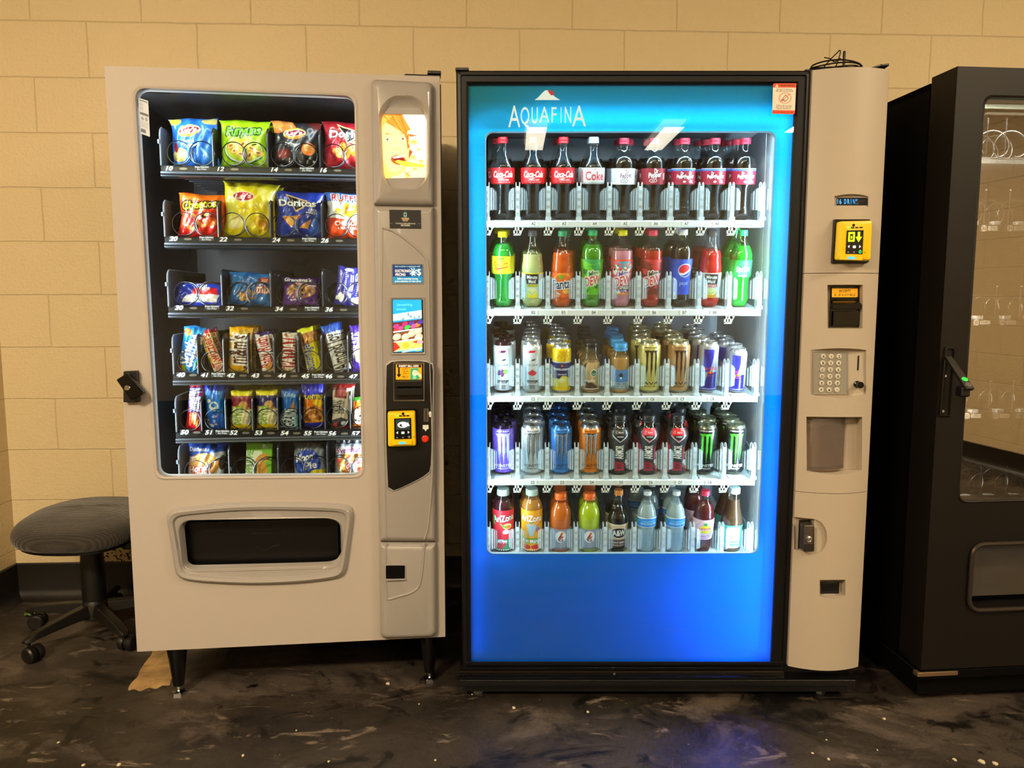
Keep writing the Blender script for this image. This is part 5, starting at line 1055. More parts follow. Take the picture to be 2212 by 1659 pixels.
# ---- coin panel: one convex moulding in three sections
def section(z0, z1, name):
    n = 18; P = []
    for i in range(n+1):
        t = i/n; x = XP+.001+(X1-XP-.001)*t; P.append((x, -.004-.034*math.sin(math.pi*min(1, t*.98+.02))**.8 if t < 1 else .012))
    P += [(X1-.002, .03), (XP+.001, .03)]
    return obj(name, MB().loft([[(x, d, z) for x, d in P] for z in (z0, z1)], True, True), beige, M2, angle=30)
def px_depth(x, y):                       # front surface depth of the moulding at a pixel
    d = -.03
    for _ in range(4):
        X = f.p(x, y, d).x; t = (X-XP)/(X1-XP); d = -.004-.034*math.sin(math.pi*min(1, max(0, t)*.98+.02))**.8
    return d
ZS1, ZS2, ZB = f.p(1820, 590, -.035).z, f.p(1790, 1066, -.035).z, f.p(1780, 1449, -.038).z
up = section(ZS1+.0008, TOP2-.002, 'upper_panel'); mi = section(ZS2+.0008, ZS1-.0008, 'middle_panel'); lo = section(ZB, ZS2-.0008, 'lower_panel')
def carve(o, loops):
    tmp = []
    for l0, d1, tap in loops:
        mb = MB().loft([inset(l0, -tap, -.08), inset(l0, -tap, -.046), inset(l0, .0, d1)], True, True); c = obj('cut', mb, beige, None, smooth=False); tmp.append(c)
        b = o.modifiers.new('b', 'BOOLEAN'); b.operation = 'DIFFERENCE'; b.object = c; b.solver = 'EXACT'
    bpy.context.view_layer.update(); dg = bpy.context.evaluated_depsgraph_get()
    me = bpy.data.meshes.new_from_object(o.evaluated_get(dg)); o.modifiers.clear(); o.data = me; me.name = o.name
    me.shade_smooth(); me.set_sharp_from_angle(angle=math.radians(30))
    for c in tmp: bpy.data.objects.remove(c)
DP = -.034
lens = lambda x0, y0, x1, y1, up_, dn: [f.p(x0+(x1-x0)*t, y1+dn*4*t*(1-t), DP) for t in [i/8 for i in range(9)]]+[f.p(x1-(x1-x0)*t, y0-up_*4*t*(1-t), DP) for t in [i/8 for i in range(9)]]
disp_l = lens(1803, 424, 1877, 446, 4, 2)
carve(up, [(disp_l, -.026, .001)])
bill_l = rloop(rect(f, 1789, 616, 1864, 709, DP), .002, 4); key_l = lens(1755, 757, 1874, 853, 4, 5); cup_l = lens(1747, 902, 1865, 1018, 1, 6)
carve(mi, [(bill_l, -.004, .0015), (key_l, -.018, .0015), (cup_l, .010, .001)])
lockd = [f.p(1758+27*math.cos(t), 1160+36*math.sin(t), DP) for t in [math.pi/2-math.pi*i/14 for i in range(15)]]+[f.p(1724, 1124, DP), f.p(1724, 1196, DP)]
lockd = [f.p(1760+26*math.sin(t), 1160-37*math.cos(t), DP) for t in [math.pi-math.pi*i/14 for i in range(15)]]+[f.p(1745, 1122, DP), f.p(1745, 1197, DP)]
lk_r = rloop(rect(f, 1722, 1122, 1761, 1193, DP), .002, 4)
cc_l = lens(1771, 1253, 1826, 1287, 1, 5)
carve(lo, [(lockd, -.026, .0), (lk_r, .004, .0), (cc_l, .002, .001)])
# text display
a = Art(96, 26, '#050a10')
for s, x in (('6',.13),('D',.28),('R',.38),('I',.47),('N',.56),('K',.65)): a.T(s, x, .48, .62, '#38a8ff', w=.075 if s != 'I' else .03, b=0)
a.P([(.62,.2),(.92,.45),(.95,.7),(.6,.55)],'#1c1412'); a.R(.03,.2,.05,.8,'#5088b0')
sign('text_display', a, f, (1807, 427, 1874, 443), -.028, mat('text_lcd', attr=True, rough=.1, emit=1.5), M2, 'small dark display with blue letters')
card_reader(f, M2, [(1801,562),(1872,564),(1876,478),(1806,480)], px_depth(1840, 520)-.006, 1)
mb = MB(); slab(mb, rloop(quad(f, [(1796,569),(1872,569),(1878,474),(1801,474)], px_depth(1840, 520)), .002), px_depth(1840, 520)-.005, px_depth(1840, 520)+.03); obj('reader_plate', mb, black, M2)
# bill acceptor
mb = MB(); b0, b1 = f.p(1791, 706, -.008), f.p(1858, 618, -.008); mb.box(b0.x, b1.x, -.012, -.004, b0.z, b1.z)
p0, p1 = f.p(1797, 668, -.03), f.p(1858, 656, -.03); mb.box(p0.x+.002, p1.x, -.034, -.012, p0.z, p1.z)
mb.loft([[(p0.x+.002, -.034, p1.z), (p1.x, -.034, p1.z), (p1.x-.006, -.016, p1.z+.012), (p0.x+.004, -.016, p1.z+.012)], [(p0.x+.002, -.030, p1.z-.002), (p1.x, -.030, p1.z-.002), (p1.x-.006, -.012, p1.z+.012), (p0.x+.004, -.012, p1.z+.012)]], True, True)
mb.box(b0.x+.006, b1.x-.004, -.020, -.012, b0.z+.004, p0.z-.006)
ba2 = obj('bill_acceptor', mb, black_gloss, M2, bevel=.0012)
a = Art(60, 20, '#f0a818'); a.T('ACCEPTS', .5, .70, .26, '#1c0c04', w=.44, sh=.2).T('$1, $5 & $10 BILLS', .5, .30, .26, '#1c0c04', w=.8, sh=.2)
sign('bill_sign', a, f, (1797, 623, 1853, 642), -.0135, mat('lit_sign'), ba2, 'yellow sign reading accepts bills')
# keypad with 18 round keys, coin slot, return knob
mb = MB(); KP = rloop(rect(f, 1756, 759, 1831, 852, -.021), .001, 4); mb.loft([shift(KP, -.019), shift(KP, -.0225), inset(KP, .002, -.0225), inset(KP, .003, -.021)], False, True)
kp = obj('keypad', mb, mat('keypad_grey', '#8f8b82', .5), M2)
keym = mat('key_cream', '#cfc8bb', .4); rows = ['A12', 'B34', 'C56', 'D78', 'E90', 'F*c']
for r_, row in enumerate(rows):
    for c_, ch in enumerate(row):
        x = 1778-r_*.9+c_*17; y = 770+r_*14.4; P = f.p(x, y, -.021); R_ = .0073
        k = obj('key', MB().lathe([(R_, 0), (R_, .0022), (R_*.85, .003), (0, .003)], 20), keym, kp); k.location = P; k.rotation_euler = (math.pi/2, 0, 0)
        mb = MB()
        if ch == 'c': ttext(mb, 'CLR', 0, 0, 0, .0022)
        elif ch == '*': ttext(mb, '*', 0, 0, -.003, .010)
        else: ttext(mb, ch, 0, 0, 0, .0068)
        mb.v = [(x_, z_, .0032) for x_, _, z_ in mb.v]; obj('lettering', mb, black_matte, k, smooth=False) if False else None
        m3 = MB(); m3.v = [(P.x+x_, P.y-.0032, P.z+y_) for x_, y_, _ in mb.v]; m3.f = mb.f
        obj('key_lettering', m3, black_matte, kp, smooth=False)
c = f.p(1854, 784, -.019); o = obj('coin_slot', MB().box(c.x-.0022, c.x+.0022, -.0190, -.016, c.z-.021, c.z+.021), black_matte, M2, smooth=False)
c = f.p(1851, 830, -.018); mb = MB().lathe([(.010, 0), (.010, .006), (.007, .008), (.0065, .014), (.0095, .016), (.0095, .024), (.008, .026), (0, .026)], 20); o = obj('return_knob', mb, black_gloss, M2); o.location = c; o.rotation_euler = (math.radians(90), 0, 0)
# clear product cup behind the window: curved clear guard
c0, c1 = f.p(1748, 1014, -.02), f.p(1834, 904, -.02); n = 14; xa, xb = c0.x, c1.x
arc = [(xa+(xb-xa)*math.sin(math.pi/2*i/n), -.030+.036*(1-math.cos(math.pi/2*i/n))) for i in range(n+1)]
arc_i = [(x-(.002 if i > 4 else 0), d+.002) for i, (x, d) in enumerate(arc)]
obj('clear_guard', MB().loft([[(x, d, z) for x, d in arc+arc_i[::-1]] for z in (c0.z+.001, c1.z)], True, True), mat('smoky_plastic', '#c8c0bc', .06, alpha=(.14, '#d0c6c0'), coat=.5), M2)
obj('guard_rim', MB().loft([[(x, d-.001, z) for x, d in arc+[(x-.004, d+.006) for x, d in arc[::-1]]] for z in (c0.z, c0.z+.008)], True, True), mat('smoky_plastic'), M2)
# lock
mb = MB(); l0, l1 = f.p(1724, 1192, 0), f.p(1758, 1124, 0); mb.box(l0.x, l1.x, .0, .004, l0.z, l1.z); lkk = obj('lock_pocket', mb, black_matte, M2, smooth=False)
mb = MB(); mb.tube([(l0.x+.004, -.008, l0.z+.004), (l0.x+.004, -.008, l1.z-.004), (l1.x-.006, -.008, l1.z-.004)], .0022, 6); mb.box(l0.x+.008, l1.x-.006, -.01, -.006, l1.z-.018, l1.z-.012); mb.tube(smooth_curve([(l0.x+.012, -.01, l0.z+.03), (l0.x+.006, -.014, l0.z+.042), (l0.x+.012, -.016, l0.z+.055), (l0.x+.016, -.012, l0.z+.048)]), .0014, 6)
obj('lock_bracket', mb, steel, lkk)
h0, h1 = f.p(1735, 1191, -.045), f.p(1758, 1135, -.045)
mb = MB(); mb.loft([[(x, d, z) for x, z in ((h0.x, h0.z), (h1.x, h0.z), (h1.x, h1.z), (h0.x, h1.z))] for d in (-.047, -.012)], True, True)
lh = obj('lock_handle', mb, mat('worn_steel', '#7d756c', .35, metal=.9), lkk, bevel=.002)
o = obj('key_cylinder', MB().lathe([(.0095, 0), (.0095, .003), (.007, .004), (.006, .001), (.003, .001), (0, .003)], 20), chrome, lh); o.location = ((h0.x+h1.x)/2, -.047, (h0.z+h1.z)/2-.002); o.rotation_euler = (math.pi/2, 0, 0)
obj('handle_band', MB().box(h0.x, h1.x, -.0478, -.0470, h0.z, h0.z+.022), mat('dark_steel', '#3c3834', .4, metal=.6), lh)
# coin return
q0, q1 = f.p(1773, 1282, -.005), f.p(1812, 1256, -.005)
mb = MB(); mb.box(q0.x, q1.x, -.010, -.004, q0.z, q1.z); cr = obj('coin_return', mb, black_gloss, M2, bevel=.003)
obj('return_rim', MB().tube([(q1.x+.003, -.008, q1.z), (q1.x+.003, -.008, q0.z), (q0.x, -.008, q0.z-.002)], .0016, 6), beige, cr)
# ---- antenna cable lying on top
ca = thing('antenna_cable', 'coiled black antenna cable with stub aerial lying on top of the drink machine', 'cable', (0, 0, 0))
cxy = f.p(1806, 148, .12); ca.location = (cxy.x, .12, TOP2+.012); mb = MB(); rr_ = random.Random(2)
for k in range(6):
    P = [(.062*math.cos(t)*(1+.05*k-.1*(k % 2)), .035*math.sin(t), .005+.0045*k+.004*math.sin(2*t+k)+(.002*k)) for t in [i*6.283/28 for i in range(28)]]; mb.tube(P, .0022, 6, closed=True)
obj('cable_loops', mb, black, ca)
mb = MB().tube(smooth_curve([(-.045, 0, .02), (-.02, 0, .05), (.002, 0, .072), (.008, 0, .078), (.010, 0, .070), (.002, 0, .04), (-.005, 0, .03)]), .0018, 6); mb.tube(smooth_curve([(-.036, 0, .058), (-.02, 0, .055), (-.005, 0, .046), (.012, 0, .056)]), .0016, 5); obj('cable_end', mb, black, ca)
obj('aerial', MB().lathe([(.004, .01), (.004, .072), (.003, .076), (0, .077)], 12, at=(.022, 0, 0)), black, ca)
# ------------------------------------------------------------ drinks
PR = {   # profiles: (height fraction, radius fraction)
 'cola': [(0,.55),(.01,.80),(.05,.98),(.10,.98),(.18,.88),(.27,.80),(.36,.80),(.42,.86),(.46,.97),(.60,.99),(.66,.95),(.74,.72),(.82,.50),(.88,.42),(.93,.40)],
 'pepper': [(0,.55),(.01,.80),(.05,.97),(.10,.97),(.18,.84),(.28,.78),(.36,.80),(.42,.94),(.44,.99),(.62,.99),(.64,.98),(.70,.95),(.76,.84),(.81,.60),(.85,.42),(.93,.38)],
 'dew': [(0,.55),(.01,.80),(.05,.92),(.12,.92),(.20,.84),(.30,.82),(.42,.88),(.55,.97),(.62,.98),(.64,.96),(.66,.99),(.72,.96),(.78,.85),(.83,.62),(.87,.42),(.94,.38)],
 'tear': [(0,.55),(.01,.80),(.05,.95),(.12,.93),(.20,.86),(.30,.90),(.40,.96),(.50,.99),(.56,.97),(.62,.88),(.68,.90),(.74,.76),(.80,.58),(.86,.44),(.93,.38)],
 'squirt': [(0,.55),(.01,.80),(.05,.96),(.10,.96),(.17,.84),(.28,.74),(.38,.76),(.44,.96),(.46,.99),(.68,.99),(.70,.97),(.76,.90),(.82,.70),(.86,.42),(.93,.38)],
 'sprite': [(0,.55),(.01,.80),(.05,.94),(.12,.92),(.22,.82),(.34,.84),(.42,.94),(.60,.98),(.62,.96),(.67,.99),(.73,.90),(.80,.66),(.87,.44),(.93,.38)],
 'tea': [(0,.80),(.01,.93),(.04,.97),(.20,.97),(.35,.97),(.70,.98),(.73,.97),(.79,.86),(.84,.66),(.86,.56),(.93,.54)],
 'sport': [(0,.80),(.01,.92),(.05,.97),(.18,.93),(.35,.93),(.42,.98),(.45,.96),(.48,.99),(.52,.96),(.56,.99),(.66,.97),(.74,.86),(.80,.66),(.83,.56),(.93,.54)],
 'root': [(0,.75),(.01,.90),(.05,.95),(.30,.95),(.45,.97),(.52,.96),(.58,.88),(.66,.62),(.74,.46),(.84,.42),(.92,.38)],
 'water': [(0,.80),(.01,.93),(.04,.97),(.10,.93),(.14,.97),(.20,.92),(.24,.97),(.30,.92),(.34,.97),(.40,.93),(.44,.98),(.60,.99),(.68,.90),(.78,.62),(.86,.40),(.93,.36)],
 'pinktea': [(0,.75),(.01,.88),(.05,.90),(.15,.86),(.25,.88),(.30,.94),(.50,.99),(.58,.98),(.64,.92),(.66,.95),(.72,.86),(.78,.74),(.83,.50),(.87,.42),(.93,.38)],
 'peak': [(0,.85),(.01,.95),(.05,.97),(.35,.97),(.46,.99),(.50,.97),(.60,.80),(.70,.66),(.80,.56),(.86,.52),(.93,.50)],
 'armor': [(0,.80),(.01,.92),(.05,.97),(.16,.98),(.22,.94),(.32,.82),(.45,.78),(.55,.86),(.62,.99),(.70,.98),(.76,.84),(.81,.64),(.84,.56),(.90,.54)],
 'frapp': [(0,.80),(.01,.95),(.06,.98),(.14,.95),(.40,.92),(.58,.90),(.70,.82),(.78,.72),(.82,.74),(.86,.70),(.92,.68)],
 'latte': [(0,.85),(.01,.95),(.06,.98),(.55,.98),(.70,.96),(.78,.80),(.84,.74),(.92,.72)],
}
def rad(prof, t):
    for (a, ra), (b, rb) in zip(prof, prof[1:]):
        if t <= b: return ra+(rb-ra)*(t-a)/(b-a) if b > a else rb
    return prof[-1][1]
def smoothprof(prof, R, H, z1, n=44, k=1.0):
    out = []
    for i in range(n+1):
        t = z1*i/n; r = sum(rad(prof, min(prof[-1][0], max(0, t+o))) for o in (-.012, 0, .012))/3 if t > .02 else rad(prof, t)
        out.append((r*R*k, t*H))
    return out
def petal(mb, amt):                       # five-foot base of a soda bottle
    H = max(v[2] for v in mb.v); out = []
    for x, y, z in mb.v:
        if z < H*.13:
            q = math.atan2(y, x); k = 1-amt*(1-z/(H*.13))*(.5+.5*math.cos(5*q+1.57)); out.append((x*k, y*k, z))
        else: out.append((x, y, z))
    mb.v = out; return mb
def wrap(name, art, prof, R, H, t0, t1, parent, m=paper, backcol=None, eps=.0006, sweep=200, spin=0):
    tt = np.linspace(0, 1, 60); rr = np.array([max(rad(prof, t0+(t1-t0)*x)*R for x in (t_,)) for t_ in tt])
    def fn(U, V):
        q = np.radians(-90+spin+(U-.5)*sweep); r = np.interp(V, tt, rr)+eps; return r*np.cos(q), r*np.sin(q), (t0+(t1-t0)*V)*H
    def bk(U, V):
        q = np.radians(-90+spin+sweep/2+U*(360-sweep)); r = np.interp(V, tt, rr)+eps; return r*np.cos(q), r*np.sin(q), (t0+(t1-t0)*V)*H
    return art_grid(name, art, fn, m, parent, back=(bk, backcol or '#888888'))
LIQ = {}
def liq(col, through=.15): return mat('liquid_'+col[1:], col, .2, trans=through, coat=.1)
def bottle(name, prof, R, H, liquid, cap, capw=.40, caph=.075, label=None, lab=None, fill=.80, shellcol=None, ribs=True, through=.14, capm=None, base_petal=True):
    root = thing(name, 'x', 'bottle'); pr = PR[prof]; zc = pr[-1][0]
    if liquid:
        mb = MB().lathe(smoothprof(pr, R, H, fill, 34, .965)+[(0, fill*H)], 26)
        if base_petal: petal(mb, .28)
        obj('liquid', mb, liq(liquid, through), root)
    mb = MB().lathe(smoothprof(pr, R, H, zc, 44, 1.0), 26)
    if base_petal: petal(mb, .26)
    mb.lathe([(R*rad(pr, zc)*1.0, zc*H-.004), (R*rad(pr, zc)*1.22, zc*H-.0035), (R*rad(pr, zc)*1.22, zc*H-.0015), (R*rad(pr, zc), zc*H-.001)], 20)
    obj('shell', mb, mat('tinted_shell_'+shellcol[1:], '#ffffff', .06, alpha=(.08, shellcol, 'fresnel')) if shellcol else pet, root)
    cr = R*capw; n = 48; loops = []
    for z, k in ((0, 1.0), (.25, 1.0), (.28, .97), (.32, 1.0), (.9, .98), (1, .90)):
        loops.append([(cr*k*(1-(.03 if (j % 2 and .3 < z < .95) else 0))*math.cos(j*6.2832/n), cr*k*(1-(.03 if (j % 2 and .3 < z < .95) else 0))*math.sin(j*6.2832/n), H*(1-caph+caph*z)) for j in range(n)])
    obj('cap', MB().loft(loops, True, True), capm or mat('cap_'+cap[1:], cap, .38), root, angle=50)
    if label:
        art, t0, t1, bc = label; wrap('label', art, pr, R, H, t0, t1, root, m=paper if lab is None else lab, backcol=bc)
    return root
def can(name, R, H, art, bc, lidc='#b8bcc0', tab='#a8acb0', spin=0, slim=False):
    root = thing(name, 'x', 'can')
    body = [(0,.70),(.005,.78),(.02,.86),(.05,.97),(.07,1),(.88,1),(.92,.95),(.955,.84),(.975,.82),(.985,.845),(1,.84)]
    obj('can_body', MB().lathe([(r*R, t*H) for t, r in body]+[(R*.80, H*.998), (R*.78, H*.978), (R*.70, H*.975)], 36), mat('aluminium_'+lidc[1:], lidc, .25, metal=.8), root)
    obj('lid', MB().lathe([(R*.72, H*.974), (R*.70, H*.978), (0, H*.978)], 28), mat('aluminium_'+lidc[1:]), root)
    mb = MB(); a_ = random.Random(name+bc).uniform(-1, 1)
    ring = [(R*.20*math.cos(t), R*.12*math.sin(t)-R*.05) for t in [i*.5236 for i in range(12)]]
    mb.loft([[(x, y, H*.979) for x, y in ring], [(x, y, H*.988) for x, y in ring]], True, True)
    ring = [(R*.22*math.cos(t), R*.2*math.sin(t)-R*.38) for t in [i*.5236 for i in range(12)]]
    mb.loft([[(x, y, H*.9785) for x, y in ring], [(x, y, H*.981) for x, y in ring]], True, True)
    obj('tab', mb, mat('tab_'+tab[1:], tab, .3, metal=.6), root)
    wrap('printed_sleeve', art, [(t, r) for t, r in body], R, H, .055, .935, root, m=canprint, backcol=bc, spin=spin)
    return root
def A_(w_, h_, base): return Art(w_, h_, base)
# --- artwork
def art_cola():
    a = A_(96, 52, '#d3101c'); a.T('Coca-Cola',.52,.60,.36,'#ffffff',w=.52,sh=.25,b=1).P([(.3,.42),(.45,.34),(.6,.44),(.47,.30)],'#ffffff').T('ORIGINAL TASTE',.52,.26,.07,'#ffffff',w=.26).R(.2,.0,.8,.04,'#b00c16').T('PER BOTTLE 240',.55,.12,.05,'#f8c8c8',w=.3); return a
def art_diet(): a = A_(96, 52, '#c9ced2'); a.T('Coke',.52,.50,.50,'#c81c28',w=.48).T('DIET',.52,.9,.08,'#c81c28').R(.13,.1,.18,.9,'#b85058'); return a
def drp(a, cx, cy, s, col, ol):
    return a.T('Dr',cx+.02*s,cy+.22*s,.26*s,col,w=.09*s,sh=.3,rot=8,ol=ol,ow=.06).T('Pepper',cx,cy,.28*s,col,w=.30*s,sh=.3,rot=8,ol=ol,ow=.06)
def art_ddp(): a = A_(96, 54, '#dfe6ec'); drp(a,.54,.56,1,'#5c2060','#ffffff'); a.E(.50,.22,.09,.13,'#5c2060').E(.50,.22,.075,.105,'#eef2f6').T('Diet',.50,.22,.11,'#5c2060',w=.09).R(.24,.15,.28,.8,'#b8c4d0'); return a
def art_dp(): a = A_(96, 54, '#8c1028'); drp(a,.50,.60,1.05,'#ffffff','#6c0818'); a.E(.46,.24,.09,.13,'#f0e0e4').E(.46,.24,.078,.11,'#8c1028').T('23',.46,.24,.12,'#f0e0e4',w=.08).R(.72,.3,.78,.7,'#c89aa4'); return a
def art_dpb(): a = A_(96, 54, '#9c1838'); a.R(0,.84,1,.96,'#3c78d8').R(0,.96,1,1,'#f0d8dc'); drp(a,.40,.52,.75,'#ffffff','#6c0818'); drp(a,.60,.50,.85,'#ffffff','#6c0818'); a.E(.48,.18,.035,.06,'#f8f0f0').E(.64,.2,.05,.07,'#e8c8d0').R(.6,.1,.72,.13,'#e8c8d0'); return a
def art_squirt(): a = A_(96, 56, '#f4e820'); a.R(0,.0,1,.05,'#c8d820').R(0,.95,1,1,'#d8e020').T('Squirt',.44,.52,.40,'#c8641c',w=.38,sh=.2,rot=10,b=1).P([(.3,.28),(.6,.42),(.6,.36),(.36,.24)],'#d8281c').E(.42,.84,.05,.05,'#48a030',30).E(.5,.86,.05,.05,'#48a030',-30); return a
def art_mm(sub='#f0e020', band='#e8dc30', txt='LEMONADE', tc='#607018', fruit='#f0dc28'):
    a = A_(96, 74, '#cfd8d0'); a.R(0,.95,1,1,sub).R(.30,.55,.66,.95,'#141414').T('Minute',.48,.83,.13,'#ffffff',w=.28).T('Maid',.48,.66,.13,'#ffffff',w=.2).R(.30,.43,.66,.54,band).T(txt,.48,.485,.06,tc,w=.3)
    a.R(.30,0,.66,.26,fruit).E(.48,.26,.17,.14,'#e0e8a0').E(.48,.30,.14,.10,'#f4f0b0').P([(.3,.32),(.48,.2),(.66,.32),(.48,.12)],'#c8d870'); return a
def art_fanta(): a = A_(96, 70, '#f0641c'); a.E(.50,.66,.26,.36,'#f8a020').E(.50,.62,.235,.32,'#f47018').E(.46,.83,.07,.08,'#68b030').T('Fanta',.46,.55,.36,'#1c1c68',w=.52,rot=6,ol='#ffffff',ow=.08).E(.60,.26,.11,.1,'#f8a830').E(.60,.26,.08,.07,'#f8c860').P([(.3,.24),(.45,.16),(.45,.12),(.3,.18)],'#e8e8e8').R(.28,.05,.42,.12,'#f0a070'); return a
def art_dew(base, c1, c2, mt, dt, sub=None, ol='#e8f0e0'):
    a = A_(100, 104, base); a.P([(.2,1),(.55,.82),(.3,.78),(.8,.95),(.72,1)],c1).P([(.45,.8),(.6,.6),(.72,.72),(.66,.9)],c1).P([(.2,.75),(.36,.70),(.3,.55),(.2,.6)],c2).P([(.5,.16),(.7,.34),(.66,.16),(.58,.2)],c2).P([(.3,.1),(.45,.2),(.33,.04)],c2)
    a.T('Mtn',.52,.60,.17,mt,w=.30,sh=.35,rot=14,ol=ol,ow=.14).T('DEW',.50,.40,.24,dt,w=.50,sh=.35,rot=14,ol=ol,ow=.10)
    if sub: a.T(sub,.58,.20,.08,'#ffffff',w=.3,sh=.2,ol='#1c1c1c',ow=.2)
    return a
def art_spark():
    a = art_dew('#e8607c','#58a8c8','#f0f0f8','#6c48b0','#e0285c','SPARK'); a.R(0,.94,1,1,'#f05030').R(0,.0,1,.05,'#f0a020').S(.28,.74,.18,.12,['#2c8c60','#f8f8f8','#e04020','#1c3c50'],26,.03,4).S(.7,.78,.15,.1,['#f8f8f8','#d0d8e0','#e85838'],18,.04,5).S(.5,.1,.3,.05,['#f8f8f8','#1c2c50','#48a0d8'],18,.03,6)
    return a.T('Mtn',.52,.60,.17,'#6c48b0',w=.30,sh=.35,rot=14,ol='#f8f8f8',ow=.14).T('DEW',.50,.40,.24,'#e0285c',w=.50,sh=.35,rot=14,ol='#f8f8f8',ow=.10).T('SPARK',.58,.20,.09,'#ffffff',w=.34,sh=.2,ol='#1c1c1c',ow=.2)
def art_pepsi(): a = A_(100, 104, '#1c50d8'); a.R(0,.97,1,1,'#183cb0').E(.56,.68,.19,.19,'#d8e4f8').E(.56,.68,.17,.17,'#1c50d8'); a.P([(.56+.16*math.cos(t), .68+.163*math.sin(t)) for t in [math.radians(d) for d in range(20, 205, 12)]]+[(.52,.60),(.62,.66)],'#e8182c').P([(.40,.62),(.52,.60),(.62,.66),(.71,.73),(.73,.70),(.66,.62),(.52,.55),(.43,.55)],'#ffffff'); return a.T('pepsi',.56,.33,.11,'#b8d4ff',w=.30,b=0)
def art_sprite(): a = A_(96, 56, '#18c048'); a.P([(.24,.1),(.3,.86),(.38,.78),(.7,.84),(.74,.3),(.4,.2)],'#38d868').P([(.3,.22),(.34,.78),(.4,.7),(.66,.76),(.68,.38),(.42,.28)],'#18b040').T('Sprite',.5,.5,.30,'#ffffff',w=.36,sh=.2,rot=6).T('LEMON-LIME',.5,.1,.08,'#d8ffe0',w=.24); return a
def art_celsius(fr):
    a = A_(86, 130, '#d8dde0'); a.P([(.36,.86),(.42,.90),(.60,.90),(.56,.85),(.40,.84)],'#6c1c4c' if fr == 'grape' else '#e02838').P([(.36,.84),(.37,.74),(.44,.68),(.54,.66),(.46,.70),(.41,.76),(.42,.84)],'#f4f6f8').E(.53,.69,.07,.022,'#585c60',20).T('CELSIUS',.50,.575,.036,'#383c40',w=.33)
    if fr == 'grape':
        for x, y in ((.40,.43),(.48,.45),(.44,.39),(.52,.40),(.38,.38),(.48,.35)): a.E(x, y, .05, .034, '#6c2c6c').E(x-.01, y+.008, .02, .012, '#b080b0')
        a.E(.58,.43,.07,.05,'#8cc84c').E(.6,.41,.05,.035,'#a8d868')
    else: a.P([(.50,.48),(.36,.40),(.42,.35),(.50,.335),(.58,.35),(.64,.40)],'#e03848').P([(.36,.40),(.42,.35),(.50,.335),(.58,.35),(.64,.40),(.62,.37),(.5,.315),(.38,.37)],'#c8e8c8')
    a.T('SPARKLING',.5,.275,.016,'#a0a4a8',w=.16).R(.33,.16,.72,.235,'#303438').R(.35,.20,.60,.206,'#d8dce0').R(.35,.185,.62,.19,'#d8dce0').R(.35,.17,.58,.175,'#d8dce0').P([(.60,.165),(.72,.235),(.72,.2),(.66,.165)],'#c8ccd0'); a.R(0,0,1,.14,'#b0b4b8').R(.42,.03,.58,.13,'#80868a'); return a
def art_pelle(): a = A_(86, 124, '#f0c810'); a.R(0,.28,1,.68,'#202c68').R(0,.66,1,.69,'#c8ccd8').S(.5,.83,.24,.10,['#d8a810','#f8d840','#e0b010'],26,.03,4).E(.50,.62,.03,.02,'#202c68'); a.P([(.5+.055*(1 if i % 2 == 0 else .45)*math.sin(i*math.pi/5), .60+.04*(1 if i % 2 == 0 else .45)*math.cos(i*math.pi/5)) for i in range(10)],'#e07848').T('SANPELLEGRINO',.5,.51,.045,'#ffffff',w=.54).T('LIMONATA',.5,.39,.03,'#e8e8f8',w=.3).P([(.2,.22),(.3,.30),(.42,.28),(.5,.36),(.62,.36),(.76,.26),(.76,.1),(.2,.1)],'#e8d848').E(.5,.25,.13,.06,'#f4e890',20).E(.48,.26,.08,.035,'#f8f4c0',20); return a
def claws(a, cx, cy, s, col, ol=None):
    def stroke(x, w_, l_, hook): return [(x-w_*2.0,cy+.40*s),(x+w_*1.9,cy+.42*s),(x+w_*1.1,cy+.34*s),(x+w_*.9,cy+.1*s),(x+w_*1.1,cy-.05*s),(x+w_*.6,cy-.15*s),(x+w_*.3,cy-l_*s),(x-w_*.1,cy-.18*s),(x-w_*.5,cy-.02*s),(x-w_*.4,cy+.12*s),(x-w_*.7,cy+.33*s)]
    for x, l_ in ((cx-.13*s, .32), (cx+.005, .42), (cx+.14*s, .30)):
        if ol: a.P([(px+(px-x)*.35, py+(.012 if py > cy else -.012)) for px, py in stroke(x, .048*s, l_, 0)], ol)
        a.P(stroke(x, .042*s, l_, 0), col)
    return a
def art_monster(base, claw, ol, txt, c3, top=None, word='MONSTER', flavour='ENERGY'):
    a = A_(96, 132, base); a.S(.5,.5,.5,.5,[c3,base],40,.03,9) if c3 != base else None
    claws(a,.5,.54,.86,claw,ol); a.T(word,.5,.165,.06,txt,w=.50).T(flavour,.5,.095,.028,txt,w=.30).T('ZERO SUGAR' if top is None else top,.5,.955,.028,txt,w=.36); return a
def art_redbull(): a = A_(86, 130, '#a8acb8'); a.P([(.28,.92),(.62,.92),(.48,.42),(.28,.42)],'#28289c').P([(.30,.05),(.72,.05),(.72,.42),(.44,.42)],'#201c80').P([(.28,.92),(.62,.92),(.60,.86),(.28,.86)],'#3030b0').T('Red Bull',.5,.50,.075,'#d82c48',w=.46).E(.5,.41,.09,.028,'#f0a818').P([(.38,.39),(.46,.44),(.5,.39)],'#e03020').P([(.62,.39),(.54,.44),(.5,.39)],'#e03020').T('ENERGY',.5,.34,.025,'#c84058',w=.24).R(0,.05,1,.08,'#28289c').R(0,.0,1,.03,'#28289c'); return a
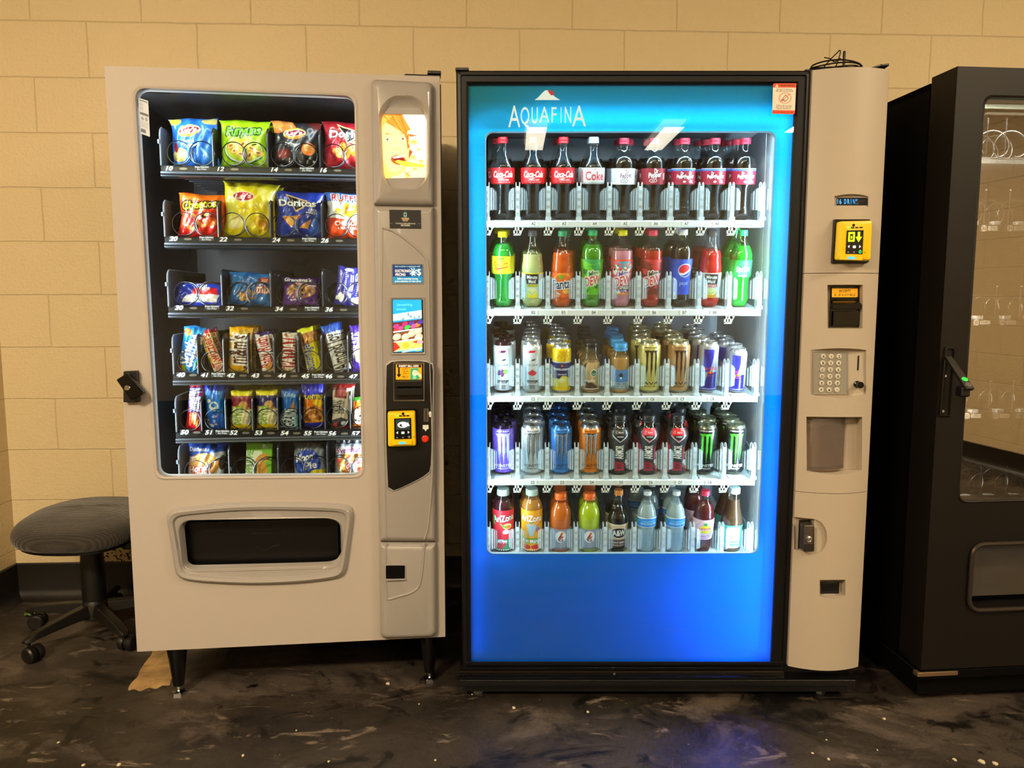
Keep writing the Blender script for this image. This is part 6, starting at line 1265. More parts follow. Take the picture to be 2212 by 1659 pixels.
def art_armor(fr, side):
    a = A_(92, 140, '#34363a'); a.P([(.28,1),(.72,1),(.70,.86),(.5,.72),(.30,.86)],fr).P([(.36,.86),(.64,.86),(.62,.80),(.5,.75),(.38,.80)],'#26282c').R(.42,.82,.58,.84,'#c8ccd0').T('SUPERIOR',.5,.83,.02,'#d8dce0',w=.16).T('Berry',.52,.92,.03,'#f0e0e4',w=.14)
    a.P([(.30,.86),(.5,.72),(.70,.86),(.71,.84),(.5,.695),(.29,.84)],'#d8dce0'); a.P([(.74,.0),(.96,.0),(.96,.7),(.70,.55),(.66,.3)],side).P([(.0,.0),(.26,.0),(.30,.1),(.24,.6),(.0,.75)],side).S(.82,.3,.1,.25,[side,'#f0e8d8','#2c1c20'],26,.04,6)
    return a.T('BODY',.50,.18,.16,'#d8284c',w=.30,rot=90).T('ARMOR',.50,.48,.16,'#f4f4f4',w=.44,rot=90)
def art_frapp(): a = A_(90, 80, '#b89868'); a.E(.36,.6,.16,.4,'#3c1c1c').E(.45,.66,.15,.4,'#c8a878').E(.58,.62,.10,.13,'#f0f4f0').E(.58,.62,.085,.11,'#0c6c40').E(.58,.62,.05,.065,'#f0f4f0').P([(.52,.66),(.58,.74),(.64,.66),(.58,.55)],'#0c6c40').T('mocha',.46,.36,.1,'#f4ece0',w=.34).P([(.28,.02),(.36,.24),(.5,.3),(.7,.14),(.7,.0)],'#3c2018').R(.28,.04,.72,.07,'#e8dccc'); return a
def art_latte(): a = A_(90, 80, '#3c84d0'); a.R(0,.0,1,.36,'#a8c0d0').E(.5,.72,.06,.12,'#1c1c20').P([(.46,.80),(.34,.96),(.42,.84)],'#d8d8d8').P([(.54,.80),(.66,.96),(.58,.84)],'#d8d8d8').P([(.45,.78),(.55,.78),(.52,.56),(.48,.56)],'#2c2c30').E(.5,.58,.03,.05,'#f4f4f4').T('KALDIS',.5,.29,.1,'#1c3c5c',w=.36).T('ICED LATTE',.5,.16,.1,'#1c3c5c',w=.4).R(.25,.03,.75,.06,'#5c5048'); return a
def art_ariz(c1, c2, word='AriZona', off=0):
    a = A_(96, 116, c1); a.T(word,.52+off,.80,.15,'#ffffff',w=.62,rot=6 if c1[1] == 'd' else 0,ol=c2,ow=.1); 
    if c1[1] == 'd': a.E(.62,.60,.13,.07,'#f0e0a0').E(.62,.59,.09,.045,'#e08828').P([(.4,.68),(.5,.58),(.6,.56),(.56,.62)],'#58a038').E(.58,.46,.09,.06,'#f8f0f0').R(.2,.62,.26,.86,'#48b048').P([(.3,.42),(.7,.42),(.62,.30),(.4,.30)],'#e02838').R(.3,.0,.75,.28,'#3c8c60').E(.44,.2,.1,.08,'#f0f0f0').E(.5,.18,.08,.07,'#c83048').E(.42,.12,.1,.09,'#c84848').T('1/99',.5,.22,.07,'#ffffff')
    else: a.P([(.34,.64),(.5,.70),(.62,.62),(.52,.36),(.44,.36)],'#a8c8d8').E(.48,.66,.05,.035,'#e8b080').E(.48,.70,.05,.02,'#38a060').E(.66,.52,.06,.07,'#6c78d8').E(.66,.49,.055,.04,'#e85838').P([(.6,.62),(.76,.70),(.66,.6)],'#d85820').T('Fun Mango',.5,.24,.09,'#ffffff',w=.55,ol='#388c38',ow=.12).E(.36,.09,.1,.06,'#e03028').E(.6,.09,.12,.06,'#e03028').R(.2,.28,.8,.31,'#58a038')
    for i in range(16): a.R(i/16, .0, i/16+.03, .03, '#f0f4f8')
    return a
def art_gator(c): a = A_(92, 66, '#9aa0b0'); a.E(.5,.62,.15,.28,'#e8ecf0').E(.5,.62,.12,.235,'#f8f8f8').P([(.42,.5),(.52,.86),(.58,.78),(.52,.66),(.60,.66),(.46,.40)],'#e86820').P([(.44,.56),(.54,.80),(.50,.62)],'#1c1c1c').R(.54,.30,.62,.40,'#9aa0b0').T('G',.5,.5,.2,'#58606c').R(.3,.0,.7,.1,'#787f90'); return a
def art_aw(): a = A_(92, 82, '#c8b090'); a.E(.52,.62,.26,.24,'#e8dcc8').E(.52,.62,.235,.215,'#1c1414').T('A&W',.52,.62,.24,'#f4f0e8',w=.36,rot=4).P([(.2,.0),(.8,.0),(.8,.34),(.2,.30)],'#5c3c34').R(.0,.92,1,1,'#d8c8b0').T('ROOT BEER',.5,.2,.07,'#f0e8d8',w=.36).T('SINCE 1919',.5,.08,.05,'#f0e8d8',w=.3); return a
def art_water(): a = A_(92, 50, '#2484d8'); a.P([(0,.86),(.3,.86),(.5,.95),(1,.8),(1,1),(0,1)],'#e8f4f8').R(0,0,1,.06,'#e8f4f8').R(.06,.1,.16,.9,'#58a838').E(.52,.62,.2,.10,'#58b0f0').T('Natural Spring Water',.54,.40,.14,'#d8f0ff',w=.5,sh=.2).R(.3,.2,.8,.22,'#90d0f8'); return a
def art_lipton(): a = A_(92, 74, '#f4c8d8'); a.S(.5,.75,.4,.2,['#f8a8c0','#a8d898','#f8e0e8','#e87898'],24,.04,3).E(.50,.52,.17,.20,'#f8d818').E(.50,.52,.15,.04,'#ffffff').R(.34,.47,.66,.58,'#d82030').T('Lipton',.5,.525,.08,'#ffffff',w=.28).E(.5,.78,.06,.08,'#38a048').T('Berry Tea',.5,.2,.08,'#c83868',w=.34).R(.3,.06,.7,.1,'#f0a0b8'); return a
def art_peak(): a = A_(92, 66, '#3c9c88'); a.R(.32,.0,.68,.92,'#c8e0dc').T('GOLD',.5,.76,.20,'#3c5c58',w=.32,b=0).T('PEAK',.5,.50,.20,'#3c5c58',w=.32,b=0).R(.34,.24,.66,.30,'#3c9c88').R(.34,.1,.66,.2,'#58a898'); return a
# --- place a column of drinks: count of them one behind the other
LETTERS = 'ABCDE'; ROWN = {'A': 'top', 'B': 'second', 'C': 'third', 'D': 'fourth', 'E': 'bottom'}
COLN = ['leftmost', 'second', 'third', 'fourth', 'fifth', 'sixth', 'seventh', 'eighth', 'rightmost']
def column(proto, desc, row, col, n, R, cat, copy_first=False, jit=0):
    r_ = random.Random(row+str(col)); z0 = SH[row]-.0025
    for k in range(n):
        o = dup(proto) if (k or copy_first) else proto
        s = .036+R+k*(2*R+.003); p = deckp(z0, s, .0008)
        x = LANES[col]+(0 if k == 0 else (r_.choice((-1, 1))*jit*(k % 2)))
        o.location = (x, p.y, p.z); o.rotation_euler = (TILT, 0, 0 if k == 0 else r_.uniform(-.5, .5))
        o['category'] = cat; o['group'] = 'drinks in the lanes of the %s shelf' % ROWN[row]
        o['label'] = '%s, %s in %s lane of %s shelf' % (desc, 'front one' if k == 0 else ORD[k]+' back', COLN[col], ROWN[row])
    return proto
K = .0352
c1 = bottle('soda_bottle', 'cola', K, .238, '#0c0605', '#e01c28', .42, .072, (art_cola(), .44, .635, '#c8101a'), fill=.74, through=.1)
column(c1, 'cola bottle with red label', 'A', 0, 3, K, 'soda bottle', jit=.006)
for c_ in (1, 2): column(c1, 'cola bottle with red label', 'A', c_, 4, K, 'soda bottle', True, jit=.010)
b = bottle('soda_bottle', 'cola', K, .238, '#0c0605', '#c4d4d8', .42, .072, (art_diet(), .44, .635, '#b8bec4'), fill=.74, through=.1)
column(b, 'cola bottle with silver label', 'A', 3, 4, K, 'soda bottle', jit=.010)
b = bottle('soda_bottle', 'pepper', K, .235, '#0f0706', '#e02c48', .42, .072, (art_ddp(), .44, .635, '#d0d8e0'), fill=.76, through=.1)
column(b, 'red-capped soda bottle with white label', 'A', 4, 3, K, 'soda bottle', jit=.010)
b = bottle('soda_bottle', 'pepper', K, .235, '#0f0706', '#e02c48', .42, .072, (art_dp(), .44, .635, '#7c0c20'), fill=.76, through=.1)
column(b, 'soda bottle with plain maroon label', 'A', 5, 4, K, 'soda bottle', jit=.010)
b = bottle('soda_bottle', 'pepper', K, .235, '#0f0706', '#e02c48', .42, .072, (art_dpb(), .44, .635, '#8c1430'), fill=.76, through=.1)
for j, c_ in enumerate((6, 7, 8)): column(b, 'soda bottle with blue-topped maroon label', 'A', c_, 4, K, 'soda bottle', j > 0, jit=.010)
b = bottle('soda_bottle', 'squirt', .0335, .224, '#38c874', '#f4e010', .45, .075, (art_squirt(), .45, .685, '#e4d81c'), fill=.84, shellcol='#90e8a8')
column(b, 'green bottle with yellow label and cap', 'B', 0, 3, .0335, 'soda bottle')
b = bottle('lemonade_bottle', 'tear', .0335, .226, '#d4d890', '#4c5054', .42, .07, (art_mm(), .13, .46, '#c0c8c0'), fill=.70)
column(b, 'pale lemonade bottle with black cap', 'B', 1, 3, .0335, 'juice bottle', jit=.006)
b = bottle('orange_soda_bottle', 'tear', .0335, .226, '#f4600e', '#2c9c68', .42, .07, (art_fanta(), .13, .46, '#e05c18'), fill=.72)
column(b, 'bright orange soda bottle with green cap', 'B', 2, 3, .0335, 'soda bottle', jit=.006)
b = bottle('soda_bottle', 'dew', .0335, .228, '#74b41c', '#1cb068', .43, .072, (art_dew('#68c81c','#2c9c50','#1c6c38','#1c6c38','#d82838'), .17, .63, '#50a018'), fill=.82, shellcol='#b8f0a0')
column(b, 'green citrus soda bottle with green cap', 'B', 3, 3, .0335, 'soda bottle', jit=.012)
b = bottle('soda_bottle', 'dew', .0335, .228, '#f098b0', '#f0dc10', .43, .072, (art_spark(), .17, .63, '#d05878'), fill=.74)
column(b, 'pink soda bottle with yellow cap', 'B', 4, 3, .0335, 'soda bottle', jit=.012)
b = bottle('soda_bottle', 'dew', .0335, .228, '#c82c1c', '#e83858', .43, .072, (art_dew('#7c2420','#c82c2c','#d83c40','#1c1c1c','#e02838',None,'#f0e8e8'), .17, .63, '#701c1c'), fill=.74)
column(b, 'red soda bottle with bright red cap', 'B', 5, 3, .0335, 'soda bottle', jit=.012)
b = bottle('soda_bottle', 'dew', .0335, .230, '#0c0706', '#e8ecee', .43, .072, (art_pepsi(), .17, .63, '#1844b8'), fill=.80, through=.1)
column(b, 'dark cola bottle with royal blue label', 'B', 6, 3, .0335, 'soda bottle', jit=.012)
b = bottle('fruit_punch_bottle', 'tear', .0335, .226, '#dc1c24', '#4c5054', .42, .07, (art_mm('#e8e8e8', '#e04838', 'FRUIT PUNCH', '#ffffff', '#f0a020'), .13, .46, '#c8c8c8'), fill=.74)
column(b, 'red fruit punch bottle with black cap', 'B', 7, 3, .0335, 'juice bottle', jit=.012)
b = bottle('soda_bottle', 'sprite', .0335, .228, '#14b848', '#20c068', .43, .072, (art_sprite(), .40, .62, '#14a03c'), fill=.80, shellcol='#a0f0b0')
column(b, 'emerald lemon lime bottle with green label', 'B', 8, 3, .0335, 'soda bottle', jit=.012)
# shelf C
S_ = .0285
b = can('drink_can', S_, .157, art_celsius('grape'), '#c8ccd0', '#3c2028', '#2c1820'); column(b, 'slim white can with purple grape picture', 'C', 0, 6, S_, 'drink can', jit=.010)
b = can('drink_can', S_, .157, art_celsius('melon'), '#c8ccd0', '#c8ccd0'); column(b, 'slim white can with watermelon picture', 'C', 1, 6, S_, 'drink can', jit=.010)
b = can('drink_can', S_, .148, art_pelle(), '#e0b80c', '#c8ccd0'); column(b, 'yellow and navy lemon soda can', 'C', 2, 6, S_, 'drink can', jit=.010)
b = bottle('coffee_bottle', 'frapp', .0295, .153, '#a88454', '#2c2828', .70, .085, (art_frapp(), .06, .62, '#b09060'), fill=.66, base_petal=False, through=.12, capm=mat('dark_metal_cap', '#26282c', .25, metal=.6)); column(b, 'glass coffee bottle with dark metal cap', 'C', 3, 5, .0295, 'coffee bottle', jit=.003)
b = bottle('coffee_bottle', 'latte', .029, .152, '#c8924c', '#2c98e0', .74, .15, (art_latte(), .08, .48, '#3474b8'), fill=.72, base_petal=False, through=.12); column(b, 'iced coffee bottle with bright blue cap', 'C', 4, 5, .029, 'coffee bottle', jit=.008)
mk_ = dict(top='MEAN BEAN', word='JAVA')
b = can('drink_can', .033, .158, art_monster('#d8cc78', '#30201c', None, '#2c1c14', '#d8cc78', 'MEAN BEAN', 'JAVA', 'MONSTER'), '#c4b868', '#c8c09c'); column(b, 'cream yellow can with dark claw mark', 'C', 5, 5, .033, 'drink can', jit=.008)
b = can('drink_can', .033, .158, art_monster('#b88c5c', '#30201c', None, '#2c1c14', '#b88c5c', 'LOCA MOCA', 'JAVA', 'MONSTER'), '#a87c50', '#c8c09c'); column(b, 'tan brown can with dark claw mark', 'C', 6, 5, .033, 'drink can', jit=.008)
b = can('drink_can', .029, .157, art_redbull(), '#9498a4', '#c8ccd0', spin=4); column(b, 'tall blue and silver energy can', 'C', 7, 5, .029, 'drink can', jit=.008)
b = can('drink_can', .0265, .136, art_redbull(), '#9498a4', '#c8ccd0', spin=-6); column(b, 'small blue and silver energy can', 'C', 8, 5, .0265, 'drink can', jit=.008)
# shelf D
MR = .033
for c_, base, claw, ol, tx, c3, desc, lid in ((0,'#6a50c8','#c8c8e8','#a8a0d8','#e0dcf8','#7c64d4','violet can with silver claw mark','#2c2040'),(1,'#c0c4c4','#8c9092','#30343a','#383c40','#c8cccc','white can with silver claw mark','#c8ccd0'),(2,'#3a80d0','#8890a0','#182c50','#1c3c6c','#4488d4','sky blue can with silver claw mark','#3a70b8'),(3,'#e07c20','#a0a4a8','#3c2010','#6c3010','#e88828','orange can with silver claw mark','#a8acb0')):
    b = can('energy_drink_can', MR, .158, art_monster(base, claw, ol, tx, c3), base, lid, '#505458'); column(b, desc, 'D', c_, 4, MR, 'drink can', jit=.008)
for c_, fr, side, desc, n in ((4,'#26282c','#2c2e32','all-black sport drink bottle',3),(5,'#e8405c','#e04868','black sport drink bottle with pink patches',3),(6,'#e01c30','#d8303c','black sport drink bottle with red patches',3)):
    b = bottle('sport_drink_bottle', 'armor', .034, .186, None, '#26282a', .62, .13, (art_armor(fr, side), .015, .80, '#2c2e32'), base_petal=False, shellcol='#404448', lab=foil); column(b, desc, 'D', c_, n, .034, 'sport drink bottle', jit=.010)
b = can('energy_drink_can', MR, .158, art_monster('#1c1e20', '#58e040', None, '#e8e8e8', '#1c1e20', 'ENERGY DRINK', 'MONSTER'), '#18191b', '#88907c', '#60684c', spin=-8)
column(b, 'black can with green claw mark', 'D', 7, 4, MR, 'drink can', jit=.008); column(b, 'black can with green claw mark', 'D', 8, 4, MR, 'drink can', True, jit=.008)
# shelf E
b = bottle('iced_tea_bottle', 'tea', .0335, .204, '#40101c', '#c4dcd4', .58, .095, (art_ariz('#d82034', '#58101c'), .04, .70, '#b81828'), fill=.84, base_petal=False); column(b, 'red iced tea bottle with pale green cap', 'E', 0, 2, .0335, 'tea bottle')
b = bottle('iced_tea_bottle', 'tea', .0335, .204, '#c8883a', '#c4dcd4', .58, .095, (art_ariz('#f0a818', '#c87c10', 'AriZona', -.04), .04, .70, '#d89414'), fill=.84, base_petal=False); column(b, 'yellow tea bottle with pale green cap', 'E', 1, 2, .0335, 'tea bottle')
b = bottle('sport_drink_bottle', 'sport', .0345, .190, '#e07018', '#f47020', .56, .105, (art_gator('#d06418'), .06, .42, '#8c92a2'), fill=.84, base_petal=False); column(b, 'orange sport drink bottle with ribbed shoulder', 'E', 2, 2, .0345, 'sport drink bottle')
b = bottle('sport_drink_bottle', 'sport', .0345, .190, '#c0d41c', '#f47020', .56, .105, (art_gator('#a8bc18'), .06, .42, '#8c92a2'), fill=.84, base_petal=False); column(b, 'lime yellow sport drink bottle with orange cap', 'E', 3, 2, .0345, 'sport drink bottle')
b = bottle('root_beer_bottle', 'root', .0325, .200, '#0c0706', '#d88434', .44, .075, (art_aw(), .10, .48, '#b8a080'), fill=.62, base_petal=True, through=.1); column(b, 'dark root beer bottle with orange cap', 'E', 4, 2, .0325, 'soda bottle', jit=.006)
b = bottle('water_bottle', 'water', .0315, .196, '#bcd2da', '#dce8ec', .40, .06, (art_water(), .44, .60, '#2478c8'), fill=.80, base_petal=False, through=.3); column(b, 'clear spring water bottle with blue label', 'E', 5, 3, .0315, 'water bottle', jit=.012); column(b, 'clear spring water bottle with blue label', 'E', 6, 3, .0315, 'water bottle', True, jit=.012)
b = bottle('iced_tea_bottle', 'pinktea', .0325, .198, '#58141c', '#e83458', .44, .075, (art_lipton(), .22, .56, '#e0b0c0'), fill=.80, base_petal=True); column(b, 'berry tea bottle with pink label', 'E', 7, 3, .0325, 'tea bottle', jit=.012)
b = bottle('iced_tea_bottle', 'peak', .0335, .208, '#4c3420', '#c8e4dc', .54, .085, (art_peak(), .08, .44, '#348c78'), fill=.82, base_petal=False); column(b, 'brown tea bottle with teal label', 'E', 8, 2, .0335, 'tea bottle', jit=.006)
# ------------------------------------------------------------ dark machine at the right
M3 = thing('dark_vending_machine', 'tall black vending machine with empty coils behind mirror-like glass', 'vending machine', F3.w((0, 0, 0)), F3.a)
f = F3; TOP3 = f.p(2070, 143, 0).z; BT3 = f.p(1978, 1448, 0).z; W3 = .95
m3p = mat('dark_brown_enamel', '#14110f', .5, spec=.25, bump=(900, .1, .0006)); m3s = mat('side_black', '#020202', .7, spec=.1)
wx0 = f.p(2122, 400, 0).x-.008; hole = rloop([Vector((wx0, 0, f.p(2065, 1083, 0).z)), Vector((W3-.14, 0, f.p(2065, 1083, 0).z)), Vector((W3-.14, 0, f.p(2150, 210, 0).z)), Vector((wx0, 0, f.p(2150, 210, 0).z))], .028, 6)
zb1 = f.p(2120, 1125, 0).z
bh = rloop([Vector((f.p(2100, 1200, 0).x, 0, f.p(2150, 1312, 0).z)), Vector((W3-.2, 0, f.p(2150, 1312, 0).z)), Vector((W3-.2, 0, f.p(2150, 1176, 0).z)), Vector((f.p(2100, 1200, 0).x, 0, f.p(2150, 1176, 0).z))], .035, 6)
mb = MB(); v = lambda x, z: Vector((x, 0, z))
plate(mb, [v(0, zb1), v(W3, zb1), v(W3, TOP3), v(0, TOP3)], hole, 0, .06, .003, .006)
plate(mb, [v(0, BT3), v(W3, BT3), v(W3, zb1), v(0, zb1)], bh, 0, .06)
mb.box(0, .001, 0, .11, BT3, TOP3); mb.box(0, W3, .06, .11, TOP3-.02, TOP3); mb.box(0, .012, .06, .11, BT3, TOP3); mb.box(W3-.012, W3, .06, .11, BT3, TOP3); mb.box(0, W3, .06, .11, BT3, BT3+.02)
obj('door', mb, m3p, M3, bevel=.001, angle=14)
mirror_glass = mat('dark_mirror_glass', '#fff6ea', .015, alpha=(.34, '#b8b4ac', 'fresnel'))
obj('glass_pane', MB().loft([shift(inset(hole, -.003), .012), shift(inset(hole, -.003), .016)], True, True), mirror_glass, M3, smooth=False)
mb = MB(); mb.box(.006, .02, .125, .76, .13, TOP3-.012); mb.box(W3-.02, W3-.006, .125, .76, .13, TOP3-.012); mb.box(.006, W3-.006, .125, .76, TOP3-.03, TOP3-.012); mb.box(.006, W3-.006, .75, .76, .13, TOP3-.03); mb.box(.006, W3-.006, .125, .76, .11, .13); mb.box(.02, .024, .09, .125, .13, TOP3-.03)
mb.box(wx0-.03, wx0-.026, .11, .7, .6, TOP3-.05); obj('cabinet', mb, m3s, M3, smooth=False)
mb = MB(); mb.box(.006, W3-.006, .02, .70, .02, .11); mb.box(.0, W3, .0, .72, BT3-.03, BT3-.004); obj('plinth', mb, m3s, M3, bevel=.002)
q0, q1 = f.p(1981, 1462, -.001), f.p(2069, 1449, -.001); obj('kick_bracket', MB().box(q0.x, q1.x, -.003, .02, q0.z, q1.z), mat('worn_nickel', '#a98c6c', .3, metal=.8), M3, bevel=.001)
g = obj('rail_edge', MB().tube([(-.002, .0, q0.z+.01), (-.002, .35, q0.z+.012)], .0015, 6), steel, M3)
# tube frame of the delivery bin
P = [Vector((p.x, -.006, p.z)) for p in inset(bh, -.004)]
obj('delivery_frame', MB().tube(P, .0065, 10, closed=True), mat('dark_bronze', '#38302a', .3, metal=.3), M3)
mb = MB(); bx0, bx1, bz0, bz1 = min(p.x for p in bh), max(p.x for p in bh), min(p.z for p in bh), max(p.z for p in bh)
mb.loft([[(x, d, z) for d, z in ((.03, bz0+.025), (.09, bz1-.02), (.094, bz1-.02), (.034, bz0+.025))] for x in (bx0+.008, bx1-.008)], True, True); obj('delivery_flap', mb, mat('flap_bronze', '#241e1a', .35), M3, smooth=False)
obj('delivery_bin', MB().box(bx0-.01, bx1+.01, .3, .304, bz0-.02, bz1+.02).box(bx0-.01, bx1+.01, .062, .3, bz0-.024, bz0-.02), m3s, M3, smooth=False)
# handle: recessed plate with a lifted lever
O = rloop(quad(f, [(2027,899),(2051,899),(2062,750),(2040,748)]), [.003,.003,.008,.008], 5)
hd = obj('handle_plate', MB().loft([shift(O, .001), shift(O, -.006), inset(O, .002, -.008), inset(O, .005, -.008), inset(O, .006, -.002)], False, True), m3p, M3)
zt3, zb3 = f.p(2050, 772, -.01), f.p(2098, 850, -.065)
A0, A1 = f.p(2047, 771, -.008), f.p(2095, 842, -.075); dirv = (A1-A0); nrm = Vector((0, -.82, -.2)).normalized()
def lever(a, b, wa, wb, th):
    sx = Vector((1, 0, .0)); t_ = (b-a).normalized(); up_ = t_.cross(sx).normalized()
    return [[a-sx*wa-up_*th, a+sx*wa-up_*th, a+sx*wa+up_*th, a-sx*wa+up_*th], [b-sx*wb-up_*th, b+sx*wb-up_*th, b+sx*wb+up_*th, b-sx*wb+up_*th]]
mb = MB().loft(lever(A0, A1, .0095, .012, .006), True, True); lv = obj('lever', mb, mat('handle_black', '#1c1815', .32), hd, bevel=.002)
mb = MB(); mb.box(A1.x-.016, A1.x+.010, A1.y+.008, A1.y+.040, A1.z-.022, A1.z+.008); obj('lever_stem', mb, black, hd, bevel=.006)
tdir = (A1-A0).normalized(); upn = tdir.cross(Vector((1, 0, 0))).normalized(); upn = upn if upn.y < 0 else -upn
def disc(c, r, sq, h_, m, nm):
    e1 = Vector((1, 0, 0)); e2 = tdir; mb = MB(); L0_ = [c+e1*r*math.cos(t)+e2*r*sq*math.sin(t) for t in [i*.3927 for i in range(16)]]
    return obj(nm, mb.loft([L0_, [p+upn*h_ for p in L0_]], True, True), m, hd, smooth=False)
c_ = A0.lerp(A1, .72)+upn*.0058; disc(c_, .0085, .8, .0012, mat('green_dot', '#18d848', .4, emit=.5), 'green_dot')
c_ = A0.lerp(A1, .88)+upn*.0058; disc(c_, .0085, 1, .0015, chrome, 'key_cylinder')
for y in (812, 888):
    s = obj('screw', MB().lathe([(.0045, 0), (.004, .003), (.0015, .003), (0, .001)], 10), chrome, hd); p = f.p(2041-(y-812)*.065, y, -.002); s.location = p; s.rotation_euler = (math.pi/2, 0, 0)
# trays with coils, number discs and price cards
D3 = .10; fr3 = mat('tray_front_dark', '#1c1a18', .4); fr3w = mat('tray_front_pale', '#c8d0d4', .4)
def tray3(y0, y1, nums, xs_, r, m, price=None, lit=False):
    a_, b_ = f.p(2150, y1, D3), f.p(2150, y0, D3); xe = W3-.15; x_0 = wx0-.02
    t = obj('tray', MB().box(x_0, xe, D3, D3+.004, a_.z, b_.z).box(x_0, xe, D3, .6, b_.z-.006, b_.z-.002), m, M3, smooth=False)
    for (s, nx) in nums:
        a = Art(26, 26, '#8c8478' if not lit else '#c0c8cc'); a.E(.5,.5,.48,.48,'#e8e4dc').T(s,.5,.5,.4,'#302c28',w=.62); sign('number_disc', a, f, (nx-6, y0, nx+6, y1), D3-.001, paper, t)
        if price:
            a = Art(50, 20, '#e8e4d8'); a.T(price,.5,.5,.5,'#504838',w=.5,b=0); sign('price_card', a, f, (nx+8, y0+2, nx+30, y1-2), D3-.001, paper, t)
    for cx in xs_:
        c = f.p(cx, y0, D3+.01); mb = MB(); P = []
        for i in range(4*24+1):
            q = -math.pi*.6+i/24*2*math.pi; P.append((c.x+r*math.cos(q), D3+.004+.06*i/24, b_.z+r+.004+r*math.sin(q)))
        P.append(P[0]) if False else None
        mb.tube(P, .0016, 5); obj('coil', mb, steel, t)
        if lit is False:
            obj('coil_clip', MB().box(c.x-.012, c.x+.012, D3-.002, D3+.02, b_.z, b_.z+.011), fr3w, t, bevel=.002)
        mb = MB().tube([(c.x-r-.002, D3+.003, b_.z+.0), (c.x-r-.002, D3+.003, b_.z+2*r+.028)], .0016, 5); mb.lathe([(.0, b_.z+2*r+.022), (.004, b_.z+2*r+.028), (0, b_.z+2*r+.034)], 10, at=(c.x-r-.002, D3+.003, 0)); obj('pusher_rod', mb, steel, t)
tray3(340, 353, (), (2155, 2195), .040, fr3w, lit=True)
tray3(486, 500, (('B3', 2126), ('B4', 2182)), (2100, 2148, 2200), .036, fr3, '$1.50')
tray3(690, 703, (('C3', 2109), ('C4', 2165)), (2110, 2170, 2222), .034, fr3, '1.00')
tray3(892, 905, (('D3', 2089), ('D4', 2151), ('D5', 2200)), (2100, 2155, 2205), .033, fr3, '1.00')
tray3(1076, 1088, (), (2085, 2135, 2190), .033, fr3)
obj('light_tube', MB().tube([(wx0+.05, .07, TOP3-.085), (W3-.2, .07, TOP3-.085)], .006, 8), mat('tube_top3', '#e8fff0', .3, emit=3), M3)
area('top_glow', (.45, .08, TOP3-.10), (0, 0, 0), .6, .03, 12, (.85, 1, .95), M3)
area('tray_fill', (wx0+.01, .065, 1.2), (0, math.radians(-90), math.radians(35)), 1.1, .02, 10, (1, .97, .9), M3)  # added fill for the tray labels; the machine's own lamp is the top tube
# ------------------------------------------------------------ swivel stool at the left
STX, STY = -1.51, .48
st = thing('swivel_stool', 'backless grey swivel stool with ribbed fabric seat on five black castors', 'stool', (STX, STY, 0), math.radians(0))
fabric = bpy.data.materials.new('ribbed_grey_fabric'); fabric.use_nodes = True
def fab(m):
    N = m.node_tree.nodes; L = m.node_tree.links; b = N['Principled BSDF']; b.inputs['Roughness'].default_value = .85; b.inputs['Sheen Weight'].default_value = .3
    tc = N.new('ShaderNodeTexCoord'); wv = N.new('ShaderNodeTexWave'); wv.bands_direction = 'Y'; wv.inputs['Scale'].default_value = 42; wv.inputs['Distortion'].default_value = 1.2; wv.inputs['Detail'].default_value = 1; L.new(tc.outputs['Object'], wv.inputs['Vector'])
    no = N.new('ShaderNodeTexNoise'); no.inputs['Scale'].default_value = 160; L.new(tc.outputs['Object'], no.inputs['Vector'])
    mx = N.new('ShaderNodeMix'); mx.data_type = 'RGBA'; mx.inputs[6].default_value = (*lin('#1f1b17'), 1); mx.inputs[7].default_value = (*lin('#332d26'), 1); L.new(wv.outputs['Fac'], mx.inputs[0]); L.new(mx.outputs[2], b.inputs['Base Color'])
    ad = N.new('ShaderNodeMath'); L.new(wv.outputs['Fac'], ad.inputs[0]); L.new(no.outputs['Fac'], ad.inputs[1])
    bp = N.new('ShaderNodeBump'); bp.inputs['Strength'].default_value = .7; bp.inputs['Distance'].default_value = .002; L.new(ad.outputs[0], bp.inputs['Height']); L.new(bp.outputs[0], b.inputs['Normal'])
fab(fabric)
SZ = .425; n = 40
def seat_loop(k, z, dy=0):
    out = []
    for i in range(n):
        t = 2*math.pi*i/n; c, s = math.cos(t), math.sin(t); e = 2/2.7
        x = .215*math.copysign(abs(c)**e, c); y = .215*math.copysign(abs(s)**e, s)
        x *= 1-.10*(y/.215)                        # narrower towards the back
        out.append((x*k, y*k+dy, z-(.022*max(0, -y/.215)**2)*(1 if k > .5 else .4)+.006*(y > 0)))
    return out
mb = MB().loft([seat_loop(.90, SZ-.048), seat_loop(.97, SZ-.044), seat_loop(1.0, SZ-.028), seat_loop(.99, SZ-.008), seat_loop(.95, SZ+.008), seat_loop(.86, SZ+.022), seat_loop(.66, SZ+.034), seat_loop(.4, SZ+.039), seat_loop(.15, SZ+.041)], True, True)
s_ = obj('seat', mb, fabric, st); s_.modifiers.new('s', 'SUBSURF').render_levels = 1
obj('seat_pan', MB().loft([seat_loop(.80, SZ-.060), seat_loop(.90, SZ-.056), seat_loop(.91, SZ-.046)], True, True), black, st)
stool_b = mat('stool_black', '#14120f', .42, bump=(300, .1, .0005)); CY = .0
mb = MB().lathe([(.018, .06), (.018, SZ-.06)], 20); mb.box(-.08, .08, -.06, .06, SZ-.075, SZ-.058); obj('gas_lift', mb, stool_b, st)
obj('column_cover', MB().lathe([(.040, .125), (.040, .25), (.034, SZ-.085), (.028, SZ-.072)], 24), mat('cover_black', '#0c0b0a', .45), st)
kn = obj('tilt_knob', MB().lathe([(.0, -.065), (.026, -.064), (.030, -.055), (.030, -.025), (.024, -.018), (.008, -.016), (.008, .0)], 20), black, st); kn.location = (.165, -.05, SZ-.03)
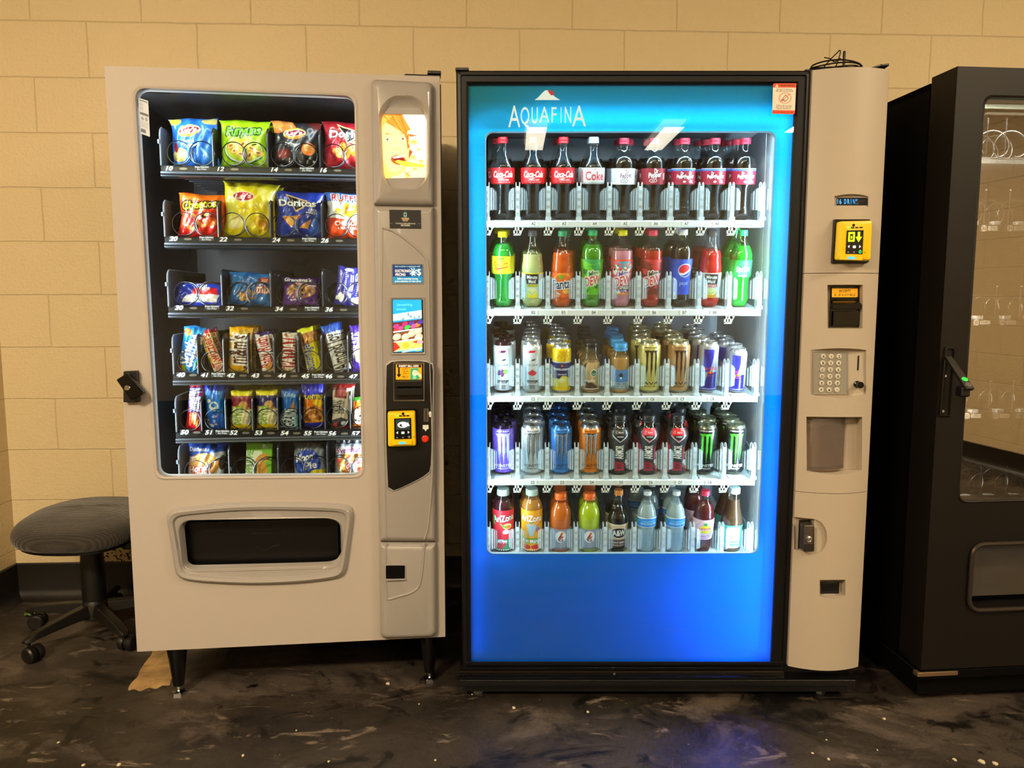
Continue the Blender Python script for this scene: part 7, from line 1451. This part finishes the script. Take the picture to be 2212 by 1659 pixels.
mb = MB().lathe([(.025, .05), (.045, .06), (.045, .105), (.036, .125)], 24); obj('hub', mb, stool_b, st)
for k in range(5):
    q = math.radians(-118+72*k+4); dx, dy = math.cos(q), math.sin(q); nx, ny = -dy, dx; L_ = .248
    prof = lambda s, w_, z0_, z1_: [(dx*s+nx*w_, dy*s+ny*w_, z0_), (dx*s+nx*w_*.7, dy*s+ny*w_*.7, z1_), (dx*s-nx*w_*.7, dy*s-ny*w_*.7, z1_), (dx*s-nx*w_, dy*s-ny*w_, z0_)]
    mb = MB().loft([prof(.035, .024, .070, .112), prof(.12, .022, .070, .104), prof(.22, .020, .068, .090), prof(L_, .020, .064, .080), prof(L_+.018, .012, .062, .074)], True, True)
    lg = obj('leg', mb, stool_b, st, bevel=.004)
    ca_ = math.radians(70+97*k); cx_, cy_ = dx*L_, dy*L_; ax = Vector((math.cos(ca_), math.sin(ca_), 0)); tr_ = Vector((-ax.y, ax.x, 0)); c0 = Vector((cx_, cy_, .0))-tr_*.018
    mb = MB()
    for s in (-1, 1):
        rings = []
        for u, r in ((.003, .012), (.004, .0255), (.010, .0275), (.022, .027), (.027, .022), (.028, .0)):
            rings.append([c0+ax*u*s+Vector((0, 0, .0275))+(tr_*math.cos(t)+Vector((0, 0, 1))*math.sin(t))*r for t in [i*6.2832/24 for i in range(24)]])
        mb.loft(rings[:-1], True, True)
    mb.tube([(cx_, cy_, .03), (cx_, cy_, .066)], .0055, 8)
    obj('castor', mb, stool_b, lg)
# bits in the corner behind the stool: a crushed cup lid and leaves of dirt are left as one small plastic scrap
p = F2.floor(52, 1262); mb = MB(); mb.loft([[(.022*math.cos(t)*k, .014*math.sin(t)*k, z+.004*math.sin(3*t)) for t in [i*.5236 for i in range(12)]] for k, z in ((1, .004), (.9, .008), (.3, .009))], True, True)
o = obj('plastic_scrap', mb, mat('scrap_green', '#4a6a20', .4)); o.location = (-1.84, .62, 0); tag(o, 'small green plastic scrap on the floor in the corner behind the stool', 'litter')

# black paint scuffs low on the back wall behind the stool
rs = random.Random(8); mb = MB()
for i in range(46):
    p = FW.p(rs.uniform(216, 292), 1178+rs.random()**.6*36, 0); a_, b_ = rs.uniform(.003, .008), rs.uniform(.0015, .003); q = rs.uniform(-1.2, 1.2)
    L0_ = [(p.x+a_*math.cos(t)*math.cos(q)-b_*math.sin(t)*math.sin(q), 0, p.z+a_*math.cos(t)*math.sin(q)+b_*math.sin(t)*math.cos(q)) for t in [k*.785 for k in range(8)]]
    mb.loft([[(x, -.0002, z) for x, y, z in L0_], [(x, -.0009, z) for x, y, z in L0_]], False, True)
o = obj('wall_scuff', mb, black_matte, smooth=False); o.location = (FW.o.x, FW.o.y, 0); o.rotation_euler = (0, 0, FW.a); o['kind'] = 'stuff'; o['label'] = 'black paint scuffs low on the wall behind the stool'; o['category'] = 'scuff marks'
